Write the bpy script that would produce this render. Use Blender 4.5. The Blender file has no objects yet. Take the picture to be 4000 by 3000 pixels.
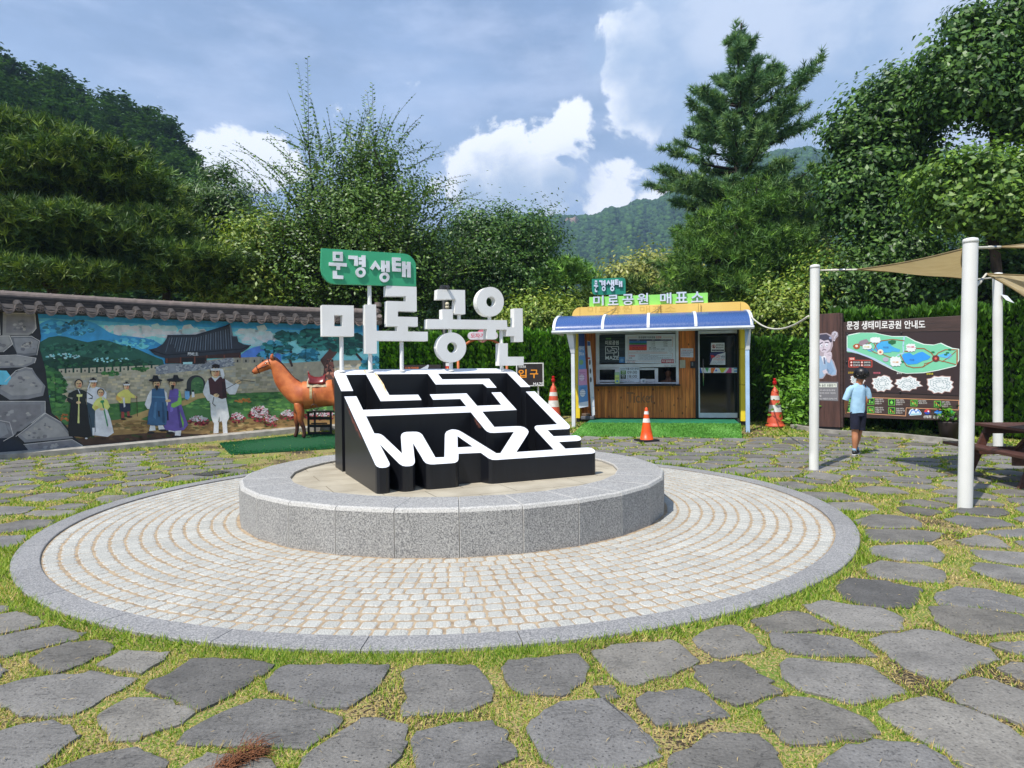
EXPOSURE, SUN_E, SKY_S = 0.12, 5.0, .11
HAZE = .00048
import bpy, bmesh, math, random
import numpy as np
from mathutils import Vector, Matrix
from mathutils.geometry import tessellate_polygon
random.seed(7)
RNG = np.random.default_rng(11)
SC = bpy.context.scene
COL = SC.collection
R = math.radians
F, W, H, CH = 2543.86, 4000.0, 3000.0, 1.5
_th, _ro = .0125, -.0116
_c, _s = math.cos(_ro), math.sin(_ro)
_up = np.array([0, math.sin(_th), math.cos(_th)])
_rt = np.array([1., 0, 0])
CR = _c * _rt + _s * _up
CU = -_s * _rt + _c * _up
CW = np.array([0, math.cos(_th), -math.sin(_th)])
CAM = np.array([0, 0, CH])
def ray(x, y):
 return ((x - W / 2) / F) * CR - ((y - H / 2) / F) * CU + CW
def gz(x, y):
 t = np.asarray(y, float) - 14.0
 t = np.minimum(t, 7.0)
 return 0.08 * np.where(t < -1.5, 0, np.where(t > 1.5, t, (t + 1.5) ** 2 / 6))
def at_z(x, y, z):
 d = ray(x, y)
 t = (z - CH) / d[2]
 return CAM + t * d
def ground(x, y):
 h = 0.
 for _ in range(50):
  p = at_z(x, y, h)
  h = .5 * h + .5 * float(gz(p[0], p[1]))
 return p
def at_y(x, y, Y):
 d = ray(x, y)
 return CAM + d * (Y / d[1])
def tag(o, label=None, cat=None, group=None, kind=None):
 if label: o['label'] = label
 if cat: o['category'] = cat
 if group: o['group'] = group
 if kind: o['kind'] = kind
 return o
def empty(name, loc=(0, 0, 0), label=None, cat=None, group=None, rz=0):
 o = bpy.data.objects.new(name, None)
 o.empty_display_size = .2
 o.location = loc
 o.rotation_euler = (0, 0, rz)
 COL.objects.link(o)
 return tag(o, label, cat, group)
def link(name, me, parent=None, mats=(), smooth=False):
 for m in mats:
  me.materials.append(m)
 if smooth:
  me.polygons.foreach_set('use_smooth', [True] * len(me.polygons))
 o = bpy.data.objects.new(name, me)
 COL.objects.link(o)
 if parent is not None:
  o.parent = parent
  q = parent
  M = Matrix.Identity(4)
  while q is not None:
   M = q.matrix_parent_inverse @ q.matrix_basis @ M
   q = q.parent
  o.matrix_parent_inverse = M.inverted()
 return o
def copy_tree(o, parent=None):
 c = o.copy()
 COL.objects.link(c)
 if parent is not None:
  c.parent = parent
  c.matrix_parent_inverse = o.matrix_parent_inverse.copy()
 for ch in list(o.children):
  copy_tree(ch, c)
 return c
class MB:
 """collects faces (world or local coordinates) with material slots"""
 def __init__(s):
  s.v, s.f, s.m = [], [], []
 def add(s, vs, fs, m=0):
  b = len(s.v)
  s.v += [tuple(v) for v in vs]
  s.f += [tuple(b + i for i in f) for f in fs]
  s.m += [m] * len(fs)
  return s
 def box(s, x0, x1, y0, y1, z0, z1, m=0, T=None):
  vs = [(x, y, z) for z in (z0, z1) for y in (y0, y1) for x in (x0, x1)]
  if T: vs = [T(*v) for v in vs]
  return s.add(vs, [(0, 2, 3, 1), (4, 5, 7, 6), (0, 1, 5, 4), (2, 6, 7, 3), (0, 4, 6, 2), (1, 3, 7, 5)], m)
 def tube(s, pts, rad, n=8, m=0, cap=True):
  pts = [Vector(p) for p in pts]
  if not hasattr(rad, '__len__'): rad = [rad] * len(pts)
  rings = []
  ref = Vector((0, 0, 1))
  for i, p in enumerate(pts):
   t = (pts[min(i + 1, len(pts) - 1)] - pts[max(i - 1, 0)]).normalized()
   if abs(t.dot(ref)) > .95: rr = Vector((1, 0, 0))
   else: rr = ref
   a = t.cross(rr).normalized(); b = t.cross(a).normalized()
   rings.append([p + (a * math.cos(2 * math.pi * k / n) + b * math.sin(2 * math.pi * k / n)) * rad[i] for k in range(n)])
  vs = [v for r_ in rings for v in r_]
  fs = []
  for i in range(len(pts) - 1):
   for k in range(n):
    k2 = (k + 1) % n
    fs.append((i * n + k, i * n + k2, (i + 1) * n + k2, (i + 1) * n + k))
  if cap:
   fs.append(tuple(range(n))[::-1]); fs.append(tuple((len(pts) - 1) * n + k for k in range(n)))
  return s.add(vs, fs, m)
 def lathe(s, c, prof, n=24, m=0):
  """prof: list of (r,z)"""
  vs, fs = [], []
  for r_, z in prof:
   for k in range(n):
    a = 2 * math.pi * k / n
    vs.append((c[0] + r_ * math.cos(a), c[1] + r_ * math.sin(a), c[2] + z))
  for i in range(len(prof) - 1):
   for k in range(n):
    k2 = (k + 1) % n
    fs.append((i * n + k, i * n + k2, (i + 1) * n + k2, (i + 1) * n + k))
  fs.append(tuple((len(prof) - 1) * n + k for k in range(n)))
  fs.append(tuple(range(n))[::-1])
  return s.add(vs, fs, m)
 def build(s, name, parent=None, mats=(), smooth=False, bevel=0, auto=None):
  me = bpy.data.meshes.new(name)
  me.from_pydata(s.v, [], s.f)
  me.polygons.foreach_set('material_index', s.m)
  bm = bmesh.new(); bm.from_mesh(me)
  bmesh.ops.recalc_face_normals(bm, faces=bm.faces)
  bm.to_mesh(me); bm.free()
  me.validate()
  o = link(name, me, parent, mats, smooth)
  if bevel:
   b = o.modifiers.new('b', 'BEVEL'); b.width = bevel; b.segments = 2; b.limit_method = 'ANGLE'; b.angle_limit = R(40)
  return o
def tess(loops):
 """2-D loops (outer, holes) -> flat vert list, triangles"""
 L = [[Vector((p[0], p[1], 0)) for p in lp] for lp in loops]
 tri = tessellate_polygon(L)
 return [p for lp in loops for p in lp], [tuple(t) for t in tri]
def extrude(mb, loops, T, d0, d1, m_cap=0, m_side=0, back=True):
 """loops in 2-D; T(x,y,d)->3-D; prism between d0 (front) and d1"""
 vs, tri = tess(loops)
 mb.add([T(x, y, d0) for x, y in vs], tri, m_cap)
 if back: mb.add([T(x, y, d1) for x, y in vs], [t[::-1] for t in tri], m_cap)
 for lp in loops:
  n = len(lp)
  mb.add([T(x, y, d0) for x, y in lp] + [T(x, y, d1) for x, y in lp],
    [(i, (i + 1) % n, n + (i + 1) % n, n + i) for i in range(n)], m_side)
def circle2(cx, cy, rx, ry=None, n=28, rev=False):
 ry = ry or rx
 p = [(cx + rx * math.cos(2 * math.pi * k / n), cy + ry * math.sin(2 * math.pi * k / n)) for k in range(n)]
 return p[::-1] if rev else p
def np_mesh(name, V, Fc, mats, parent=None, cols=None, smooth=False):
 """V (n,3), Fc (m,k) arrays; cols (n,3) linear rgb per vertex"""
 me = bpy.data.meshes.new(name)
 V = np.asarray(V, np.float32); Fc = np.asarray(Fc, np.int32)
 me.vertices.add(len(V)); me.vertices.foreach_set('co', V.ravel())
 k = Fc.shape[1]
 me.loops.add(Fc.size); me.loops.foreach_set('vertex_index', Fc.ravel())
 me.polygons.add(len(Fc))
 me.polygons.foreach_set('loop_start', np.arange(0, Fc.size, k, dtype=np.int32))
 me.polygons.foreach_set('loop_total', np.full(len(Fc), k, np.int32))
 me.update(calc_edges=True)
 if cols is not None:
  a = me.color_attributes.new('Col', 'FLOAT_COLOR', 'POINT')
  c4 = np.ones((len(V), 4), np.float32); c4[:, :3] = cols
  a.data.foreach_set('color', c4.ravel())
 return link(name, me, parent, mats, smooth)
def lin(c):
 c = np.asarray(c, float) / 255.
 return np.where(c <= .04045, c / 12.92, ((c + .055) / 1.055) ** 2.4)
def nt(name):
 m = bpy.data.materials.new(name); m.use_nodes = True
 t = m.node_tree
 return m, t, t.nodes['Principled BSDF'], t.nodes['Material Output']
def nd(t, typ, **kw):
 n = t.nodes.new(typ)
 for k, v in kw.items():
  if k in n.inputs: n.inputs[k].default_value = v
  else: setattr(n, k, v)
 return n
def rgba(c):
 l = lin(c)
 return (float(l[0]), float(l[1]), float(l[2]), 1)
def mat(name, c1, c2=None, scale=5., rough=.6, bump=0., bscale=None, metal=0., detail=6., lo=.35, hi=.65, spec=.5, stretch=None, coord='Object', coat=0.):
 m, t, p, out = nt(name)
 p.inputs['Roughness'].default_value = rough
 p.inputs['Metallic'].default_value = metal
 p.inputs['Specular IOR Level'].default_value = spec
 p.inputs['Coat Weight'].default_value = coat
 tc = nd(t, 'ShaderNodeTexCoord')
 src = tc.outputs[coord]
 if stretch:
  mp = nd(t, 'ShaderNodeMapping'); mp.inputs['Scale'].default_value = stretch
  t.links.new(src, mp.inputs[0]); src = mp.outputs[0]
 if c2 is None:
  c2 = [max(0, v * .86) for v in c1]
 n = nd(t, 'ShaderNodeTexNoise', Scale=scale, Detail=detail)
 t.links.new(src, n.inputs['Vector'])
 r_ = nd(t, 'ShaderNodeValToRGB')
 r_.color_ramp.elements[0].position = lo; r_.color_ramp.elements[1].position = hi
 r_.color_ramp.elements[0].color = rgba(c2); r_.color_ramp.elements[1].color = rgba(c1)
 t.links.new(n.outputs[0], r_.inputs[0])
 t.links.new(r_.outputs[0], p.inputs['Base Color'])
 if bump:
  b = nd(t, 'ShaderNodeBump', Strength=min(1, bump), Distance=.01 * max(1, bump))
  n2 = nd(t, 'ShaderNodeTexNoise', Scale=bscale or scale * 4, Detail=8.)
  t.links.new(src, n2.inputs['Vector'])
  t.links.new(n2.outputs[0], b.inputs['Height']); t.links.new(b.outputs[0], p.inputs['Normal'])
 return m
def granite(name, base, dark, light, sc=90., rough=.75, bump=.3, patch=.12):
 """speckled stone"""
 m, t, p, out = nt(name)
 p.inputs['Roughness'].default_value = rough
 tc = nd(t, 'ShaderNodeTexCoord')
 n1 = nd(t, 'ShaderNodeTexNoise', Scale=sc, Detail=3., Roughness=.7)
 t.links.new(tc.outputs['Object'], n1.inputs['Vector'])
 r1 = nd(t, 'ShaderNodeValToRGB')
 e = r1.color_ramp.elements
 e[0].position = .36; e[0].color = rgba(dark)
 e[1].position = .64; e[1].color = rgba(light)
 k = e.new(.5); k.color = rgba(base)
 t.links.new(n1.outputs[0], r1.inputs[0])
 n2 = nd(t, 'ShaderNodeTexNoise', Scale=2.3, Detail=6.)
 t.links.new(tc.outputs['Object'], n2.inputs['Vector'])
 mr = nd(t, 'ShaderNodeMapRange'); mr.inputs['From Min'].default_value = .3; mr.inputs['From Max'].default_value = .7
 mr.inputs['To Min'].default_value = 1 - patch; mr.inputs['To Max'].default_value = 1 + patch
 t.links.new(n2.outputs[0], mr.inputs[0])
 geo = nd(t, 'ShaderNodeNewGeometry')
 mr2 = nd(t, 'ShaderNodeMapRange'); mr2.inputs['To Min'].default_value = 1 - patch; mr2.inputs['To Max'].default_value = 1 + patch
 t.links.new(geo.outputs['Random Per Island'], mr2.inputs[0])
 mu = nd(t, 'ShaderNodeMath', operation='MULTIPLY')
 t.links.new(mr.outputs[0], mu.inputs[0]); t.links.new(mr2.outputs[0], mu.inputs[1])
 vm = nd(t, 'ShaderNodeVectorMath', operation='SCALE')
 t.links.new(r1.outputs[0], vm.inputs[0]); t.links.new(mu.outputs[0], vm.inputs['Scale'])
 t.links.new(vm.outputs[0], p.inputs['Base Color'])
 b = nd(t, 'ShaderNodeBump', Strength=bump, Distance=.004)
 t.links.new(n1.outputs[0], b.inputs['Height']); t.links.new(b.outputs[0], p.inputs['Normal'])
 return m
def attr_mat(name, rough=.6, var=.12, vscale=6., transl=0., spec=.5, bump=0., grain=None):
 """colour comes from the mesh attribute; small procedural variation"""
 m, t, p, out = nt(name)
 p.inputs['Roughness'].default_value = rough
 p.inputs['Specular IOR Level'].default_value = spec
 a = nd(t, 'ShaderNodeAttribute', attribute_name='Col')
 tc = nd(t, 'ShaderNodeTexCoord')
 n = nd(t, 'ShaderNodeTexNoise', Scale=vscale, Detail=7.)
 t.links.new(tc.outputs['Object'], n.inputs['Vector'])
 mr = nd(t, 'ShaderNodeMapRange'); mr.inputs['From Min'].default_value = .3; mr.inputs['From Max'].default_value = .7
 mr.inputs['To Min'].default_value = 1 - var; mr.inputs['To Max'].default_value = 1 + var
 t.links.new(n.outputs[0], mr.inputs[0])
 vm = nd(t, 'ShaderNodeVectorMath', operation='SCALE')
 t.links.new(a.outputs['Color'], vm.inputs[0]); t.links.new(mr.outputs[0], vm.inputs['Scale'])
 t.links.new(vm.outputs[0], p.inputs['Base Color'])
 if bump:
  b = nd(t, 'ShaderNodeBump', Strength=bump, Distance=.01)
  n2 = nd(t, 'ShaderNodeTexNoise', Scale=vscale * 6, Detail=6.)
  t.links.new(tc.outputs['Object'], n2.inputs['Vector'])
  t.links.new(n2.outputs[0], b.inputs['Height']); t.links.new(b.outputs[0], p.inputs['Normal'])
 if transl:
  tr = nd(t, 'ShaderNodeBsdfTranslucent'); mx = nd(t, 'ShaderNodeMixShader')
  mx.inputs[0].default_value = transl
  vm2 = nd(t, 'ShaderNodeVectorMath', operation='MULTIPLY'); vm2.inputs[1].default_value = (1.35, 1.5, .6)
  t.links.new(vm.outputs[0], vm2.inputs[0]); t.links.new(vm2.outputs[0], tr.inputs['Color'])
  t.links.new(p.outputs[0], mx.inputs[1]); t.links.new(tr.outputs[0], mx.inputs[2])
  t.links.new(mx.outputs[0], out.inputs['Surface'])
 return m
class Plane:
 def __init__(s, o, a, n=None):
  s.o = np.array(o[:2], float); s.a = np.array(a[:2], float); s.a /= np.linalg.norm(s.a)
  s.n = np.array([s.a[1], -s.a[0]])          # toward the viewer when a runs left to right
 def P(s, u, z, d=0.):
  q = s.o + s.a * u + s.n * d
  return (q[0], q[1], z)
 def px(s, x, y, d=0.):
  r_ = ray(x, y); q0 = s.o + s.n * d
  t = (q0 @ s.n) / (r_[:2] @ s.n)
  p = CAM + r_ * t
  return (float((p[:2] - q0) @ s.a), float(p[2]))
class Curve:
 def __init__(s, pts):
  p = [np.array(q, float) for q in pts]
  out = []
  for i in range(len(p) - 1):
   a = p[max(i - 1, 0)]; b = p[i]; c = p[i + 1]; d = p[min(i + 2, len(p) - 1)]
   for k in range(12):
    t = k / 12
    out.append(.5 * ((2 * b) + (-a + c) * t + (2 * a - 5 * b + 4 * c - d) * t * t + (-a + 3 * b - 3 * c + d) * t ** 3))
  out.append(p[-1])
  s.q = np.array(out)
  seg = np.diff(s.q, axis=0); L = np.hypot(*seg.T)
  s.s = np.r_[0, np.cumsum(L)]
  tg = np.gradient(s.q, axis=0); tg /= np.hypot(*tg.T)[:, None]
  s.nn = np.c_[tg[:, 1], -tg[:, 0]]
 def P(s, u, z, d=0.):
  x = np.interp(u, s.s, s.q[:, 0]) + d * np.interp(u, s.s, s.nn[:, 0])
  y = np.interp(u, s.s, s.q[:, 1]) + d * np.interp(u, s.s, s.nn[:, 1])
  return (float(x), float(y), z)
 def px(s, x, y, d=0.):
  r_ = ray(x, y)
  A = s.q + s.nn * d
  e = A[1:] - A[:-1]; A = A[:-1]
  den = r_[0] * e[:, 1] - r_[1] * e[:, 0]
  den = np.where(np.abs(den) < 1e-9, 1e-9, den)
  t = (A[:, 0] * e[:, 1] - A[:, 1] * e[:, 0]) / den
  v = (A[:, 0] * r_[1] - A[:, 1] * r_[0]) / den
  lo = np.full(len(v), -1e-6); lo[0] = -1e9
  hi = np.full(len(v), 1 + 1e-6); hi[-1] = 1e9
  k = np.where((t > 0) & (v >= lo) & (v <= hi))[0]
  if not len(k): return None
  i = k[0]
  return float(s.s[i] + v[i] * (s.s[i + 1] - s.s[i])), float(CH + t[i] * r_[2])
_tc = {}
#DEV
def glyphs(body, bold=0., res=3):
 bold = min(bold, .018); key = (body, bold)
 if key in _tc: return _tc[key]
 c = bpy.data.curves.new('lettering', 'FONT')
 c.body = body; c.resolution_u = res; c.offset = bold; c.fill_mode = 'FRONT'
 o = bpy.data.objects.new('lettering', c)
 me = bpy.data.meshes.new_from_object(o)
 v = np.array([tuple(q.co)[:2] for q in me.vertices]).reshape(-1, 2)
 f = [tuple(q.vertices) for q in me.polygons]
 bpy.data.meshes.remove(me); bpy.data.objects.remove(o); bpy.data.curves.remove(c)
 if len(v):
  v = (v - v.min(0)) / np.maximum(v.max(0) - v.min(0), 1e-6)
 _tc[key] = (v, f)
 return v, f
class Paint:
 """flat coloured shapes laid on a frame, 2.5 mm per layer, one mesh"""
 def __init__(s, fr, crop=(0, 0, 1), d0=.003, step=.0025):
  s.fr, s.crop, s.d0, s.step = fr, crop, d0, step
  s.V, s.Fc, s.C = [], [], []
  s.gain = 2.05 if isinstance(fr, Curve) else 1.
 def cv(s, p):
  o = s.crop
  return s.fr.px(o[0] + p[0] * o[2], o[1] + p[1] * o[2], s.d0)
 def raw(s, V2, F2, col, layer):
  d = s.d0 + layer * s.step
  b = len(s.V)
  if isinstance(s.fr, Curve):
   bm = bmesh.new()
   vs = [bm.verts.new((p[0], p[1], 0)) for p in V2]
   for f in F2:
    try: bm.faces.new([vs[i] for i in f])
    except ValueError: pass
   us = [p[0] for p in V2]
   u = math.floor(min(us) / .4) * .4
   while u < max(us):
    u += .4
    bmesh.ops.bisect_plane(bm, geom=bm.verts[:] + bm.edges[:] + bm.faces[:], plane_co=(u, 0, 0), plane_no=(1, 0, 0), dist=1e-5)
   bm.verts.index_update()
   V2 = [(v.co.x, v.co.y) for v in bm.verts]; F2 = [tuple(v.index for v in f.verts) for f in bm.faces]
   bm.free()
  for p in V2: s.V.append(s.fr.P(p[0], p[1], d))
  for f in F2: s.Fc.append(tuple(b + i for i in f))
  s.C += [np.minimum(lin(col) * s.gain, .9)] * len(V2)
 def poly(s, pts, col, layer=0, holes=(), uv=False):
  L = [[p if uv else s.cv(p) for p in lp] for lp in ([pts] + list(holes))]
  vs, tri = tess(L)
  s.raw(vs, tri, col, layer)
 def rect(s, x0, y0, x1, y1, col, layer=0):
  s.poly([(x0, y0), (x1, y0), (x1, y1), (x0, y1)], col, layer)
 def quad(s, a, b, c, d, col, layer=0):
  s.poly([a, b, c, d], col, layer)
 def disc(s, x, y, rx, col, layer=0, ry=None, n=16):
  s.poly(circle2(x, y, rx, ry, n), col, layer)
 def line(s, pts, w, col, layer=0):
  P = [np.array(p, float) for p in pts]
  for a, b in zip(P[:-1], P[1:]):
   t = b - a; L = np.hypot(*t)
   if L < 1e-6: continue
   t /= L; n = np.array([-t[1], t[0]]) * w / 2; e = t * w * .3
   s.poly([tuple(a - e + n), tuple(b + e + n), tuple(b + e - n), tuple(a - e - n)], col, layer)
 def frame(s, x0, y0, x1, y1, w, col, layer=0):
  s.line([(x0, y0), (x1, y0), (x1, y1), (x0, y1), (x0, y0)], w, col, layer)
 def text(s, body, x0, y0, x1, y1, col, layer=1, bold=.0, skew=(0, 0)):
  """fit the text box into the pixel rectangle; skew = rise of the right end (top,bottom)"""
  v, f = glyphs(body, bold)
  if not len(v): return
  a = s.cv((x0, y1)); b = s.cv((x1, y1 + skew[1])); c = s.cv((x0, y0)); e = s.cv((x1, y0 + skew[0]))
  V2 = []
  for q in v:
   lo = (a[0] + (b[0] - a[0]) * q[0], a[1] + (b[1] - a[1]) * q[0])
   hi = (c[0] + (e[0] - c[0]) * q[0], c[1] + (e[1] - c[1]) * q[0])
   V2.append((lo[0] + (hi[0] - lo[0]) * q[1], lo[1] + (hi[1] - lo[1]) * q[1]))
  s.raw(V2, f, col, layer)
 def build(s, name, parent, m):
  me = bpy.data.meshes.new(name)
  me.from_pydata(s.V, [], s.Fc)
  a = me.color_attributes.new('Col', 'FLOAT_COLOR', 'POINT')
  c4 = np.ones((len(s.V), 4), np.float32); c4[:, :3] = np.array(s.C)
  a.data.foreach_set('color', c4.ravel())
  bm = bmesh.new(); bm.from_mesh(me)
  n3 = None
  for f in bm.faces:
   fn = f.normal
   c = f.calc_center_median()
   if fn.dot(Vector(CAM) - c) < 0: f.normal_flip()
  bm.to_mesh(me); bm.free()
  return link(name, me, parent, (m,))
def skin(name, nodes, edges, root, m, parent=None, sub=2):
 """nodes: {id: (co, r or (rx,ry))}"""
 ids = list(nodes)
 me = bpy.data.meshes.new(name)
 me.from_pydata([nodes[i][0] for i in ids], [(ids.index(a), ids.index(b)) for a, b in edges], [])
 o = bpy.data.objects.new(name, me); COL.objects.link(o)
 sk = o.modifiers.new('sk', 'SKIN'); sk.use_smooth_shade = True; sk.branch_smoothing = .6
 if sub:
  ss = o.modifiers.new('ss', 'SUBSURF'); ss.levels = sub; ss.render_levels = sub
 for k, i in enumerate(ids):
  r_ = nodes[i][1]
  sv = me.skin_vertices[0].data[k]
  sv.radius = r_ if hasattr(r_, '__len__') else (r_, r_)
  sv.use_root = (i == root)
 bpy.context.view_layer.update()
 me2 = bpy.data.meshes.new_from_object(o.evaluated_get(bpy.context.evaluated_depsgraph_get()))
 bpy.data.objects.remove(o); bpy.data.meshes.remove(me)
 me2.name = name
 me2.materials.clear()
 return link(name, me2, parent, (m,), smooth=True)
def ellipsoid(mb, c, r, rot=None, n=12, m=0):
 vs, fs = [], []
 for i in range(n + 1):
  th = math.pi * i / n
  for k in range(2 * n):
   ph = math.pi * k / n
   v = Vector((r[0] * math.sin(th) * math.cos(ph), r[1] * math.sin(th) * math.sin(ph), r[2] * math.cos(th)))
   if rot: v = rot @ v
   vs.append(Vector(c) + v)
 for i in range(n):
  for k in range(2 * n):
   k2 = (k + 1) % (2 * n)
   fs.append((i * 2 * n + k, i * 2 * n + k2, (i + 1) * 2 * n + k2, (i + 1) * 2 * n + k))
 mb.add(vs, fs, m)
cd = bpy.data.cameras.new('camera'); cam = bpy.data.objects.new('camera', cd); COL.objects.link(cam)
cd.sensor_width = 36; cd.lens = F / W * 36; cd.clip_end = 6000; cd.clip_start = .05
cam.matrix_world = Matrix(((CR[0], CU[0], -CW[0], 0), (CR[1], CU[1], -CW[1], 0), (CR[2], CU[2], -CW[2], CH), (0, 0, 0, 1)))
SC.camera = cam
SC.view_settings.view_transform = 'Standard'; SC.view_settings.look = 'None'
SC.view_settings.exposure = EXPOSURE; SC.view_settings.gamma = 1
SC.cycles.use_denoising = True
SC.cycles.max_bounces = 6; SC.cycles.transparent_max_bounces = 8
SC.cycles.volume_bounces = 0
SUN_EL, SUN_TO = R(57), Vector((-.63, -.77, 0)).normalized()
sd = bpy.data.lights.new('sun', 'SUN'); sd.energy = SUN_E; sd.angle = R(.55); sd.color = (1, .95, .88)
sun = bpy.data.objects.new('sun', sd); COL.objects.link(sun)
sv = Vector((SUN_TO.x * math.cos(SUN_EL), SUN_TO.y * math.cos(SUN_EL), math.sin(SUN_EL)))
sun.rotation_euler = sv.to_track_quat('Z', 'Y').to_euler(); sun.location = (-20, -25, 60)
def make_world():
 w = bpy.data.worlds.new('World'); SC.world = w; w.use_nodes = True
 t = w.node_tree; t.nodes.clear()
 out = nd(t, 'ShaderNodeOutputWorld')
 sky = nd(t, 'ShaderNodeTexSky'); sky.sky_type = 'NISHITA'; sky.sun_disc = False
 sky.sun_elevation = SUN_EL; sky.sun_rotation = math.atan2(SUN_TO.x, SUN_TO.y)
 sky.air_density = 1.0; sky.dust_density = 1.2; sky.ozone_density = 1.5
 bg = nd(t, 'ShaderNodeBackground'); bg.inputs[1].default_value = SKY_S
 tc = nd(t, 'ShaderNodeTexCoord'); D = tc.outputs['Generated']
 def noise(scale, detail=8., rough=.55, stretch=None, dist=0.):
  src = D
  if stretch:
   mp = nd(t, 'ShaderNodeMapping'); mp.inputs['Scale'].default_value = stretch
   t.links.new(D, mp.inputs[0]); src = mp.outputs[0]
  n = nd(t, 'ShaderNodeTexNoise', Scale=scale, Detail=detail, Roughness=rough, Distortion=dist)
  t.links.new(src, n.inputs['Vector']); return n.outputs[0]
 def math_(op, a, b=None, c=None):
  n = nd(t, 'ShaderNodeMath', operation=op)
  for i, v in enumerate((a, b, c)):
   if v is None: continue
   if isinstance(v, (int, float)): n.inputs[i].default_value = v
   else: t.links.new(v, n.inputs[i])
  return n.outputs[0]
 def smooth(v, a, b, o0=0., o1=1.):
  n = nd(t, 'ShaderNodeMapRange', interpolation_type='SMOOTHSTEP')
  t.links.new(v, n.inputs[0])
  for i, q in enumerate((a, b, o0, o1)): n.inputs[i + 1].default_value = q
  return n.outputs[0]
 def blob(x, y, r):
  d = Vector(ray(x, y)).normalized()
  n = nd(t, 'ShaderNodeVectorMath', operation='DISTANCE'); n.inputs[1].default_value = d
  nn = nd(t, 'ShaderNodeVectorMath', operation='NORMALIZE'); t.links.new(D, nn.inputs[0])
  t.links.new(nn.outputs[0], n.inputs[0])
  return smooth(n.outputs['Value'], 0, r / F * 1.0, 1., 0.)
 def total(bl):
  a = bl[0]
  for b in bl[1:]: a = math_('MAXIMUM', a, b)
  return a
 def mix(f, a, b):
  n = nd(t, 'ShaderNodeMix', data_type='RGBA')
  t.links.new(f, n.inputs[0])
  for i, v in ((6, a), (7, b)):
   if isinstance(v, tuple): n.inputs[i].default_value = v
   else: t.links.new(v, n.inputs[i])
  return n.outputs[2]
 k = 1.5 / SKY_S / 2 ** EXPOSURE
 def C(c): 
  l = lin(c) * k
  return (float(l[0]), float(l[1]), float(l[2]), 1)
 veil = math_('ADD', smooth(noise(3.2, 9, .6, (1, 1, 2.2)), .3, .7, .40, .70), 0.)
 nz = nd(t, 'ShaderNodeSeparateXYZ'); t.links.new(D, nz.inputs[0])
 zen = smooth(nz.outputs[2], .25, .65, 0., 1.)
 base = mix(zen, C((176, 196, 228)), C((138, 166, 208)))
 skyc = mix(veil, sky.outputs[0], base)
 skyc = mix(smooth(noise(5.5, 10, .6, (1, 1, 3.)), .42, .72, .0, .55), skyc, C((186, 198, 224)))
 n1 = noise(8., 14, .62, None, .4)
 n2 = noise(26., 8, .55)
 fb = math_('ADD', math_('MULTIPLY', n1, .75), math_('MULTIPLY', n2, .25))
 bl = total([blob(1970, 640, 290), blob(2130, 720, 330), blob(2150, 560, 190), blob(2230, 450, 150), blob(2350, 770, 240), blob(2560, 790, 150),
    blob(1800, 760, 260), blob(900, 620, 190), blob(1060, 640, 190), blob(780, 640, 120), blob(2440, 140, 190), blob(2420, 300, 150), blob(2480, 420, 190),
    blob(2700, 820, 200), blob(2000, 800, 330), blob(3350, 640, 260)])
 cv = math_('ADD', bl, math_('MULTIPLY', math_('SUBTRACT', fb, .5), 3.6))
 al = smooth(cv, .42, .68)
 shade = total([blob(2030, 800, 330), blob(2200, 740, 260), blob(2650, 330, 260), blob(1850, 800, 200)])
 sh = math_('ADD', shade, math_('MULTIPLY', math_('SUBTRACT', n1, .5), 1.6))
 ccol = mix(smooth(sh, .25, .95), C((246, 247, 250)), C((168, 184, 206)))
 skyc = mix(al, skyc, ccol)
 bk = total([blob(2750, 260, 560), blob(3200, 150, 760), blob(3500, 420, 700), blob(3900, 100, 700), blob(2900, 560, 330)])
 bv = math_('ADD', bk, math_('MULTIPLY', math_('SUBTRACT', noise(5., 10, .6), .5), 1.7))
 bcol = mix(smooth(noise(6.5, 8, .55, (1, 1, 1.6)), .36, .64), C((150, 172, 202)), C((192, 203, 222)))
 skyc = mix(smooth(bv, .25, .75, 0., .92), skyc, bcol)
 t.links.new(skyc, bg.inputs[0]); t.links.new(bg.outputs[0], out.inputs[0])
make_world()
CC = np.array([-.6628, 7.7506]); R_OUT, R_IN, R_PL, R_PI, H_PL, Z_FL = 4.233, 4.03, 2.41, 1.885, .4155, .385
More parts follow.
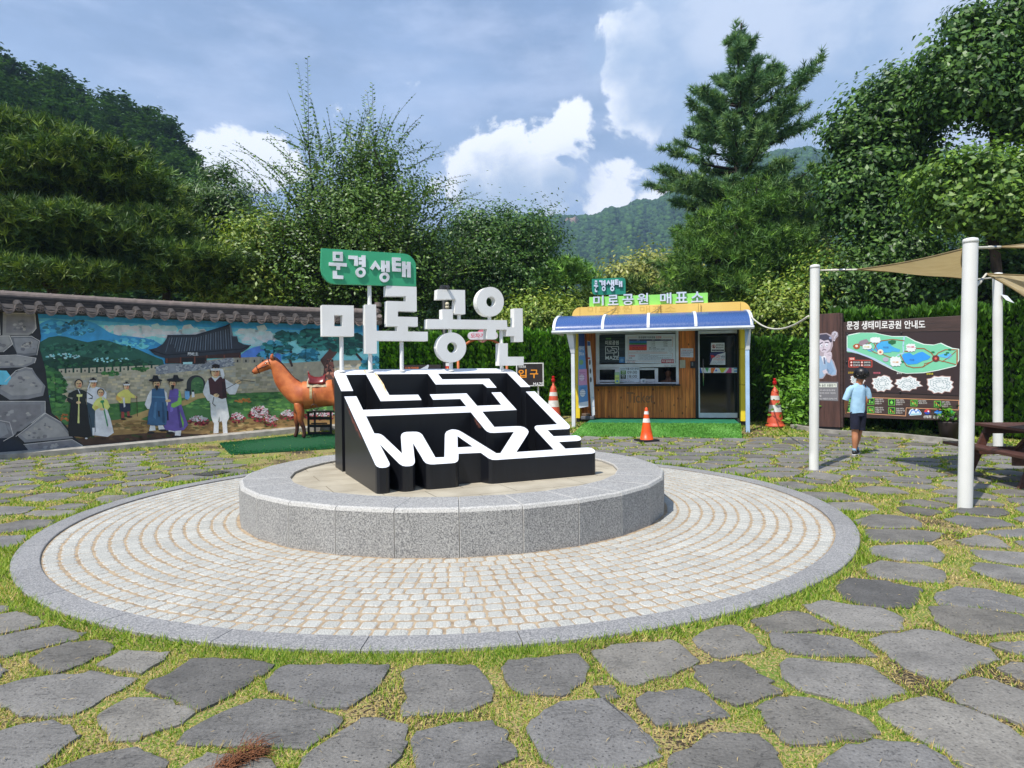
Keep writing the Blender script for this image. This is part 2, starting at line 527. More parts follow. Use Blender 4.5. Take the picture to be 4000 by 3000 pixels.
def ground_sheet():
 xs = np.r_[-1300, -900, -500, -200, -90, -45, np.linspace(-30, 30, 61), 45, 90, 200, 500, 900, 1300]
 ys = np.r_[-60, -20, -8, np.linspace(-4, 32, 73), 45, 70, 120, 250, 500, 900, 1300]
 X, Y = np.meshgrid(xs, ys)
 Z = gz(X, Y) - .002
 V = np.c_[X.ravel(), Y.ravel(), Z.ravel()]
 nx = len(xs)
 Fc = [(j * nx + i, j * nx + i + 1, (j + 1) * nx + i + 1, (j + 1) * nx + i) for j in range(len(ys) - 1) for i in range(nx - 1)]
 m, t, p, out = nt('turf_soil')
 p.inputs['Roughness'].default_value = .95
 tc = nd(t, 'ShaderNodeTexCoord')
 n = nd(t, 'ShaderNodeTexNoise', Scale=1.1, Detail=8.); t.links.new(tc.outputs['Object'], n.inputs['Vector'])
 r_ = nd(t, 'ShaderNodeValToRGB'); e = r_.color_ramp.elements
 e[0].position = .34; e[0].color = rgba((50, 40, 28)); e[1].position = .68; e[1].color = rgba((104, 126, 44))
 q = e.new(.42); q.color = rgba((134, 116, 76)); q = e.new(.50); q.color = rgba((172, 154, 100)); q = e.new(.57); q.color = rgba((112, 126, 50))
 n2 = nd(t, 'ShaderNodeTexNoise', Scale=60., Detail=4.); t.links.new(tc.outputs['Object'], n2.inputs['Vector'])
 mx = nd(t, 'ShaderNodeMath', operation='MULTIPLY_ADD'); t.links.new(n2.outputs[0], mx.inputs[0]); mx.inputs[1].default_value = .9
 sb = nd(t, 'ShaderNodeMath', operation='SUBTRACT'); t.links.new(n.outputs[0], sb.inputs[0]); sb.inputs[1].default_value = .45
 t.links.new(sb.outputs[0], mx.inputs[2]); t.links.new(mx.outputs[0], r_.inputs[0]); t.links.new(r_.outputs[0], p.inputs['Base Color'])
 b = nd(t, 'ShaderNodeBump', Strength=1., Distance=.02); t.links.new(n2.outputs[0], b.inputs['Height']); t.links.new(b.outputs[0], p.inputs['Normal'])
 o = np_mesh('ground', V, Fc, (m,))
 tag(o, kind='structure')
ground_sheet()
A4, A5, A6, A7, A8, A1 = (2600, 1700), (0, 2250), (1000, 2250), (2000, 2250), (3000, 2250), (0, 1700)
STONES = [
 (A5, "0,345 130,328 300,370 380,400 300,440 60,500 -120,520"), (A5, "-150,570 250,480 490,440 600,480 720,505 690,545 400,610 200,655 50,700 -150,720"),
 (A5, "260,730 420,650 620,590 800,575 970,600 930,670 700,770 480,855 400,835"), (A5, "850,780 1080,655 1420,680 1390,740 1220,850 1100,830 900,800"),
 (A5, "-100,1000 0,980 300,900 750,855 1000,880 1165,895 1050,990 900,1050 640,1210 500,1220 230,1210 0,1130"),
 (A5, "1260,985 1440,880 1650,725 2200,745 2350,780 2270,860 2180,890 1980,1050 1700,1165 1560,1080"),
 (A5, "830,1215 1130,1065 1400,1070 1670,1180 1560,1270 1200,1400 1010,1435"), (A5, "-100,1400 200,1300 420,1280 560,1310 660,1400 600,1460 420,1580 290,1700 -100,1850"),
 (A5, "1560,1430 1700,1300 2212,1070 2412,1080 2662,1140 2952,1250 2812,1380 2642,1480 2412,1480 2212,1450 1700,1470"),
 (A5, "480,1680 800,1570 1130,1510 1300,1560 1430,1610 1430,1760 550,1800"), (A5, "1560,1690 1800,1560 1930,1560 2300,1600 2420,1700 2350,1800 1650,1800"),
 (A5, "-80,270 90,265 60,310 -80,335"), (A5, "-120,780 0,770 60,830 0,880 -120,900"),
 (A6, "100,940 230,785 1110,780 1130,830 1080,900 1060,960 800,1145 600,1130 350,1070 160,1000"),
 (A6, "1270,850 1400,790 1880,790 1960,880 2000,960 2030,1080 1920,1150 1500,1200 1270,1200 1330,1040"),
 (A6, "420,1600 640,1440 940,1240 1100,1270 1270,1330 1270,1450 1230,1560 1130,1659 1100,1760 400,1760"),
 (A6, "1400,1360 1700,1300 2030,1255 2150,1370 2200,1500 2212,1560 2050,1640 1980,1760 1440,1760 1400,1500"),
 (A7, "-60,760 0,740 560,685 660,800 620,920 500,1000 400,1050 200,1045 20,980 -30,900"),
 (A7, "700,655 900,610 1370,570 1450,620 1590,740 1560,780 1100,940 940,925 820,810"), (A7, "1570,560 1700,480 1880,435 1990,450 2180,640 2050,670 1850,705 1770,700 1640,630"),
 (A7, "1600,800 1780,770 1960,755 2100,850 2212,930 2322,990 2310,1010 2060,1090 1940,1115 1760,1060 1640,900"),
 (A7, "1080,1080 1240,1030 1480,990 1600,1010 1850,1210 1700,1230 1530,1290 1300,1300 1180,1200"), (A7, "700,980 860,970 920,1040 850,1080 760,1060"),
 (A7, "160,1290 400,1120 700,1080 800,1075 900,1160 1150,1380 1260,1520 1240,1570 1050,1660 450,1690 300,1600 170,1360"),
 (A7, "1350,1600 1560,1490 1720,1395 1950,1370 2150,1400 2270,1560 2340,1740 1400,1760"),
 (A8, "0,1090 180,1055 400,1080 800,1220 940,1360 900,1390 500,1440 200,1470 130,1420 30,1290 -60,1160"), (A8, "-130,400 0,370 170,320 280,325 400,380 560,455 480,475 150,500 0,490"),
 (A8, "320,270 500,225 700,260 1000,295 1160,380 1160,460 930,480 740,480 560,400"), (A8, "600,100 700,25 1000,50 1320,120 1280,210 1220,275 1050,285 780,250 640,190"),
 (A8, "20,510 420,520 680,560 830,640 890,705 500,700 220,680 60,600"), (A8, "900,560 1050,520 1300,480 1480,490 1700,580 1900,640 1990,720 1700,830 1590,900 1400,890 1100,740"),
 (A8, "120,790 200,730 400,745 870,790 960,860 1150,980 1160,1010 900,1070 700,1110 600,1060 300,990 170,900"),
 (A8, "1400,280 1560,275 1900,310 2150,350 2300,420 2300,480 1900,515 1600,500 1480,410"), (A8, "1450,170 1640,100 1850,120 2212,200 2330,260 2200,320 1850,285 1520,270"),
 (A8, "980,1200 1100,1130 1350,1050 1500,1090 1700,1150 2050,1300 2200,1400 2350,1600 2400,1780 1850,1780 1500,1500 1200,1370"),
 (A8, "1510,1020 1700,920 1830,895 2000,940 2300,1060 2350,1330 2200,1300 2000,1220 1700,1130"), (A8, "460,1660 700,1480 900,1440 1180,1460 1350,1500 1600,1659 1720,1780 450,1780"),
 (A8, "1930,600 2212,580 2400,600 2400,720 2200,700 2050,650"), (A8, "1980,800 2212,760 2400,770 2400,930 2200,915"),
 (A4, "1690,1150 1850,1095 2212,1130 2400,1180 2400,1280 2150,1270 1800,1230"), (A4, "1770,970 2000,950 2300,960 2400,1040 2350,1100 2000,1080 1800,1040"),
 (A4, "1720,820 2212,830 2400,860 2300,920 1900,935 1770,910"), (A4, "1630,745 1800,690 2100,710 2212,770 2200,805 1900,810 1700,790"), (A4, "1400,590 1650,585 1750,600 1850,655 1500,660"),
 (A4, "1160,495 1500,500 1680,560 1400,570 1250,540"), (A4, "920,415 1100,405 1320,455 1250,475 1100,475"), (A4, "1620,470 1800,445 1980,460 2110,510 1800,515"),
 (A1, "-60,975 0,885 230,870 200,930 100,965"), (A1, "-60,790 200,740 480,735 430,780 250,830 -60,850"), (A1, "210,690 300,660 680,655 620,690 400,710"), (A1, "-60,620 320,625 200,680 -60,700"),
 (A1, "400,630 600,595 780,600 700,640 500,645"), (A1, "820,560 900,525 1140,520 1050,565 900,595"), (A1, "1040,470 1200,445 1430,455 1300,490 1130,510"), (A1, "470,440 620,400 830,395 700,450 560,462"),
 (A1, "30,480 120,440 370,432 260,475"), (A1, "690,360 820,335 990,345 850,375"), (A1, "1360,250 1500,230 1640,245 1500,275")]
def in_poly(P, poly):
 x, y = P[:, 0], P[:, 1]
 c = np.zeros(len(P), bool)
 n = len(poly)
 for i in range(n):
  x0, y0 = poly[i]; x1, y1 = poly[(i + 1) % n]
  k = ((y0 > y) != (y1 > y)) & (x < (x1 - x0) * (y - y0) / (y1 - y0 + 1e-12) + x0)
  c ^= k
 return c
def wobble_poly(poly, amp=.008, step=.07):
 """rounds corners (Chaikin) and roughens the outline"""
 p = np.array(poly)
 n = len(p)
 q = []
 for i in range(n):
  a, b = p[i], p[(i + 1) % n]
  q += [a * .92 + b * .08, a * .08 + b * .92]
 p = q; q = []
 for i in range(len(p)):
  a, b = p[i], p[(i + 1) % len(p)]
  k = max(1, int(np.hypot(*(b - a)) / step))
  for j in range(k):
   q.append(a + (b - a) * j / k + RNG.normal(0, amp, 2))
 return np.array(q)
KERB_PTS = None
DIG = []
for (ox, oy), sss in STONES:
 pl = []
 for w_ in sss.split():
  x_, y_ = map(float, w_.split(','))
  pl.append(ground(ox + x_ * .45208, oy + y_ * .45208)[:2])
 pl = np.array(pl)
 c_ = pl.mean(0); k_ = np.hypot(*(pl - CC).T)
 dd_ = np.hypot(*(pl - c_).T)[:, None]
 pl = c_ + (pl - c_) * (1 + .014 / np.maximum(.12, dd_))
 DIG.append(pl)
def flagstones():
 polys = []
 seeds, owner = [], []
 for i, pl in enumerate(DIG):
  c = pl.mean(0)
  for f_ in (0, .45, .85):
   for v in (pl if f_ else pl[:1]):
    seeds.append(c + (v - c) * f_); owner.append(i)
 nd_ = len(seeds)
 ds = np.array(seeds)
 gen = []
 yy = 1.0; row = 0
 while yy < 21:
  xx = -13 + (row % 2) * .33
  while xx < 15:
   p = np.array([xx, yy]) + RNG.normal(0, .095, 2)
   xx += .70
   r_ = np.hypot(*(p - CC))
   if r_ < R_OUT + .33: continue
   if (np.hypot(*(ds - p).T) < .20).any(): continue
   gen.append(p)
  yy += .53; row += 1
 S = np.vstack([ds, np.array(gen)])
 for i in range(nd_, len(S)):
  c = S[i]
  if not allowed(c): continue
  d = np.hypot(*(S - c).T)
  nb = np.argsort(d)[1:22]
  cell = [c + np.array(q) for q in ((-.6, -.6), (.6, -.6), (.6, .6), (-.6, .6))]
  for j in nb:
   m = (S[j] + c) / 2; n = (S[j] - c) / d[j]
   g = .040 + RNG.uniform(0, .040)
   if j < nd_: g = .02 + .03
   m = m - n * g
   out = []
   for k in range(len(cell)):
    a, b = cell[k], cell[(k + 1) % len(cell)]
    da, db = (a - m) @ n, (b - m) @ n
    if da <= 0: out.append(a)
    if (da < 0) != (db < 0): out.append(a + (b - a) * da / (da - db))
   cell = out
   if len(cell) < 3: break
  if len(cell) < 3: continue
  cell = np.array(cell)
  v = cell - CC; r_ = np.hypot(*v.T); lim = R_OUT + .13
  k = r_ < lim
  cell[k] = CC + v[k] / r_[k][:, None] * lim
  ar = .5 * abs(np.dot(cell[:, 0], np.roll(cell[:, 1], 1)) - np.dot(cell[:, 1], np.roll(cell[:, 0], 1)))
  if ar < .035: continue
  polys.append(cell)
 V, Fc, C = [], [], []
 outp = []
 allp = [p for p in DIG] + polys
 for poly in allp:
  q = wobble_poly(poly, .0085, .05)
  outp.append(q)
  c = q.mean(0)
  tilt = RNG.normal(0, .004, 2); h = .006 + RNG.uniform(0, .006)
  n = len(q); b = len(V)
  z = gz(q[:, 0], q[:, 1]) + h + (q - c) @ tilt
  inner = c + (q - c) * (1 - .018 / np.maximum(.1, np.hypot(*(q - c).T)))[:, None]
  zi = gz(inner[:, 0], inner[:, 1]) + h + .004 + (inner - c) @ tilt
  for k in range(n): V.append((q[k, 0], q[k, 1], z[k] - .05))
  for k in range(n): V.append((q[k, 0], q[k, 1], z[k]))
  for k in range(n): V.append((inner[k, 0], inner[k, 1], zi[k]))
  for k in range(n):
   k2 = (k + 1) % n
   Fc.append((b + k, b + k2, b + n + k2, b + n + k)); Fc.append((b + n + k, b + n + k2, b + 2 * n + k2, b + 2 * n + k))
  ar = .5 * (np.dot(inner[:, 0], np.roll(inner[:, 1], -1)) - np.dot(inner[:, 1], np.roll(inner[:, 0], -1)))
  top = tuple(b + 2 * n + k for k in range(n))
  Fc.append(top if ar > 0 else top[::-1])
  tone = RNG.normal(0, 9); warm = RNG.uniform(0, 8)
  C += [lin((max(20, 114 + tone + warm), max(20, 112 + tone + warm * .7), max(20, 109 + tone)))] * (3 * n)
 me = bpy.data.meshes.new('flagstone_paving'); me.from_pydata(V, [], Fc)
 a = me.color_attributes.new('Col', 'FLOAT_COLOR', 'POINT'); c4 = np.ones((len(V), 4), np.float32); c4[:, :3] = np.array(C)
 a.data.foreach_set('color', c4.ravel())
 bm = bmesh.new(); bm.from_mesh(me); bmesh.ops.recalc_face_normals(bm, faces=bm.faces); bm.to_mesh(me); bm.free()
 m, t, p, out = nt('basalt')
 p.inputs['Roughness'].default_value = .8
 at = nd(t, 'ShaderNodeAttribute', attribute_name='Col'); tc = nd(t, 'ShaderNodeTexCoord'); O = tc.outputs['Object']
 n1 = nd(t, 'ShaderNodeTexNoise', Scale=3.5, Detail=10., Roughness=.65); t.links.new(O, n1.inputs['Vector'])
 n2 = nd(t, 'ShaderNodeTexNoise', Scale=70., Detail=5., Roughness=.7); t.links.new(O, n2.inputs['Vector'])
 vo = nd(t, 'ShaderNodeTexVoronoi', Scale=42.); t.links.new(O, vo.inputs['Vector'])
 mp = nd(t, 'ShaderNodeMapping'); mp.inputs['Scale'].default_value = (3.5, 9., 1.); mp.inputs['Rotation'].default_value = (0, 0, .5); t.links.new(O, mp.inputs[0])
 n3 = nd(t, 'ShaderNodeTexNoise', Scale=1.3, Detail=9., Distortion=1.2); t.links.new(mp.outputs[0], n3.inputs['Vector'])
 def mr(src, a, b, c, d):
  n = nd(t, 'ShaderNodeMapRange'); t.links.new(src, n.inputs[0])
  for i, q in enumerate((a, b, c, d)): n.inputs[i + 1].default_value = q
  return n.outputs[0]
 def mul(a, b, op='MULTIPLY'):
  n = nd(t, 'ShaderNodeMath', operation=op); t.links.new(a, n.inputs[0]); t.links.new(b, n.inputs[1]); return n.outputs[0]
 pit = mul(mr(vo.outputs['Distance'], .14, .26, .45, 1.), mr(n1.outputs[0], .44, .56, 1., 0.), 'MAXIMUM')
 crack = mr(n3.outputs[0], .47, .5, 1., 1.)
 ab = nd(t, 'ShaderNodeMath', operation='ABSOLUTE'); sb = nd(t, 'ShaderNodeMath', operation='SUBTRACT'); sb.inputs[1].default_value = .5
 t.links.new(n3.outputs[0], sb.inputs[0]); t.links.new(sb.outputs[0], ab.inputs[0])
 crack = mul(mr(ab.outputs[0], .0, .010, .55, 1.), mr(n1.outputs[0], .42, .52, 0., 1.), 'MAXIMUM')
 f = mul(mul(mul(mr(n1.outputs[0], .3, .7, .66, 1.28), mr(n2.outputs[0], .3, .7, .68, 1.3)), pit), crack)
 vm = nd(t, 'ShaderNodeVectorMath', operation='SCALE'); t.links.new(at.outputs['Color'], vm.inputs[0]); t.links.new(f, vm.inputs['Scale'])
 t.links.new(vm.outputs[0], p.inputs['Base Color'])
 b = nd(t, 'ShaderNodeBump', Strength=.8, Distance=.006); t.links.new(f, b.inputs['Height']); t.links.new(b.outputs[0], p.inputs['Normal'])
 tag(link('flagstone_paving', me, None, (m,)), kind='structure')
 return outp
WALL = Curve([(-12.1, 9.9), (-11.0, 11.55), (-9.98, 12.7), (-9.0, 13.6), (-7.6, 14.8), (-5.4, 16.25), (-4.15, 16.75), (-3.45, 16.95)])
MATP = [ground(*q)[:2] for q in ((852, 1733), (905, 1778), (1330, 1756), (1390, 1700), (1160, 1703))]
K0 = np.array([1.03, 16.15]); KA = np.array([.974, -.226]); KN = np.array([-.226, -.974])
BARE = [ground(*q)[:2] for q in ((700, 1722), (860, 1790), (940, 1835), (1330, 1815), (1500, 1700), (1200, 1692), (900, 1705))]
def allowed(c):
 P = np.array([c])
 if in_poly(P, BARE)[0]: return False
 q = WALL.q; k = np.argmin(np.hypot(*(q - c).T)); dd = (c - q[k]) @ WALL.nn[k]
 if dd < .55 and c[0] < -3.3: return False
 if c[0] < -3.3 and c[1] > 16.4: return False
 if -3.3 <= c[0] < .9 and c[1] > 16.6: return False
 kd = (c - K0) @ KN
 if .3 < c[0] < 6.6 and kd < .55: return False
 if c[0] >= 6.6 - 1.2 and c[1] > 15.2: return False
 if c[0] > 6.8 and (c - np.array([7.6, 14.7])) @ np.array([.65, .76]) > 0: return False
 if c[0] > 11.5: return False
 return True
STONE_P = flagstones()
def grass():
 N = []
 cell = .01
 def inside_any(P):
  res = np.zeros(len(P), bool)
  res |= np.hypot(*(P - CC).T) < R_OUT + .003
  for q in STONE_P:
   lo, hi = q.min(0), q.max(0)
   k = np.where((P[:, 0] > lo[0]) & (P[:, 0] < hi[0]) & (P[:, 1] > lo[1]) & (P[:, 1] < hi[1]) & ~res)[0]
   if len(k): res[k[in_poly(P[k], q)]] = True
  return res
 V, C = [], []
 bands = [(2.0, 3.6, 11000, .022, .0030), (3.6, 5.5, 5200, .028, .0045), (5.5, 8.5, 2300, .036, .0075), (8.5, 12.5, 900, .046, .013), (12.5, 17.2, 430, .055, .022)]
 for y0, y1, den, hh, ww in bands:
  xa, xb = -.82 * y1 - .2, .82 * y1 + .2
  n = int(den * (y1 - y0) * (xb - xa))
  P = np.c_[RNG.uniform(xa, xb, n), RNG.uniform(y0, y1, n)]
  P = P[np.abs(P[:, 0]) < .82 * P[:, 1] + .3]
  P = P[~inside_any(P)]
  f = np.sin(P[:, 0] * 2.9 + np.sin(P[:, 1] * 2.1) * 2) * np.cos(P[:, 1] * 3.3 + np.sin(P[:, 0] * 1.7) * 1.8)
  f2 = np.sin(P[:, 0] * 9.1 + 2 * np.sin(P[:, 1] * 7.)) * np.sin(P[:, 1] * 8.3 + np.cos(P[:, 0] * 6.))
  rk = np.hypot(*(P - CC).T)
  rim = np.clip(1 - (rk - R_OUT) / .28, 0, 1)
  g = .50 + .22 * f + .2 * f2 + rim * .45 + np.clip((P[:, 1] - 6) * .04, 0, .22)
  keep = RNG.random(len(P)) < np.clip(.62 + .5 * f2 + .4 * f + rim, .10, 1)
  bare = in_poly(P, BARE)
  keep &= ~(bare & (RNG.random(len(P)) > .18))
  P, g, rim = P[keep], g[keep], rim[keep]
  n = len(P)
  green = RNG.random(n) < g
  ang = RNG.uniform(0, 2 * np.pi, n)
  lean = RNG.uniform(.4, 2.0, n)
  L = hh * RNG.uniform(.55, 1.5, n) * (1 + .9 * rim)
  L[~green] *= .8; lean[~green] *= 1.8
  w = ww * RNG.uniform(.7, 1.3, n)
  z = gz(P[:, 0], P[:, 1]) - .003
  hor = L * np.sin(np.arctan(lean)); ver = L * np.cos(np.arctan(lean))
  tip = np.c_[P[:, 0] + np.cos(ang) * hor, P[:, 1] + np.sin(ang) * hor, z + ver + .006]
  sa = ang + np.pi / 2 + RNG.normal(0, .5, n)
  a = np.c_[P[:, 0] + np.cos(sa) * w, P[:, 1] + np.sin(sa) * w, z]
  b = np.c_[P[:, 0] - np.cos(sa) * w, P[:, 1] - np.sin(sa) * w, z]
  V.append(np.stack([a, b, tip], 1).reshape(-1, 3))
  k = RNG.random((n, 1))
  cg = lin((122, 150, 46)) * (1 - k) + lin((174, 182, 84)) * k
  cg2 = lin((92, 130, 32))
  cg = np.where(RNG.random((n, 1)) < .3, cg2, cg)
  cd_ = lin((222, 200, 138)) * (1 - k) + lin((184, 160, 98)) * k
  c = np.where(green[:, None], cg, cd_)
  C.append(np.repeat(c, 3, 0))
 for q in STONE_P:
  c = q.mean(0)
  if c[1] > 9 or abs(c[0]) > .85 * c[1] + .6: continue
  per = int(np.hypot(*(np.roll(q, -1, 0) - q).T).sum() * (150 if c[1] < 4.5 else 70 if c[1] < 6.5 else 35))
  i = RNG.integers(0, len(q), per); t = RNG.random((per, 1)); P = q[i] * (1 - t) + q[(i + 1) % len(q)] * t
  o = P - c; o /= np.hypot(*o.T)[:, None]; wv = np.sin(P[:, 0] * 11 + c[0] * 5) * np.sin(P[:, 1] * 13); k = RNG.random(per) < .5 + .5 * wv
  P = P[k] + o[k] * RNG.uniform(.0, .016, (k.sum(), 1)); o = o[k]; n = len(P); sc = .6 + .25 * c[1] / 3
  L = RNG.uniform(.012, .034, n)[:, None] * sc; d = -o * RNG.uniform(.1, 1.1, (n, 1)) + RNG.normal(0, .5, (n, 2))
  z = gz(P[:, 0], P[:, 1]); sd = np.c_[-d[:, 1], d[:, 0]]; sd /= np.hypot(*sd.T)[:, None] / (.0026 * sc ** 1.5)
  a = np.c_[P + sd, z]; b = np.c_[P - sd, z]; tp = np.c_[P + d * L, z + .016 + L[:, 0] * RNG.uniform(.1, .8, n)]
  V.append(np.stack([a, b, tp], 1).reshape(-1, 3)); kk = RNG.random((n, 1))
  cg = np.where(RNG.random((n, 1)) < .5, lin((116, 150, 40)) * (.7 + .5 * kk), lin((204, 180, 116)) * (.6 + .5 * kk)); C.append(np.repeat(cg, 3, 0))
  if c[1] < 6:
   n = RNG.integers(4, 22); P = c + (q[RNG.integers(0, len(q), n)] - c) * RNG.random((n, 1)) ** .4; a_ = RNG.uniform(0, 6.28, n); L = RNG.uniform(.012, .045, n)[:, None]; d = np.c_[np.cos(a_), np.sin(a_)]
   z = gz(P[:, 0], P[:, 1]) + .0235; V.append(np.stack([np.c_[P, z], np.c_[P + d * L, z + .002], np.c_[P + d * L * .5 + np.c_[-d[:, 1], d[:, 0]] * .003, z + .002]], 1).reshape(-1, 3)); C.append(np.repeat(lin((206, 180, 128)) * RNG.uniform(.7, 1.1, (n, 1)), 3, 0))
 V = np.vstack(V); C = np.vstack(C)
 m = attr_mat('grass_blade', rough=.6, var=.1, transl=.35, spec=.25)
 o = np_mesh('grass', V, np.arange(len(V)).reshape(-1, 3), (m,), cols=C)
 tag(o, kind='stuff'); print('grass blades', len(V) // 3)
grass()
def polar(r_, a, z=0.):
 return (CC[0] + r_ * math.cos(a), CC[1] + r_ * math.sin(a), z)
def setts():
 sand = mat('joint_sand', (176, 156, 128), (130, 112, 90), scale=14, rough=.95, bump=.6, lo=.3, hi=.6)
 mb = MB()
 n = 96
 vs = [polar(R_PL - .1, 2 * math.pi * k / n, .004) for k in range(n)] + [polar(R_IN + .02, 2 * math.pi * k / n, .004) for k in range(n)]
 mb.add(vs, [(k, (k + 1) % n, n + (k + 1) % n, n + k) for k in range(n)])
 tag(mb.build('joint_sand_bed', None, (sand,)), kind='structure')
 st = granite('sett_granite', (174, 173, 165), (126, 125, 120), (202, 200, 190), sc=120, bump=.5, patch=.08)
 mb = MB()
 rows = 13; dr = (R_IN - R_PL - .015) / rows
 for i in range(rows):
  r0 = R_PL + .012 + i * dr; r1 = r0 + dr
  a = RNG.uniform(0, .1); end = a + 2 * math.pi
  while a < end - .02:
   wd = RNG.uniform(.094, .128) / ((r0 + r1) / 2)
   if end - (a + wd) < .5 * wd: wd = end - a
   g = RNG.uniform(.005, .0105); ga = g / r0 * .9
   q0 = r0 + RNG.uniform(.006, .013); q1 = r1 - RNG.uniform(.006, .013)
   cr = RNG.uniform(.10, .2)
   h = .007 + RNG.uniform(0, .003)
   corners = []
   A0, A1_ = a + ga, a + wd - ga
   def pt(u, v):
    return (A0 + (A1_ - A0) * u, q0 + (q1 - q0) * v)
   uv = [(cr, 0), (1 - cr, 0), (1, cr), (1, 1 - cr), (1 - cr, 1), (cr, 1), (0, 1 - cr), (0, cr)]
   low = [pt(u, v) for u, v in uv]
   ins = .075
   top = [pt(.5 + (u - .5) * (1 - 2 * ins), .5 + (v - .5) * (1 - 2 * ins)) for u, v in uv]
   jit = RNG.normal(0, .0022, (8, 2))
   vs = [polar(r_ + jit[k][0], aa + jit[k][1] / r_, 0.) for k, (aa, r_) in enumerate(low)]
   vs += [polar(r_ + jit[k][0], aa + jit[k][1] / r_, h - .005) for k, (aa, r_) in enumerate(low)]
   vs += [polar(r_ + jit[k][0], aa + jit[k][1] / r_, h) for k, (aa, r_) in enumerate(top)]
   fs = [(k, (k + 1) % 8, 8 + (k + 1) % 8, 8 + k) for k in range(8)] + [(8 + k, 8 + (k + 1) % 8, 16 + (k + 1) % 8, 16 + k) for k in range(8)] + [tuple(range(16, 24))]
   mb.add(vs, fs)
   a += wd
 tag(mb.build('sett_paving', None, (st,)), kind='structure')
 kg = granite('kerb_granite', (136, 135, 134), (100, 100, 101), (168, 166, 162), sc=110, bump=.3, patch=.06)
 mb = MB()
 seg = 30
 for i in range(seg):
  a0 = 2 * math.pi * (i + .3) / seg + .0007; a1 = 2 * math.pi * (i + 1.3) / seg - .0007
  k = 8
  A = [a0 + (a1 - a0) * j / k for j in range(k + 1)]
  ri, ro = R_IN + .006, R_OUT
  vs = []
  for aa in A:
   vs += [polar(ri, aa, -.05), polar(ri, aa, .018), polar(ri + .006, aa, .022), polar(ro - .006, aa, .022), polar(ro, aa, .016), polar(ro, aa, -.05)]
  fs = [(6 * j + c, 6 * j + c + 1, 6 * (j + 1) + c + 1, 6 * (j + 1) + c) for j in range(k) for c in range(5)]
  fs += [tuple(range(6)), tuple(6 * k + c for c in range(5, -1, -1))]
  mb.add(vs, fs)
 tag(mb.build('round_kerb', None, (kg,)), kind='structure')
setts()
def plinth():
 root = empty('stone_plinth', (CC[0], CC[1], 0), 'round granite plinth of grey blocks standing in the sett circle', 'plinth')
 g = granite('plinth_top_granite', (148, 147, 144), (108, 107, 106), (184, 181, 175), sc=90, bump=.4, patch=.06)
 gl = granite('plinth_edge_granite', (178, 176, 170), (146, 144, 140), (198, 195, 188), sc=90, bump=.4, patch=.04)
 gs = granite('plinth_side_granite', (146, 145, 142), (94, 94, 94), (186, 184, 178), sc=90, bump=.7, patch=.08)
 nB = 28; st = 2 * math.pi / nB; a_ref = R(-84.9)
 for i in range(nB):
  a0 = a_ref + i * st; a1 = a0 + st
  mb = MB(); e = .0009
  ro, ri, b = R_PL, R_PI, .036
  prof = [(ri, Z_FL - .1), (ri, H_PL - .008), (ri + .008, H_PL), (ro - b, H_PL), (ro - b * .35, H_PL - b * .3), (ro, H_PL - b), (ro, 0.)]
  vs = []
  for aa, sg in ((a0, 1), (a1, -1)):
   d = Vector((-math.sin(aa), math.cos(aa), 0)) * sg * .0022
   vs += [Vector(polar(r_, aa, z)) + d for r_, z in prof]
  n = len(prof)
  fs = [(j, j + 1, n + j + 1, n + j) for j in range(n - 1)] + [tuple(range(n))[::-1], tuple(range(n, 2 * n))]
  mb.add(vs, fs); mb.m[5] = 1; mb.m[3] = mb.m[4] = 2
  o = mb.build('stone_block', root, (g, gs, gl), bevel=.011); o.modifiers[0].material = 2
  if i == 0:
   pass
 fl = mat('floor_slab', (186, 177, 156), (160, 150, 130), scale=3, rough=.85, bump=.3, bscale=90, lo=.3, hi=.7)
 jn = mat('slab_joint', (128, 112, 88), rough=.9)
 mb = MB()
 th = math.atan2(.4385, .899)
 e1 = Vector((math.cos(th + .0), math.sin(th), 0)); e2 = Vector((-e1.y, e1.x, 0))
 RR = R_PI + .02
 n = 64
 mb.add([polar(RR, 2 * math.pi * k / n, Z_FL - .006) for k in range(n)], [tuple(range(n))], 1)
 for iu in range(-3, 4):
  for iv in range(-6, 7):
   u0, u1, v0, v1 = iu * .8 + .003 + (iv % 2) * .4, (iu + 1) * .8 - .003 + (iv % 2) * .4, iv * .4 + .003, (iv + 1) * .4 - .003
   pts = [(u0, v0), (u1, v0), (u1, v1), (u0, v1)]
   for k in range(48):
    an = 2 * math.pi * k / 48; nx, ny = math.cos(an), math.sin(an); out = []
    for j in range(len(pts)):
     a, b2 = pts[j], pts[(j + 1) % len(pts)]
     da, db = a[0] * nx + a[1] * ny - RR, b2[0] * nx + b2[1] * ny - RR
     if da <= 0: out.append(a)
     if (da < 0) != (db < 0): tt = da / (da - db); out.append((a[0] + (b2[0] - a[0]) * tt, a[1] + (b2[1] - a[1]) * tt))
    pts = out
    if len(pts) < 3: break
   if len(pts) < 3: continue
   mb.add([Vector((CC[0], CC[1], Z_FL)) + e1 * u + e2 * v for u, v in pts], [tuple(range(len(pts)))])
 mb.build('floor_slab', root, (fl, jn))
plinth()
E1 = np.array([.8990, .4380, 0.]); E2 = np.array([-.4380, .8990, 0.]); PO = np.array([-1.2748, 6.2219, 0.])
SL = (1.566 - .643) / 2.2
def on_top(x, y):
 """pixel -> point on the sloping top"""
 r_ = ray(x, y)
 nrm = np.array([-SL * E2[0], -SL * E2[1], 1.]); k = .643 - SL * (PO @ E2)
 t = (k - nrm @ CAM) / (nrm @ r_)
 return CAM + r_ * t
def loop(sA):
 out = []
 for w_ in sA.split():
  b = w_.startswith('B'); x, y = map(float, w_.lstrip('B').split(','))
  out.append((1300 + x * .47281 + (450 if b else 0), 1430 + y * .47281))
 return out
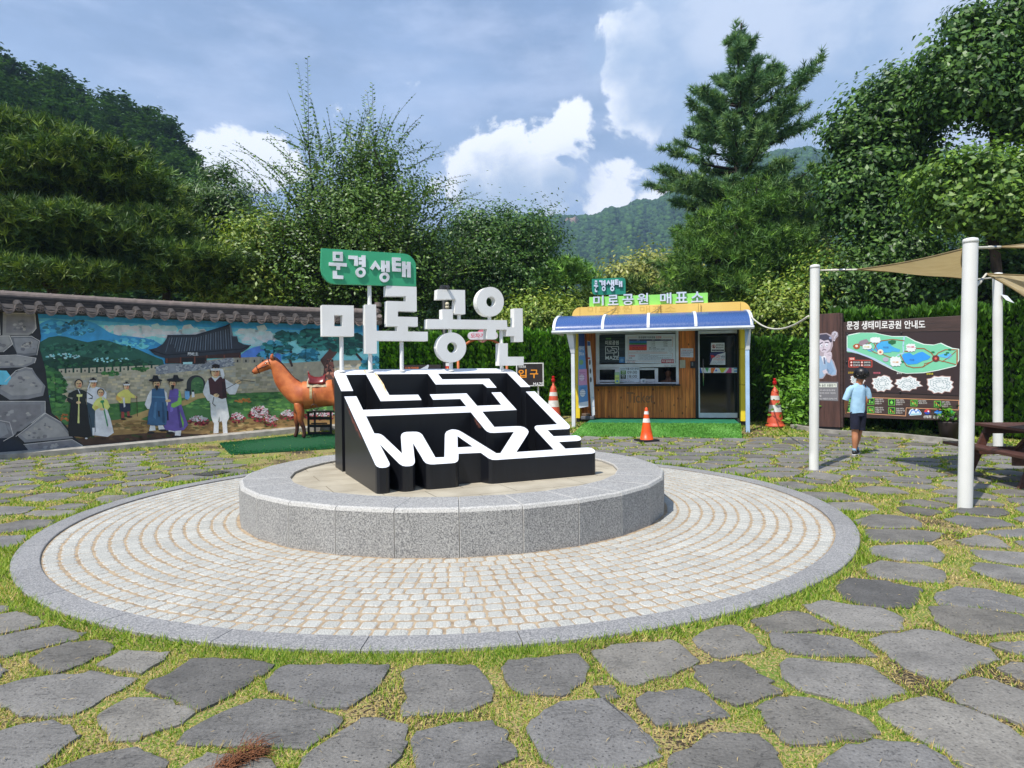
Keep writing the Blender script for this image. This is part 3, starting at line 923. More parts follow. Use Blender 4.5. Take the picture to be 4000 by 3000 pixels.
def sign():
 root = empty('maze_sign', (PO[0], PO[1], Z_FL), 'black and white maze shaped park sign with raised white Korean letters on posts', 'park sign')
 white = mat('sign_white', (232, 234, 238), (222, 224, 228), scale=3, rough=.42, lo=.3, hi=.7)
 black = mat('sign_black', (21, 23, 29), (15, 16, 21), scale=2.5, rough=.38, stretch=(6, 6, .8), lo=.3, hi=.7)
 letter = mat('letter_white', (240, 240, 237), (231, 230, 225), scale=2., rough=.5, lo=.3, hi=.7)
 rust = mat('rust', (122, 66, 50), (74, 44, 38), scale=30, rough=.9, bump=1.)
 stain = mat('rust_stain', (222, 176, 120), (240, 214, 176), scale=12, rough=.7)
 P1 = ["70,207 12,76 10,60 16,45 40,34 160,29 400,26 700,25 B0,22 B200,20 B400,20 B480,23 B530,33 B558,52 B680,172 B602,173 B488,57 B0,61 868,62 905,110 B340,104 B402,178 B322,178 B288,147 850,152 785,64 365,67 468,240 705,236 733,280 395,290 275,70 108,72 168,205"]
 P2 = ["95,252 195,249 250,362 1102,332 1053,271 828,278 800,234 1105,225 B241,328 B440,321 B358,218 B436,216 B568,362 B283,376 B383,503 B560,496 B600,497 B630,505 B655,522 B666,540 B660,560 B565,710 B873,690 B725,530 B715,512 B718,498 B732,491 B902,480 B643,211 B717,209 B990,474 B1006,492 B1008,506 B1000,516 B985,520 B822,528 B872,580 B1060,572 B1085,580 B1099,594 B1099,606 B1090,614 B1070,618 B916,627 B970,682 B1150,673 B1185,676 B1210,692 B1216,706 B1210,716 B1190,722 B400,775 B365,774 B335,762 B270,716 B87,724 B86,770 B80,785 B60,798 B30,802 830,812 800,811 770,802 748,780 735,755 662,635 678,785 674,805 660,820 635,827 600,828 575,823 550,808 388,645 468,800 470,815 462,828 440,838 410,841 385,839 362,828 350,812",
   "275,414 1140,382 B305,525 B322,540 B345,550 B380,552 B545,543 B433,719 B400,720 B140,560 B115,545 B90,532 B65,525 B40,523 985,523 960,530 938,542 927,562 925,590 922,752 848,755 750,585 738,565 718,550 695,543 660,542 610,544 585,549 568,562 562,585 572,722 440,597 420,578 400,565 380,558 343,556",
   "1030,578 1155,665 1032,672"]
 for k, P in enumerate((P1, P2)):
  loops = []
  for s in P:
   l3 = [on_top(*q) for q in loop(s)]
   loops.append([(float((p - PO) @ E1), float((p - PO) @ E2)) for p in l3])
  def T(u, v, d):
   p = PO + E1 * u + E2 * v
   return (p[0], p[1], .643 + SL * v if d == 0 else Z_FL - .002)
  mb = MB(); extrude(mb, loops, T, 0, 1, 0, 1, back=False)
  o = mb.build('maze_block', root, (white, black))
 def patch(pts, mtl, name, off, side=None):
  mb = MB(); V = []
  for x, y in pts:
   p = on_top(1300 + x * .47281, 1430 + y * .47281)
   V.append(p)
  if side is None: V = [tuple(p + np.array([0, 0, .003])) for p in V]
  mb.add(V, [tuple(range(len(V)))]); mb.build(name, root, (mtl,))
 patch([(255, 35), (268, 33), (276, 60), (270, 64)], stain, 'rust_stain', 0)
 patch([(342, 60), (356, 58), (420, 150), (468, 275), (458, 262), (408, 160)], stain, 'rust_stain', 0)
 fl = Plane((PO + E1 * 0)[:2], E2[:2] * -1)
 def side_patch(p_top, dirv, lens, depth, u_off):
  A = on_top(1300 + p_top[0] * .47281, 1430 + p_top[1] * .47281)
  B = on_top(1300 + p_top[2] * .47281, 1430 + p_top[3] * .47281)
  n = 16; V = []
  dv = (B - A); t2 = dv[:2] / np.linalg.norm(dv[:2]); nn = np.array([t2[1], -t2[0]])
  if nn @ (CAM[:2] - A[:2]) < 0: nn = -nn
  for i in range(n + 1):
   p = A + dv * i / n; q = p + np.r_[nn * .003, 0]; V.append((q[0], q[1], q[2] - .001))
  for i in range(n, -1, -1):
   p = A + dv * i / n; q = p + np.r_[nn * .003, 0]
   V.append((q[0], q[1], q[2] - depth * (.25 + .9 * abs(math.sin(i * 2.3)) * math.sin(math.pi * i / n) + .1)))
  vs, tri = V, [(i, i + 1, 2 * n + 1 - i - 1, 2 * n + 1 - i) for i in range(n)]
  mb = MB(); mb.add(vs, tri); mb.build('rust_patch', root, (rust,))
 side_patch((124, 330, 246, 600), None, None, .06, 0)
 side_patch((1170, 425, 1228, 500), None, None, .05, 0)
 base = on_top(1300 + 568 * .4728, 1430 + 45 * .4728); vp = float((base - PO) @ E2)
 fr0 = PO + E2 * (vp - .06)
 fr = Plane(fr0[:2], E1[:2])
 ctr = Plane((PO + E2 * vp)[:2], E1[:2])
 C3, C4, C5 = (1230, 1100, .36765), (1640, 1100, .36765), (1240, 960, .31496)
 def LP(c, s):
  if isinstance(s, str): pts = [tuple(map(float, q.split(','))) for q in s.split()]
  else: pts = s
  return [fr.px(c[0] + x * c[2], c[1] + y * c[2]) for x, y in pts]
 def solid(name, loops, parent, m, d0=0., th=.125):
  mb = MB(); extrude(mb, loops, fr.P, d0, d0 - th, 0, 0)
  return mb.build(name, parent, (m,), bevel=.004)
 solid('letter', [LP(C3, "76,247 413,254 416,582 79,580"), LP(C3, "205,355 207,474 295,475 293,357")], root, letter)
 solid('letter', [LP(C3, "533,243 650,243 656,523 876,525 878,475 765,474 765,205 970,211 970,155 755,153 757,43 1080,55 1083,318 883,312 882,372 1093,377 1093,478 988,475 990,530 1200,533 1200,632 658,628 659,765 537,765")], root, letter)
 solid('letter', [LP(C4, "188,82 480,90 484,346 368,346 378,186 183,190")], root, letter)
 solid('letter', [LP(C4, "238,293 350,294 352,402 925,410 930,482 1003,485 1003,284 1092,285 1097,640 1005,640 1003,578 925,578 923,510 810,508 808,612 712,610 712,503 75,500 78,398 240,400")], root, letter)
 solid('letter', [LP(C4, circle2(338, 699, 155, 159, 40)), LP(C4, circle2(345, 700, 55, 57, 30, True))], root, letter)
 solid('letter', [LP(C4, circle2(749, 214, 144, 158, 40)), LP(C4, circle2(755, 213, 49, 55, 30, True))], root, letter)
 solid('letter', [LP(C4, "845,655 935,655 935,798 1105,798 1103,890 843,893")], root, letter)
 def post(c, x, y0, y1, r_=.026, foot=False):
  a = ctr.px(c[0] + x * c[2], c[1] + y0 * c[2]); b = ctr.px(c[0] + x * c[2], c[1] + y1 * c[2])
  z1 = b[1]
  if foot: z1 = .643 + SL * vp - .01
  mb = MB(); mb.tube([ctr.P(a[0], z1), ctr.P(a[0], a[1])], r_, 14)
  if foot: mb.lathe(ctr.P(a[0], z1 + .008), [(.045, 0), (.045, .012), (.03, .02)], 16)
  mb.build('post', root, (letter,), smooth=False)
 for c, x, y0, y1, ft in ((C3, 280, 570, 945, 1), (C3, 578, 30, 250, 0), (C3, 587, 755, 950, 1), (C3, 920, 620, 950, 1), (C4, 330, 850, 950, 1), (C4, 320, 490, 560, 0),
        (C4, 738, 360, 415, 0), (C4, 415, 335, 410, 0), (C4, 862, 495, 665, 0), (C4, 870, 885, 945, 1)):
  post(c, x, y0, y1, foot=bool(ft))
 green = mat('sign_green', (62, 172, 124), (52, 156, 110), scale=3.5, rough=.5, stretch=(1, 1, .5), lo=.3, hi=.7)
 pl = solid('name_plate', [LP(C5, "52,30 1080,98 1125,110 1165,138 1195,172 1214,210 1222,250 1224,505 210,470 165,458 125,436 90,400 64,355 50,300 45,260")], root, green, th=.07)
 pw = mat('plate_letter_white', (236, 238, 242), rough=.45)
 PL5 = plate_letters()
 for word in PL5:
  mb = MB()
  for loops in word:
   extrude(mb, [LP(C5, l) for l in loops], fr.P, .022, .001)
  mb.build('plate_letter', pl, (pw,))
 mb = MB()
 a = fr.px(1640 + 255 * .36765, 1100 + 68 * .36765, -.05)
 mb.box(a[0] - .05, a[0] + .05, -.09, .0, a[1] - .03, a[1] + .03, 0, lambda x, y, z: fr.P(x, z, y))
 mb.tube([fr.P(a[0] + .03, a[1], .0), fr.P(a[0] + .03, a[1], .05)], .022, 12)
 mb.build('floodlight', root, (mat('dark_plastic', (60, 60, 62), rough=.5),), bevel=.004)
def plate_letters():
 S = lambda s: [tuple(map(float, q.split(','))) for q in s.split()]
 ring = lambda x, y, r_, h: [circle2(x, y, r_, r_, 26), circle2(x, y, h, h, 20, True)]
 return [
  [[S("188,75 310,80 313,196 190,190"), S("222,114 224,156 276,158 275,116")], [S("140,208 360,220 360,262 277,257 277,302 231,299 232,255 140,249")], [S("188,312 238,314 241,368 318,374 317,415 190,410")]],
  [[S("382,123 496,129 500,252 453,250 453,170 382,165")], [S("545,121 592,123 595,268 547,265 547,237 508,235 508,195 547,196 547,184 508,183 508,145 545,147")], ring(532, 333, 63, 28)],
  [[S("714,185 784,288 755,306 715,255 683,305 648,282")], [S("787,186 830,188 832,236 847,237 848,190 891,192 893,330 848,328 848,280 832,279 832,326 789,325")], ring(828, 394, 61, 27)],
  [[S("922,146 1028,152 1028,192 966,189 967,213 1030,217 1030,258 967,254 968,280 1032,283 1032,325 925,320")], [S("1045,198 1088,200 1089,243 1105,244 1106,201 1150,204 1153,396 1108,394 1107,292 1090,290 1091,392 1047,389")]],
 ]
sign()
def mural_wall():
 s_end = float(WALL.s[-1]); z0, z1 = -.1, 2.9
 root = empty('mural_wall', WALL.P(s_end * .6, 0), 'long curved wall with a painted village scene under grey clay tiles', 'wall')
 plaster = mat('wall_plaster', (150, 150, 146), (120, 120, 116), rough=.8)
 mb = MB(); S = np.linspace(0, s_end, 60); th = .28
 vs = []
 for u in S: vs += [WALL.P(u, z0), WALL.P(u, z1), WALL.P(u, z1, -th), WALL.P(u, z0, -th)]
 n = len(S)
 mb.add(vs, [(4 * i + k, 4 * i + (k + 1) % 4, 4 * (i + 1) + (k + 1) % 4, 4 * (i + 1) + k) for i in range(n - 1) for k in range(4)] + [(0, 1, 2, 3), tuple(4 * (n - 1) + k for k in (3, 2, 1, 0))])
 mb.build('wall', root, (plaster,))
 kb = mat('footing_concrete', (172, 168, 158), (140, 137, 130), scale=6, rough=.9, bump=.4)
 mb = MB(); vs = []
 for u in S:
  x, y, _ = WALL.P(u, 0, .2); g = float(gz(x, y))
  vs += [WALL.P(u, g - .1, .30), WALL.P(u, g + .10, .29), WALL.P(u, g + .13, .19), WALL.P(u, g + .13, .0), WALL.P(u, g - .1, .0)]
 mb.add(vs, [(5 * i + k, 5 * i + k + 1, 5 * (i + 1) + k + 1, 5 * (i + 1) + k) for i in range(n - 1) for k in range(4)] + [(0, 1, 2, 3, 4)])
 mb.build('footing', root, (kb,))
 tile = mat('clay_tile', (128, 114, 106), (100, 90, 84), scale=9, rough=.75, bump=.5, bscale=70, lo=.3, hi=.7)
 dark = mat('old_tile', (74, 68, 64), (48, 45, 43), scale=12, rough=.9, bump=.7, stretch=(1, 1, 5))
 cop = empty('tiled_coping', WALL.P(s_end * .6, 2.9)); cop.parent = root
 cop.matrix_parent_inverse = Matrix.Translation(root.location).inverted()
 mb = MB()
 def sweep(prof, m, lo=0., hi=s_end):
  vs = []; SS = np.linspace(lo, hi, 60)
  for u in SS:
   for d, z in prof: vs.append(WALL.P(u, z, d))
  k = len(prof)
  mb.add(vs, [(k * i + j, k * i + j + 1, k * (i + 1) + j + 1, k * (i + 1) + j) for i in range(59) for j in range(k - 1)], m)
 mb = MB(); c0 = -.14
 sweep([(c0 + .12 * math.cos(a), 3.19 + .11 * math.sin(a)) for a in np.linspace(-.3, math.pi + .3, 10)], 0)
 for i in range(30):     # collars where ridge tiles meet
  u = (i + .5) * s_end / 30
  mb.tube([WALL.P(u - .012, 3.19, c0), WALL.P(u + .012, 3.19, c0)], .119, 12, 0)
 mb.build('ridge_tiles', cop, (tile,), smooth=False)
 mb = MB()
 sweep([(c0 + .10, 3.17), (c0 + .19, 3.165), (c0 + .185, 3.115), (c0 + .21, 3.11), (c0 + .205, 3.06), (c0 + .23, 3.055), (c0 + .225, 3.0), (c0 + .30, 2.985)], 0)
 sweep([(c0 - .30, 2.985), (c0 - .225, 3.0), (c0 - .205, 3.06), (c0 - .19, 3.165), (c0 - .10, 3.17)], 0)
 mb.build('ridge_courses', cop, (dark,))
 mb = MB()
 e0, e1 = c0 + .26, c0 + .52
 sweep([(e0, 3.02), (e1, 2.92), (e1, 2.88), (-.0, 2.86)], 1)
 sweep([(-th, 2.86), (c0 - .52, 2.88), (c0 - .52, 2.92), (c0 - .26, 3.02)], 1)
 n_t = int(s_end / .34)
 for i in range(n_t + 1):
  u = i * s_end / n_t
  r_ = .078
  A = [WALL.P(u, 3.045, e0 - .04), WALL.P(u, 2.945, e1 - .01)]
  mb.tube(A, r_ * .92, 12, 1, cap=False)
  c = e1
  def disc(uu, zz, rr, d):
   return [WALL.P(uu + rr * math.cos(a), zz + rr * math.sin(a) - .0, d) for a in np.linspace(0, 2 * math.pi, 20, endpoint=False)]
  zc = 2.94
  rings = [disc(u, zc, r_, c - .05), disc(u, zc, r_, c), disc(u, zc, r_ * .82, c + .004), disc(u, zc, r_ * .78, c - .006), disc(u, zc, r_ * .3, c - .004), disc(u, zc, r_ * .2, c + .008)]
  vs = [p for q in rings for p in q]
  fs = [(20 * k + j, 20 * k + (j + 1) % 20, 20 * (k + 1) + (j + 1) % 20, 20 * (k + 1) + j) for k in range(5) for j in range(20)] + [tuple(range(100, 120))]
  mb.add(vs, fs, 0)
  for q in range(6):
   a = q * math.pi / 3 + .3
   mb.tube([WALL.P(u + r_ * .33 * math.cos(a), zc + r_ * .33 * math.sin(a), c + .003), WALL.P(u + r_ * .68 * math.cos(a), zc + r_ * .68 * math.sin(a), c + .001)], .009, 6, 0)
  u2 = u + .17
  k = 9; vs = []
  for j in range(k):
   f = (j / (k - 1) - .5) * 2
   uu = u2 + f * .115
   top = 2.945 - .05 * (1 - f * f); bot = top - .02 - .075 * math.sqrt(max(0, 1 - f * f))
   vs += [WALL.P(uu, top, c - .0), WALL.P(uu, bot, c + .006), WALL.P(uu, bot, c - .02), WALL.P(uu, top, c - .03)]
  mb.add(vs, [(4 * j + a, 4 * j + (a + 1) % 4, 4 * (j + 1) + (a + 1) % 4, 4 * (j + 1) + a) for j in range(k - 1) for a in range(4)], 0)
  mb.tube([WALL.P(u2 - .05, 2.885, c + .006), WALL.P(u2, 2.865, c + .010), WALL.P(u2 + .05, 2.885, c + .006)], .008, 6, 0)
 mb.build('eave_tiles', cop, (tile, dark), smooth=False)
 mb = MB()
 for k, (r_, dz) in enumerate(((.09, 0), (.075, .0))):
  pts = [WALL.P(s_end - .25 + .09 * j, 3.16 + .012 * j * j, c0) for j in range(6)]
  mb.tube(pts, [.12, .12, .115, .11, .10, .085], 12)
  break
 mb.tube([WALL.P(s_end - .05, 3.0, e0 - .1), WALL.P(s_end + .12, 2.98, e1 - .05), WALL.P(s_end + .26, 3.06, e1 + .05)], [.1, .085, .06], 12)
 mb.tube([WALL.P(s_end - .02, 2.93, e1 - .1), WALL.P(s_end + .2, 2.9, e1)], [.09, .07], 12)
 mb.build('end_tiles', cop, (tile,))
 P = Paint(WALL, (0, 1100, .61032), .004, .0018)
 N = random.Random(5)
 full = []
 u0, u1 = 0.0, s_end
 def strip(zlo, zhi, col, layer):
  P.poly([(u0, zlo), (u1, zlo), (u1, zhi), (u0, zhi)], col, layer, uv=True)
 strip(.06, 2.87, (112, 178, 222), 0)
 def blobs(cx, cy, rx, ry, n, r_, cols, layer, flat=.6):
  for _ in range(n):
   a = N.uniform(0, 6.28); q = math.sqrt(N.random())
   x, y = cx + rx * q * math.cos(a), cy + ry * q * math.sin(a); rr = r_ * N.uniform(.5, 1.3)
   m_ = N.randint(5, 8)
   P.poly([(x + rr * math.cos(6.283 * k / m_) * N.uniform(.7, 1.2), y + rr * flat * math.sin(6.283 * k / m_) * N.uniform(.7, 1.2)) for k in range(m_)], N.choice(cols), layer)
 S = lambda s: [tuple(map(float, q.split(','))) for q in s.split()]
 P.poly(S("150,190 2500,270 2500,330 1700,300 1300,290 900,270 600,250 200,230"), (44, 128, 190), 1)
 P.poly(S("200,228 600,248 900,268 1300,290 1700,300 2500,330 2500,355 1700,325 1250,312 900,292 560,272 200,250"), (78, 152, 206), 1)
 blobs(930, 320, 190, 32, 46, 38, [(160, 186, 218), (176, 196, 222), (190, 206, 228), (150, 182, 216)], 2)
 blobs(1180, 330, 150, 40, 40, 36, [(170, 194, 222), (196, 210, 230), (150, 184, 218)], 2)
 blobs(1640, 350, 130, 50, 40, 34, [(164, 190, 220), (190, 206, 230), (148, 178, 214)], 2)
 blobs(700, 300, 90, 14, 14, 22, [(150, 180, 214), (170, 192, 220)], 2)
 P.poly(S("215,300 270,262 330,240 400,250 440,262 500,244 560,252 610,268 660,300 700,328 760,345 850,352 930,362 1000,385 1060,420 1080,540 215,560"), (52, 128, 168), 3)
 blobs(430, 300, 170, 40, 60, 22, [(40, 108, 146), (78, 156, 186), (44, 96, 112), (62, 140, 172)], 4)
 blobs(840, 400, 190, 34, 60, 20, [(70, 150, 182), (46, 118, 158), (96, 172, 196)], 4)
 blobs(480, 262, 60, 14, 16, 14, [(42, 78, 84), (50, 88, 92)], 5)
 P.poly(S("1530,480 1570,445 1610,425 1660,412 1700,410 1740,430 1800,470 1800,520 1530,500"), (72, 110, 176), 3)
 P.poly(S("215,420 260,385 310,357 370,348 420,352 480,370 560,388 610,378 650,372 700,380 780,408 880,432 960,468 1040,500 1060,560 215,620"), (34, 76, 62), 5)
 blobs(560, 430, 330, 36, 120, 18, [(28, 66, 54), (40, 88, 66), (48, 96, 78), (30, 70, 60)], 6)
 P.poly(S("215,530 300,500 360,478 420,462 520,478 600,490 700,498 830,505 930,520 1010,535 1010,620 300,660 215,640"), (20, 52, 40), 7)
 blobs(600, 525, 390, 38, 130, 16, [(18, 46, 34), (28, 66, 44), (36, 82, 52), (24, 58, 44)], 8)
 blobs(400, 478, 110, 16, 26, 10, [(150, 196, 196), (110, 164, 164)], 9)
 blobs(700, 500, 130, 14, 22, 9, [(130, 182, 182), (98, 150, 146)], 9)
 P.poly(S("215,760 480,770 850,760 1200,735 1450,712 2500,690 2500,1100 150,1130"), (62, 100, 54), 6)
 blobs(1750, 775, 640, 60, 260, 22, [(52, 92, 46), (78, 122, 60), (94, 134, 66), (44, 82, 50), (68, 112, 62)], 7, .35)
 blobs(620, 820, 330, 50, 110, 20, [(56, 96, 46), (76, 116, 54), (46, 84, 44)], 7, .4)
 blobs(1560, 760, 60, 14, 16, 12, [(168, 104, 48), (150, 96, 52)], 8)
 blobs(400, 870, 50, 22, 16, 12, [(170, 96, 44), (140, 84, 46)], 8)
 P.poly(S("330,930 560,900 800,880 1180,905 1500,880 2500,850 2500,1060 1500,1010 520,1060 420,1000"), (124, 98, 60), 9)
 P.poly(S("690,905 860,850 1000,800 1150,765 1240,742 1262,752 1190,790 1000,836 900,880 1100,930 700,930"), (146, 122, 78), 9)
 blobs(1500, 930, 950, 34, 240, 22, [(138, 112, 70), (110, 84, 52), (98, 74, 44), (152, 128, 84), (86, 78, 44)], 10, .35)
 P.poly(S("430,1010 700,985 1000,965 1500,985 2500,940 2500,1100 1500,1060 520,1090"), (62, 44, 32), 10)
 blobs(1100, 1000, 700, 22, 100, 18, [(52, 38, 28), (80, 60, 38), (48, 58, 28), (70, 50, 34)], 11, .4)
 P.poly(S("310,606 420,585 470,582 700,590 860,562 1000,552 1000,548 1490,482 1540,486 1700,480 1720,520 1790,524 2140,505 2500,500 2500,690 1450,714 1200,742 850,772 700,782 480,790 330,720"), (142, 134, 112), 10)
 for i in range(13):       # battlements on the left run
  x = 375 + i * 50; y = 578 - i * 2.0
  P.poly([(x, y - 18), (x + 38, y - 20), (x + 38, y + 12), (x, y + 14)], (150, 142, 122), 11)
  P.rect(x + 13, y - 8, x + 22, y + 4, (44, 44, 40), 12)
 for i in range(4):
  x = 1500 + i * 54
  P.poly([(x, 486), (x + 40, 484), (x + 40, 520), (x, 522)], (128, 122, 108), 11); P.rect(x + 14, 500, x + 24, 516, (40, 40, 38), 12)
 for row in range(13):     # courses of stone
  y = 612 + row * 15
  x = 330 + (row % 2) * 14
  while x < 2480:
   w_ = N.uniform(22, 44)
   yy = y - (x - 330) * .052 if x < 1490 else y - 60 - (x - 1490) * .02
   yt = 600 - (x - 330) * .03 if x < 1000 else (566 - (x - 1000) * .16 if x < 1490 else 524)
   yb = 780 - (x - 480) * .062
   if yt < yy < yb - 12 and not (1190 < x + w_ / 2 < 1318 and yy > 590):
    c = N.choice([(156, 146, 120), (134, 126, 108), (148, 140, 122), (126, 120, 100), (164, 152, 122), (140, 138, 126)])
    P.poly([(x, yy), (x + w_ - 2.5, yy - 1), (x + w_ - 2.5, yy + 12), (x, yy + 13)], c, 11)
   x += w_
 P.poly(S("995,545 1055,528 1320,520 1490,480 1490,540 1300,566 995,592"), (116, 118, 122), 12)
 for row in range(6):
  for i in range(34):
   x = 1000 + i * 14.6 + (row % 2) * 7; y = 548 + row * 8.5 - (x - 1000) * .118
   P.poly([(x, y), (x + 12, y - 1.2), (x + 12, y + 5.6), (x, y + 6.8)], N.choice([(136, 138, 140), (104, 106, 112), (150, 150, 148), (92, 96, 104)]), 13)
 P.poly(S("1055,470 1540,440 1540,486 1322,492 1322,522 1055,524"), (52, 34, 30), 13)
 P.poly(S("1160,490 1310,486 1310,526 1160,530"), (26, 22, 24), 14)
 P.poly(S("1170,516 1230,514 1230,529 1170,530"), (140, 176, 186), 15)
 for x in (1062, 1150, 1240, 1318, 1430, 1530): P.rect(x, 470, x + 9, 522 if x < 1300 else 490, (96, 52, 38), 15)
 P.poly(S("952,436 1000,424 1042,398 1060,372 1072,346 1090,350 1250,346 1350,318 1440,288 1466,274 1472,300 1482,346 1516,350 1524,385 1560,402 1602,408 1588,426 1548,452 1300,474 1062,492 990,470"), (40, 44, 52), 15)
 for i in range(26):
  x = 1085 + i * 15.5
  yt = 352 - max(0, x - 1250) * .27
  P.line([(x, yt + 8), (x - 26 + i * 1.4, 452 - i * 1.0)], 4.2, (96, 106, 118) if i % 2 else (70, 80, 92), 16)
 P.line(S("952,436 1060,470 1300,452 1548,432 1602,408"), 6, (20, 22, 28), 17)
 P.line(S("1072,346 1250,344 1440,288 1468,274"), 8, (28, 32, 40), 17)
 P.line(S("1470,280 1486,346"), 9, (90, 98, 108), 17); P.line(S("1490,350 1516,352"), 6, (86, 96, 108), 17)
 P.rect(1196, 448, 1272, 476, (24, 24, 28), 18)
 P.text("關屹主", 1200, 452, 1268, 474, (214, 214, 206), 19, .02)
 P.poly([(1193, 762), (1193, 668)] + [(1253 + 60 * math.cos(a), 655 - 56 * math.sin(a)) for a in np.linspace(math.pi, 0, 12)] + [(1313, 740)], (38, 40, 42), 14)
 P.poly([(1222, 752), (1222, 670)] + [(1262 + 40 * math.cos(a), 655 - 44 * math.sin(a)) for a in np.linspace(math.pi, 0, 10)] + [(1302, 740)], (58, 92, 56), 15)
 blobs(1262, 670, 34, 40, 26, 10, [(44, 80, 46), (76, 112, 64), (60, 96, 60)], 16)
 P.poly(S("1196,762 1222,722 1304,712 1313,742"), (150, 130, 88), 16)
 blobs(330, 690, 90, 110, 190, 24, [(42, 84, 44), (58, 104, 52), (32, 66, 38), (74, 118, 58)], 13)
 blobs(290, 580, 60, 40, 50, 20, [(40, 80, 44), (58, 102, 54)], 13)
 blobs(700, 588, 60, 18, 24, 12, [(42, 84, 44), (60, 106, 52)], 13); blobs(900, 562, 50, 16, 20, 12, [(42, 84, 44), (60, 106, 52)], 13)
 for cx, cy, rx, ry, n in ((1270, 885, 70, 22, 70), (1520, 868, 46, 28, 60), (1660, 840, 70, 46, 150), (1735, 885, 50, 30, 60), (1845, 850, 60, 26, 80), (2050, 850, 110, 24, 90), (2300, 850, 110, 24, 60)):
  blobs(cx, cy + 12, rx, ry, n, 9, [(120, 36, 44), (150, 60, 66), (88, 26, 34), (60, 74, 40)], 12)
  blobs(cx, cy - 8, rx * .8, ry * .8, n, 7, [(232, 214, 220), (214, 160, 170), (240, 234, 236), (196, 110, 124)], 13)
 P.line(S("1868,540 1850,490 1862,450 1838,420"), 14, (52, 38, 34), 13); P.line(S("1866,500 1900,470 1940,452"), 8, (48, 36, 32), 13); P.line(S("1858,470 1800,460"), 6, (48, 36, 32), 13)
 blobs(1835, 350, 70, 26, 60, 20, [(22, 78, 74), (34, 102, 96), (18, 62, 60)], 14); blobs(1770, 420, 90, 34, 90, 20, [(24, 84, 84), (38, 108, 100), (20, 64, 66), (58, 132, 150)], 14)
 blobs(1860, 480, 70, 16, 30, 16, [(24, 84, 84), (60, 140, 170)], 14); blobs(1700, 470, 50, 20, 26, 16, [(26, 86, 88), (64, 140, 170)], 14)
 P.line(S("2130,640 2096,590 2100,540 2080,505 2120,460 2150,420 2160,380"), 52, (74, 52, 44), 14)
 blobs(2110, 560, 26, 80, 70, 8, [(120, 74, 60), (54, 38, 34), (146, 98, 80)], 15, 1.4)
 P.line(S("2140,430 2060,420 2000,440"), 12, (46, 32, 30), 15); P.line(S("2160,420 2260,440 2330,520 2400,560"), 14, (46, 32, 30), 15); P.line(S("2150,400 2230,380"), 10, (46, 32, 30), 15)
 blobs(2020, 390, 110, 44, 120, 22, [(22, 72, 70), (34, 98, 88), (16, 56, 56), (44, 112, 104)], 16); blobs(2000, 330, 80, 24, 50, 20, [(22, 72, 70), (34, 98, 88)], 16)
 blobs(1980, 470, 60, 34, 60, 20, [(26, 92, 110), (54, 128, 150), (24, 76, 84)], 16); blobs(2230, 400, 120, 60, 140, 24, [(20, 70, 64), (34, 98, 84), (16, 54, 52)], 16)
 blobs(2380, 540, 70, 60, 60, 22, [(24, 80, 84), (44, 110, 130)], 16)
 P.poly(S("-600,160 240,205 262,350 250,420 290,560 310,720 330,840 420,920 480,1000 540,1055 300,1110 -700,1210"), (30, 30, 32), 14)
 rocks = ["18,200 222,206 230,300 205,330 180,345 14,345", "-200,350 60,348 80,400 20,450 -200,470", "68,352 200,350 252,380 235,470 150,480 90,470", "-200,480 100,470 230,490 220,520 160,548 -200,560",
    "-200,400 -20,700 -200,760", "30,640 100,570 160,550 205,556 232,600 290,670 275,730 175,752 60,756 -30,700", "-200,766 288,766 288,838 200,905 120,965 84,985 40,930 -40,860 -200,800",
    "100,990 180,930 290,842 390,900 468,1000 350,1012 150,1030", "150,1042 460,1010 528,1050 320,1082 190,1090", "-250,180 -10,190 0,340 -250,330", "-500,800 60,900 84,985 20,1020 -500,1000", "-900,180 -560,180 -540,420 -880,440", "-900,470 -540,450 -520,760 -880,800", "-540,500 -230,490 -230,760 -520,780", "-900,830 -520,800 -520,1040 -880,1100", "-540,190 -270,190 -270,460 -530,470"]
 for r_ in rocks:
  q = S(r_); P.poly(q, N.choice([(112, 110, 110), (100, 98, 98), (122, 118, 114), (92, 92, 94)]), 15)
  xs = [a for a, b in q]; ys = [b for a, b in q]; cx, cy = sum(xs) / len(xs), sum(ys) / len(ys)
  P.poly([(cx + (a - cx) * .86 + 4, cy + (b - cy) * .78 - 4) for a, b in q], N.choice([(132, 128, 124), (120, 118, 118), (108, 104, 104)]), 16)
  blobs(cx, cy, (max(xs) - min(xs)) * .3, (max(ys) - min(ys)) * .26, 16, 16, [(104, 100, 100), (134, 130, 126), (92, 90, 92), (146, 140, 132)], 17)
  P.line(q[:4], 3.5, (176, 170, 164), 17)
 P.poly(S("-200,560 40,570 70,610 60,660 0,660 -200,640"), (86, 160, 204), 16)
 P.poly(S("-200,1010 40,1000 120,1020 190,1090 -200,1130"), (30, 34, 42), 16)
 P.build('painted_scene', root, MURAL_M)
 def fig(items, label):
  Q = Paint(WALL, (0, 1100, .61032), .004 + .0018 * 20, .0012)
  for k, it in enumerate(items):
   kind, col = it[0], it[1]
   if kind == 'p': Q.poly(S(it[2]), col, k)
   elif kind == 'l': Q.line(S(it[2]), it[3], col, k)
   else: Q.disc(it[2], it[3], it[4], col, k, it[5] if len(it) > 5 else None)
  o = Q.build('painted_figure', root, MURAL_M); o['label'] = label
 SK, SKD, HB = (206, 150, 112), (168, 112, 82), (28, 22, 22)
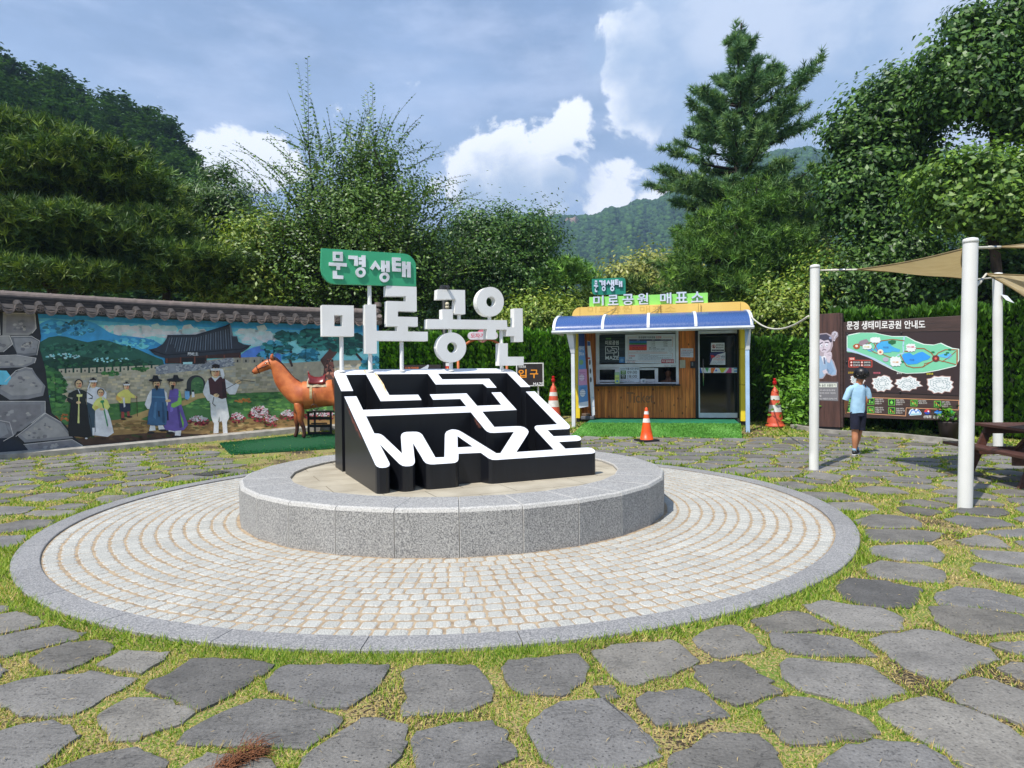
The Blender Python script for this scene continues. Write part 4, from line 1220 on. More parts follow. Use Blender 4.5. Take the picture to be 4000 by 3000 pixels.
 def face(x, y, r_, hair=True, beard=False, band=False):
  out = [('d', HB, x, y - r_ * .25, r_ * 1.08, r_ * 1.15)] if hair else []
  out += [('d', SK, x, y, r_ * .86, r_ * 1.1), ('d', SKD, x + r_ * .45, y + r_ * .2, r_ * .3, r_ * .6),
    ('l', HB, f"{x - r_ * .55},{y - r_ * .2} {x - r_ * .15},{y - r_ * .2}", r_ * .14), ('l', HB, f"{x + r_ * .12},{y - r_ * .2} {x + r_ * .52},{y - r_ * .2}", r_ * .14),
    ('l', (150, 60, 56), f"{x - r_ * .25},{y + r_ * .55} {x + r_ * .25},{y + r_ * .55}", r_ * .16), ('l', SKD, f"{x},{y - r_ * .1} {x - r_ * .05},{y + r_ * .25}", r_ * .12)]
  if beard: out += [('p', HB, f"{x - r_ * .5},{y + r_ * .35} {x + r_ * .5},{y + r_ * .35} {x + r_ * .35},{y + r_ * 1.3} {x},{y + r_ * 1.7} {x - r_ * .3},{y + r_ * 1.2}")]
  if band: out += [('p', (236, 236, 232), f"{x - r_},{y - r_ * .85} {x + r_},{y - r_ * .9} {x + r_},{y - r_ * .4} {x - r_},{y - r_ * .38}"), ('d', HB, x, y - r_ * 1.25, r_ * .4, r_ * .35)]
  return out
 W_, WS = (226, 226, 226), (178, 182, 190)
 fig([('p', (46, 62, 72), "556,760 606,770 612,960 590,984 570,900"), ('p', W_, "556,700 580,676 610,672 660,684 682,710 680,752 600,790 556,770"), ('p', WS, "600,690 612,760 590,764"), ('p', WS, "650,700 682,720 680,752 656,756"), ('p', W_, "590,935 606,935 606,984 592,984")] + face(596, 654, 25, True, False, True) + [('p', W_, "572,650 580,640 566,690 556,690")], 'painted man in white shirt and headband')
 fig([('p', (24, 24, 24), "455,765 548,765 575,860 598,985 552,1002 498,992 442,990 434,940 446,850"), ('p', (30, 34, 30), "470,700 500,688 530,694 566,712 608,742 600,752 548,748 545,786 455,784 468,742 436,738 426,762 440,716"), ('p', (24, 26, 24), "434,740 470,760 495,776 486,788 450,780 428,762"),
   ('l', (236, 236, 230), "500,690 512,716", 5), ('p', (222, 196, 110), "490,722 528,720 526,736 508,738 508,906 496,906 502,738 492,736"), ('d', SK, 502, 774, 15, 9), ('d', (236, 236, 236), 552, 1003, 9, 5)] + face(504, 657, 24), 'painted woman in black dress with a yellow ribbon')
 fig([('p', (214, 208, 236), "610,808 682,806 708,880 728,968 690,994 640,988 608,984 606,890"), ('p', (236, 232, 246), "640,815 660,815 668,970 640,975"), ('p', (180, 174, 206), "690,850 712,930 700,975 688,960"), ('p', (216, 188, 96), "618,752 642,740 668,742 690,764 704,800 688,822 664,806 628,812 608,826 588,806 600,776"), ('p', (186, 158, 76), "606,790 630,800 624,814 604,818"),
   ('p', (46, 110, 66), "646,760 664,758 668,772 660,776 692,920 686,930 652,778 640,772"), ('d', SK, 652, 816, 15, 8)] + face(644, 714, 22), 'painted girl in yellow jacket and pale skirt')
 fig([('p', (30, 36, 52), "764,776 832,776 836,826 800,838 768,832"), ('p', (120, 50, 46), "776,832 794,834 796,872 776,874"), ('p', (120, 50, 46), "812,832 828,830 832,866 816,868"), ('d', (34, 28, 28), 790, 880, 18, 6), ('d', (34, 28, 28), 828, 866, 20, 6),
   ('p', (206, 170, 88), "770,704 796,690 822,692 838,712 870,734 866,748 836,742 834,778 768,778 744,752 752,716"), ('p', (172, 136, 66), "744,726 770,744 782,756 768,766 744,756"), ('p', (232, 224, 190), "784,740 796,742 802,800 792,806"), ('d', SK, 870, 738, 8, 7), ('d', SK, 782, 742, 9, 7), ('l', (50, 34, 26), "874,732 879,862", 4)] + face(809, 672, 20, True, False, True), 'painted boy with a walking stick')
 fig([('p', W_, "962,700 985,684 1040,684 1068,712 1078,790 1052,800 944,816 926,786 946,728"), ('p', WS, "944,740 968,760 952,814 928,788"), ('p', (46, 78, 108), "972,688 998,682 1050,686 1058,740 1072,820 1064,916 1000,922 942,914 950,840 968,772"), ('p', (62, 98, 130), "990,770 1004,770 996,900 978,900"), ('p', (34, 60, 88), "1036,770 1048,772 1056,905 1040,905"),
   ('l', (70, 110, 140), "974,738 1056,740", 6), ('p', W_, "960,920 992,922 996,952 954,956"), ('p', W_, "1010,920 1042,920 1056,944 1016,948"), ('d', (26, 26, 30), 966, 966, 24, 8), ('d', (26, 26, 30), 1040, 952, 24, 7), ('l', (30, 30, 40), "1016,830 1018,862", 8)] + face(1002, 656, 24, True, True) + [('d', (24, 24, 28), 994, 632, 44, 10), ('p', (20, 20, 24), "972,628 980,600 1008,600 1018,628")], 'painted scholar in blue robe and black horsehair hat')
 fig([('p', (96, 146, 62), "1130,690 1152,700 1164,750 1160,784 1108,806 1086,790 1094,762 1120,752"), ('p', (84, 70, 130), "1086,696 1120,684 1142,690 1146,740 1180,850 1204,918 1176,950 1110,958 1048,948 1056,870 1074,780"), ('p', (104, 90, 156), "1092,800 1110,800 1100,940 1078,940"), ('p', (62, 50, 104), "1130,800 1144,800 1170,930 1150,940"), ('p', (110, 156, 72), "1146,700 1160,740 1162,784 1112,808 1094,800 1096,782 1136,764"), ('p', (96, 146, 62), "1150,830 1176,900 1172,940 1158,880"),
   ('d', SK, 1076, 762, 18, 9), ('l', (90, 76, 140), "1082,734 1146,738", 6), ('p', W_, "1078,950 1118,958 1116,970 1080,972"), ('p', W_, "1120,956 1160,952 1156,986 1118,990"), ('d', (26, 26, 30), 1090, 968, 26, 8), ('d', (26, 26, 30), 1130, 994, 30, 9), ('l', (20, 20, 30), "1072,830 1074,886", 8)] + face(1104, 654, 23, True, True) + [('d', (24, 24, 28), 1120, 630, 56, 12), ('p', (20, 20, 24), "1104,628 1110,598 1136,598 1148,630")], 'painted scholar in purple robe and black horsehair hat')
 fig([('p', (232, 230, 222), "1345,755 1448,752 1460,820 1468,868 1452,900 1420,902 1408,842 1396,900 1364,902 1350,860"), ('p', (196, 194, 188), "1400,790 1414,790 1418,890 1406,900"), ('p', (224, 222, 214), "1370,900 1400,900 1398,968 1366,972"), ('p', (224, 222, 214), "1422,900 1452,898 1456,968 1428,976"), ('d', (150, 126, 84), 1376, 982, 34, 9), ('d', (150, 126, 84), 1446, 980, 26, 9),
   ('p', W_, "1330,628 1360,604 1410,604 1450,630 1500,660 1524,640 1530,664 1506,722 1468,722 1448,700 1446,768 1340,776 1342,742 1306,728 1298,706 1312,660"), ('p', WS, "1450,668 1504,700 1500,720 1470,722 1448,700"), ('p', WS, "1304,700 1350,735 1380,740 1376,756 1330,752"), ('p', (56, 30, 34), "1332,622 1352,610 1376,640 1408,608 1440,622 1452,742 1420,752 1384,738 1344,720"), ('p', (40, 22, 26), "1420,640 1440,640 1446,735 1424,742"),
   ('p', W_, "1306,726 1340,744 1384,726 1398,738 1372,756 1330,764"), ('d', SK, 1384, 728, 18, 12), ('d', SK, 1524, 642, 20, 13), ('l', (40, 36, 40), "1384,728 1440,690 1548,630 1628,640", 3), ('l', (30, 26, 30), "1368,740 1360,780 1378,796", 4)] + face(1378, 582, 31, True, False, True) + [('p', W_, "1404,556 1426,560 1436,600 1426,624 1412,600"), ('d', (30, 22, 22), 1380, 540, 26, 12)], 'painted groom in white clothes and dark vest holding the reins')
 fig([('d', (40, 60, 80), 1196, 700, 9, 6), ('p', (96, 140, 176), "1182,702 1212,702 1214,742 1202,756 1184,750"), ('d', (30, 30, 34), 1194, 690, 12, 4), ('p', (214, 216, 222), "1228,704 1242,704 1246,738 1226,742"), ('d', HB, 1235, 700, 7, 7)], 'two tiny painted walkers by the gate arch')
MURAL_M = attr_mat('mural_paint', rough=.55, var=.16, vscale=7., bump=.05)
mural_wall()
KC, KW = (2100, 1050, .42948), (2280, 1270, .28933)
PRINT_M = attr_mat('printed_sheet', rough=.45, var=.03, vscale=5.)
A_D = 1.45                                   # awning front to wall
KWALL = Plane(K0 - KN * A_D, KA)            # wall plane (n toward the plaza)
def kiosk():
 Kf = KWALL
 def kp(c, x, y, d=0.): return Kf.px(c[0] + x * c[2], c[1] + y * c[2], d)
 fz = .36
 root = empty('ticket_booth', Kf.P(2.3, fz), 'wooden ticket booth with yellow trim under a blue curved awning', 'ticket booth')
 T = lambda s, d, z: Kf.P(s, z, d)      # box(x=s, y=depth toward viewer, z)
 wood = wood_mat('booth_planks', (244, 148, 66), (172, 88, 32), plank=.095)
 yellow = mat('panel_yellow', (246, 206, 112), (232, 188, 92), scale=1.6, rough=.45, lo=.3, hi=.7)
 lemon = mat('fin_yellow', (240, 214, 56), (226, 196, 44), scale=2, rough=.45)
 white = mat('booth_white', (226, 230, 234), (204, 208, 212), scale=4, rough=.4)
 pale = mat('column_paleblue', (176, 206, 236), (160, 190, 222), scale=3, rough=.4)
 black = mat('booth_black', (22, 23, 25), rough=.4)
 glassd = mat('tinted_glass', (14, 17, 20), (10, 12, 15), scale=1, rough=.06, spec=.8)
 side = mat('booth_side', (196, 192, 176), rough=.7)
 sL = kp(KC, 345, 900)[0]; sR = kp(KC, 1845, 900)[0]; dep = 2.1
 zt = 3.0
 mb = MB(); mb.box(sL, sL + .08, -dep, .0, fz - .3, zt, 0, T); mb.box(sR - .08, sR, -dep, 0, fz - .3, zt, 0, T); mb.box(sL + .081, sR - .081, -dep, -dep + .08, fz - .3, zt, 0, T)
 mb.box(sL, sR, -dep, 0, zt + .003, zt + .08, 0, T)
 mb.build('shell', root, (side,))
 wl, wt = kp(KW, 168, 90); wr, wb = kp(KW, 1278, 800); dl = kp(KW, 1512, 600)[0]
 mb = MB()
 mb.box(sL + .081, wl, -.06, 0, fz, zt, 0, T); mb.box(wl, wr, -.06, 0, fz, wb, 0, T); mb.box(wr, dl, -.06, 0, fz, zt, 0, T); mb.box(wl, wr, -.06, 0, wt, zt, 0, T)
 mb.build('front_wall', root, (wood,))
 P = Paint(Kf, KW, .003); P.text("Ticket", 585, 905, 945, 1050, (142, 92, 50), 0, .01); P.build('faded_lettering', root, PRINT_M)
 f = lambda x, y: kp(KC, x, y, .02)
 a0 = f(312, 420); b0 = f(1937, 392)
 top_l = f(385, 346)[1]; zb = min(a0[1], b0[1]) - .05; zt2 = (f(385, 346)[1] + f(1845, 303)[1]) / 2
 s0, s1 = a0[0], b0[0]; cuts = [s0, f(385, 350)[0], f(730, 350)[0], f(1095, 350)[0], f(1462, 350)[0], f(1846, 330)[0], s1]
 for i in range(6):
  lo, hi = cuts[i] + .004, cuts[i + 1] - .004
  if i == 0: lp = [(lo, zb), (hi, zb), (hi, zt2)] + [(hi - (hi - lo) * math.sin(a), zb + .08 + (zt2 - zb - .08) * math.cos(a)) for a in np.linspace(.15, math.pi / 2, 7)]
  elif i == 5: lp = [(lo, zb), (hi, zb)] + [(lo + (hi - lo) * math.cos(a), zb + .08 + (zt2 - zb - .08) * math.sin(a)) for a in np.linspace(0, math.pi / 2, 7)]
  else: lp = [(lo, zb), (hi, zb), (hi, zt2), (lo, zt2)]
  mb = MB(); extrude(mb, [lp], lambda x, y, d: Kf.P(x, y, d), .02, -.5)
  mb.build('fascia_panel', root, (yellow,), bevel=.006)
 P = Paint(Kf, KC, .024)
 for body, x0, x1 in (("미로공원", 455, 860), ("매표소", 930, 1260)):
  P.text(body, x0, 338, x1, 402, (222, 180, 84), 0, .0, (-8, -8))
 P.build('print', root, PRINT_M)
 rusty = mat('rusty_wire', (120, 70, 40), rough=.9)
 cable = mat('grey_cable', (120, 116, 108), rough=.7)
 for x in (1118, 1484):
  a = kp(KC, x, 325, .03); b = kp(KC, x, 395, .03)
  mb = MB()
  for k in range(9): mb.lathe(Kf.P(a[0] + (k % 2) * .006, b[1] + (a[1] - b[1]) * k / 9, .04), [(.004, 0), (.010, .008), (.004, .018)], 6)
  mb.build('rusty_chain', root, (rusty,))
 for x0, x1 in ((718, 610), (1110, 1020)):
  a = kp(KC, x0, 340, .03); b = kp(KC, x1, 410, .03)
  c = kp(KC, x1 - 15, 480, .7)
  mb = MB(); mb.tube([Kf.P(a[0] + (b[0] - a[0]) * t, a[1] + (b[1] - a[1]) * (t ** .6), .04 + .05 * t) for t in np.linspace(0, 1, 7)], .007, 6)
  mb.build('cable', root, (cable,), smooth=True)
 aw = empty('awning', Kf.P(2.3, 2.8)); aw.parent = root; aw.matrix_parent_inverse = Matrix.Translation(root.location).inverted()
 blue, t_, p_, o_ = nt('awning_blue'); p_.inputs['Base Color'].default_value = rgba((62, 94, 152)); p_.inputs['Roughness'].default_value = .28; p_.inputs['Alpha'].default_value = 1
 tr = nd(t_, 'ShaderNodeBsdfTranslucent'); tr.inputs['Color'].default_value = rgba((50, 90, 190)); mx = nd(t_, 'ShaderNodeMixShader'); mx.inputs[0].default_value = .12
 tcx = nd(t_, 'ShaderNodeTexCoord'); mpx = nd(t_, 'ShaderNodeMapping'); mpx.inputs['Scale'].default_value = (14, 14, .6); nx_ = nd(t_, 'ShaderNodeTexNoise', Scale=4.); t_.links.new(tcx.outputs['Object'], mpx.inputs[0]); t_.links.new(mpx.outputs[0], nx_.inputs['Vector'])
 rp = nd(t_, 'ShaderNodeMapRange'); rp.inputs['From Min'].default_value = .35; rp.inputs['From Max'].default_value = .7; rp.inputs['To Min'].default_value = .2; rp.inputs['To Max'].default_value = .42; t_.links.new(nx_.outputs[0], rp.inputs[0]); t_.links.new(rp.outputs[0], p_.inputs['Roughness'])
 t_.links.new(p_.outputs[0], mx.inputs[1]); t_.links.new(tr.outputs[0], mx.inputs[2]); t_.links.new(mx.outputs[0], o_.inputs[0])
 zf0, zf1 = 2.60, 3.07
 aL = kp(KC, 147, 560, A_D)[0]; aR = kp(KC, 1950, 540, A_D)[0]
 prof = [(A_D * math.cos(a) , zf0 + (zf1 - zf0) * math.sin(a)) for a in np.linspace(0, math.pi / 2 * .96, 12)]
 xs = [aL, kp(KC, 590, 560, A_D)[0], kp(KC, 1006, 560, A_D)[0], kp(KC, 1440, 545, A_D)[0], aR]
 xs = [aL + .03 if False else xs[0]] + xs[1:]
 for i in range(4):
  mb = MB(); vs = []
  for off in (0, -.012):
   for u in (xs[i] + .02, xs[i + 1] - .02):
    vs += [Kf.P(u, z + off, d) for d, z in prof]
  n = len(prof)
  fs = [(j, j + 1, n + j + 1, n + j) for j in range(n - 1)] + [(2 * n + j, 3 * n + j, 3 * n + j + 1, 2 * n + j + 1) for j in range(n - 1)]
  mb.add(vs, fs); mb.build('awning_sheet', aw, (blue,), smooth=True)
 for i, u in enumerate(xs):
  w_ = .035
  mb = MB(); vs = []
  for uu in (u - w_, u + w_):
   vs += [Kf.P(uu, z + .018, d + .012) for d, z in prof] + [Kf.P(uu, z - .03, d - .012) for d, z in prof]
  n = len(prof)
  fs = [(j, j + 1, 2 * n + j + 1, 2 * n + j) for j in range(n - 1)] + [(n + j, 3 * n + j, 3 * n + j + 1, n + j + 1) for j in range(n - 1)]
  fs += [(j, n + j, n + j + 1, j + 1) for j in range(n - 1)] + [(2 * n + j, 2 * n + j + 1, 3 * n + j + 1, 3 * n + j) for j in range(n - 1)]
  mb.add(vs, fs); mb.build('awning_rib', aw, (white,))
 mb = MB(); mb.box(aL - .05, aR + .05, A_D - .02, A_D + .05, zf0 - .055, zf0 + .005, 0, T); mb.box(aL - .05, aR + .05, A_D - .10, A_D + .02, zf0 - .075, zf0 - .058, 0, T)
 mb.box(aL - .05, aR + .05, A_D + .0501, A_D + .065, zf0 - .045, zf0 - .02, 0, T)
 mb.box(aL - .02, aL + .04, 0.03, A_D - .03, zf0 - .05, zf0 - .0, 0, T); mb.box(aR - .04, aR + .02, .03, A_D - .03, zf0 - .05, zf0 - .0, 0, T)
 mb.build('gutter', aw, (white,), bevel=.005)
 for x, y1, m_ in ((324, 1420, white), (1908, 1495, pale)):
  u = kp(KC, x, 1000, 1.2)[0]
  g = Kf.P(u, 0, 1.2); z0 = float(gz(g[0], g[1])) - .02
  mb = MB(); mb.box(u - .045, u + .045, 1.16, 1.24, z0, zf0 - .05, 0, T); mb.build('column', root, (m_,), bevel=.006)
  sgn = 1 if x < 1000 else -1
  mb = MB()
  vs = [Kf.P(u - .05, 2.05, 1.15), Kf.P(u + .05, 2.05, 1.15), Kf.P(u + .05, 2.05, 1.25), Kf.P(u - .05, 2.05, 1.25), Kf.P(u - .05 - sgn * .09, zf0 - .06, .8), Kf.P(u + .05 - sgn * .02, zf0 - .06, .8), Kf.P(u + .05 - sgn * .02, zf0 - .06, 1.36), Kf.P(u - .05 - sgn * .09, zf0 - .06, 1.36)]
  mb.add(vs, [(0, 1, 2, 3), (4, 5, 6, 7), (0, 1, 5, 4), (1, 2, 6, 5), (2, 3, 7, 6), (3, 0, 4, 7)]); mb.build('brace', root, (white,))
 for x0, x1, zlo in ((342, 400, 1360), (1845, 1890, 1388)):
  u0 = kp(KC, x0, 900, .35)[0]; u1 = kp(KC, x1, 900, .35)[0] if x0 > 1000 else u0 + .11
  zl = kp(KC, x0, zlo, .35)[1]
  zc = [zl, kp(KC, x0, 1055, .35)[1], kp(KC, x0, 730, .35)[1], zf0 + .12]
  for k in range(3):
   mb = MB(); mb.box(u0, u1, .0, .35, zc[k] + .004, zc[k + 1] - .004, 0, T); mb.build('side_fin', root, (lemon,), bevel=.004)
  mb = MB(); mb.box(u0 + .01, u1 - .01, .02, .33, fz - .35, zl, 0, T); mb.build('fin_base', root, (black,))
 wn = empty('service_window', Kf.P(wl, 1.5)); wn.parent = root; wn.matrix_parent_inverse = Matrix.Translation(root.location).inverted()
 def bx(name, x0, y0, x1, y1, d0, d1, m, par=wn, bevel=.003):
  a = kp(KW, x0, y1, d1); b = kp(KW, x1, y0, d1)
  mb = MB(); mb.box(a[0], b[0], d0, d1, a[1], b[1], 0, T); return mb.build(name, par, (m,), bevel=bevel)
 bx('window_frame', 168, 90, 208, 797, -.05, .045, white); bx('window_frame', 1248, 80, 1279, 799, -.05, .045, white)
 bx('window_frame', 210, 88, 1246, 124, -.05, .043, white); bx('window_frame', 210, 514, 1246, 578, -.05, .043, white); bx('window_frame', 210, 770, 1246, 800, -.05, .05, white)
 bx('window_frame', 425, 580, 482, 768, -.05, .04, white); bx('window_frame', 960, 580, 1004, 768, -.05, .04, white)
 bx('sliding_sash', 210, 580, 424, 600, -.04, .03, white); bx('sliding_sash', 210, 741, 424, 768, -.04, .03, white)
 bx('sliding_sash', 758, 580, 958, 606, -.04, .03, white); bx('sliding_sash', 758, 728, 958, 768, -.04, .03, white)
 louvre = mat('tinted_louvre', (52, 66, 70), (30, 42, 46), scale=1., rough=.25, stretch=(.4, .4, 30), lo=.4, hi=.6)
 bx('tinted_pane', 210, 126, 560, 512, -.03, .0, louvre)
 bx('dark_pane', 210, 600, 424, 741, -.03, .0, glassd); bx('dark_pane', 758, 606, 958, 728, -.03, .0, glassd)
 bx('counter', 148, 800, 1306, 828, .0, .30, black, par=root, bevel=.006)
 bx('sill_plate', 170, 776, 1165, 797, .046, .12, white)
 a = kp(KW, 1005, 768); b = kp(KW, 1247, 578)
 mb = MB(); mb.box(a[0] - .1, b[0] + .1, -.9, -.88, a[1] - .2, b[1] + .2, 0, T); mb.box(a[0] - .1, a[0] - .08, -.88, -.06, a[1] - .2, b[1] + .2, 0, T); mb.box(b[0] + .08, b[0] + .1, -.88, -.06, a[1] - .2, b[1] + .2, 0, T)
 mb.build('inner_wall', root, (black,))
 P = Paint(Kf, KW, .048, .002)
 P.poly([(560, 128), (1238, 119), (1240, 514), (560, 513)], (214, 222, 232), 0)
 def rr(x0, y0, x1, y1, w, c, l=1): P.frame(x0, y0, x1, y1, w, c, l)
 rr(600, 162, 1202, 366, 3.5, (196, 116, 84)); rr(600, 382, 1202, 486, 3, (196, 116, 84))
 P.rect(722, 144, 1070, 180, (214, 222, 232), 2)
 P.text("문경생태 미로공원", 740, 150, 964, 180, (22, 24, 40), 3, .02); P.text("입장료", 974, 150, 1052, 180, (206, 66, 40), 3, .02)
 P.rect(614, 192, 1186, 212, (28, 44, 100), 2)
 P.text("구분", 714, 194, 756, 208, (220, 228, 240), 3); P.text("개인", 918, 194, 956, 208, (220, 228, 240), 3); P.text("단체(20명 이상)", 1040, 192, 1170, 208, (220, 228, 240), 3)
 for k, c in enumerate([(52, 124, 200), (54, 140, 96), (196, 66, 110), (224, 84, 56), (214, 72, 48)]):
  y = 214 + k * 25.2; P.rect(614, y, 852, y + 25, c, 2)
  P.text(["어른(19세 이상 ~ 65세 미만)", "청소년(13세 이상 19세 미만), 군경", "어린이(3세 이상 ~ 13세 미만)", "문경시민", "문경시민 (문경시 거주, 신분증)"][k], 655 + (k == 0) * 12, y + 6, 815, y + 19, (30, 34, 60), 3)
 for k, (l, r_) in enumerate((("3,000원", "2,500원"), ("2,000원", "1,500원"), ("1,500원", "1,000원"))):
  y = 219 + k * 27; P.text(l, 906, y, 964, y + 15, (40, 40, 50), 2, .01); P.text(r_, 1072, y, 1130, y + 15, (40, 40, 50), 2, .01)
 P.text("어른 1,500원", 880, 298, 974, 313, (40, 40, 50), 2, .01); P.text("청소년, 군경, 어린이 1,000원", 880, 316, 1090, 332, (40, 40, 50), 2, .01)
 for y in (212, 239, 266, 293): P.line([(856, y), (1186, y - 1)], 1.2, (160, 166, 180), 2)
 P.text("* 신분증 미지참시 할인 적용이 되지 않으며 증빙서류를 확인하여 요금을 적용합니다", 700, 345, 1090, 355, (60, 60, 70), 2)
 P.text("무료입장", 612, 404, 692, 428, (206, 60, 40), 2, .02); P.text("안내", 612, 434, 652, 456, (24, 30, 50), 2, .02)
 for k, w_ in enumerate((890, 1180, 1000, 1186, 1180, 1024)):
  y = 392 + k * 14; P.text("* 국가유공자 및 장애인, 기초생활수급자 등 관련 증명서를 제시한 분과 만 65세 이상"[: 20 + (w_ - 800) // 16], 732, y, w_, y + 9, (70, 74, 90), 2)
 P.text("문경생태미로공원 운영시간", 572, 470, 702, 482, (60, 66, 90), 3); P.text("09:00 ~ 17:00", 584, 494, 690, 507, (180, 60, 60), 3)
 P.rect(1048, 463, 1219, 512, (176, 26, 52), 3); P.text("카드결제환영", 1056, 472, 1212, 504, (240, 240, 240), 4, .02)
 P.poly([(1130, 300), (1210, 294), (1216, 380), (1132, 384)], (222, 228, 236), 3)
 for k in range(5): P.text("안내 말씀 드립니다"[:5 + (k * 3) % 5], 1138, 306 + k * 14, 1190 + (k % 3) * 8, 314 + k * 14, (120, 124, 140), 4)
 P.text("매표소 안내", 1180, 540, 1244, 556, (90, 94, 110), 0); P.text("Tel. 571", 1086, 540, 1150, 556, (196, 120, 140), 0)
 P.build('price_board', wn, PRINT_M)
 P = Paint(Kf, KW, .003, .002)
 G_, L_ = (126, 200, 90), (214, 222, 222)
 P.text("문경생태", 300, 172, 368, 194, G_, 0, .02); P.text("미로공원", 292, 208, 474, 268, L_, 0, .03)
 for pts in ([(296, 372), (296, 290), (470, 290)], [(470, 290), (470, 340)], [(320, 318), (330, 352), (372, 352)], [(372, 300), (388, 318), (440, 318), (452, 340)], [(362, 338), (408, 338), (430, 374)], [(296, 378), (440, 374), (452, 350)],
    [(296, 378), (296, 410)], [(408, 376), (408, 408)], [(470, 356), (470, 414)]): P.line(pts, 8, L_, 1)
 P.text("MAZE", 292, 416, 474, 466, L_, 1, .03)
 P.rect(480, 430, 556, 510, (62, 128, 190), 2); P.disc(516, 474, 22, (120, 170, 210), 3)
 P.build('window_logo', wn, PRINT_M)
 P = Paint(Kf, KW, .052, .002)
 P.poly([(480, 570), (752, 570), (755, 771), (484, 770)], (214, 226, 236), 0)
 P.text("미로공원", 494, 582, 554, 602, (30, 60, 70), 1, .01); P.text("이용시간 안내", 564, 574, 738, 606, (26, 40, 44), 1, .03)
 P.rect(498, 612, 570, 664, (92, 140, 60), 1); P.rect(498, 668, 570, 726, (28, 50, 44), 1)
 P.text("개장", 512, 616, 556, 640, (230, 240, 230), 2, .02); P.text("시간", 516, 642, 552, 660, (230, 240, 230), 2, .01); P.text("폐장", 512, 674, 556, 698, (230, 240, 230), 2, .02); P.text("시간", 516, 702, 552, 722, (230, 240, 230), 2, .01)
 P.text("09:00", 590, 618, 720, 656, (30, 34, 40), 1, .0); P.text("18:00", 594, 672, 720, 711, (30, 34, 40), 1, .0)
 P.text("(동절기 11월~2월 : 09:00~17:00)", 580, 717, 734, 728, (50, 54, 60), 1); P.text("※ 매표시간 : 폐장 1시간 전까지", 492, 738, 626, 750, (196, 90, 100), 1); P.text("※ 매주 월요일은 휴장일입니다", 492, 754, 676, 765, (70, 74, 84), 1)
 P.build('opening_hours_sheet', wn, PRINT_M)
 P = Paint(Kf, KW, .006, .002)
 P.poly([(1308, 313), (1480, 314), (1480, 436), (1307, 430)], (216, 218, 230), 0)
 P.text("- 화장실 고장 안내 -", 1322, 332, 1470, 350, (190, 60, 70), 1, .01)
 for k, w_ in enumerate((1474, 1440, 1432)): P.text("현재 화장실 공사중으로 사용이 불가합니다"[:18 - k * 3], 1316, 358 + k * 21, w_, 372 + k * 21, (90, 80, 130), 1, .01)
 P.build('wall_notice', root, PRINT_M)
 beige = mat('intercom_beige', (186, 182, 160), (170, 166, 146), rough=.5)
 bx('intercom', 1298, 470, 1372, 580, .0, .05, beige, par=root); bx('key_box', 1440, 486, 1504, 580, 0, .06, black, par=root)
 bx('key_box_lid', 1456, 500, 1478, 550, .061, .07, mat('greyplastic', (110, 112, 116), rough=.4), par=root)
 dr = empty('glass_door', Kf.P(dl, 1)); dr.parent = root; dr.matrix_parent_inverse = Matrix.Translation(root.location).inverted()
 bx('door_jamb', 1513, 60, 1543, 1256, -.06, .06, black, dr); bx('door_jamb', 2079, 60, 2112, 1256, -.06, .06, black, dr)
 bx('door_header', 1545, 66, 2078, 118, -.05, .05, white, dr); bx('bottom_rail', 1545, 1186, 2077, 1250, -.05, .045, white, dr)
 bx('door_stile', 1545, 119, 1563, 1185, -.05, .04, white, dr)
 bx('door_glass', 1563, 119, 2078, 1185, -.03, .0, glassd, dr, 0)
 a = kp(KW, 1614, 455, .1); b = kp(KW, 1614, 822, .1)
 steel = mat('steel', (196, 186, 170), rough=.25, metal=1.)
 mb = MB(); mb.tube([Kf.P(a[0], b[1], .1), Kf.P(a[0], a[1], .1)], .014, 12)
 for z in (b[1] + .1, a[1] - .1): mb.tube([Kf.P(a[0], z, 0), Kf.P(a[0], z, .1)], .010, 8)
 mb.build('door_handle', dr, (steel,), smooth=True)
 P = Paint(Kf, KW, .003, .002)
 P.rect(1566, 576, 2076, 645, (226, 230, 234), 0)
 for pts, c in (("1566,578 1580,578 1600,645 1566,645", (40, 90, 180)), ("1640,578 1690,578 1668,640", (70, 170, 90)), ("1718,578 1760,578 1740,645 1716,645", (238, 130, 50)), ("1760,578 1778,578 1748,645 1740,645", (230, 90, 60)),
     ("1788,590 1806,622 1772,622", (60, 110, 200)), ("1828,578 1930,578 1884,640 1856,640", (200, 206, 50)), ("1966,578 1998,578 1998,645 1916,645", (220, 90, 150)), ("2028,578 2076,578 2076,590 2028,592", (70, 160, 220)), ("2028,614 2070,612 2070,628 2028,630", (70, 160, 220))):
  P.poly([tuple(map(float, q.split(','))) for q in pts.split()], c, 1)
 P.poly([(1720, 240), (1901, 238), (1901, 358), (1720, 360)], (226, 230, 234), 0)
 P.rect(1728, 330, 1893, 352, (22, 24, 26), 1); P.text("STAFF ONLY", 1740, 336, 1880, 347, (200, 206, 210), 2)
 P.disc(1756, 288, 24, (196, 50, 50), 1, 26); P.disc(1756, 288, 18, (226, 230, 234), 2, 20); P.disc(1756, 276, 5, (30, 30, 34), 3); P.poly([(1750, 282), (1763, 282), (1768, 306), (1744, 306)], (30, 30, 34), 3); P.line([(1740, 270), (1772, 306)], 5, (196, 50, 50), 4)
 P.text("관계자외", 1786, 258, 1886, 282, (30, 32, 36), 1, .02); P.text("출입금지", 1786, 290, 1886, 314, (30, 32, 36), 1, .02)
 P.poly([(1704, 370), (1912, 363), (1912, 536), (1704, 534)], (222, 226, 232), 0)
 P.poly([(1704, 370), (1912, 363), (1880, 378), (1800, 400), (1740, 450), (1704, 530)], (36, 44, 100), 1)
 P.poly([(1712, 408), (1745, 402), (1778, 430), (1766, 438), (1740, 432), (1738, 448), (1726, 448), (1724, 430)], (206, 50, 50), 2)
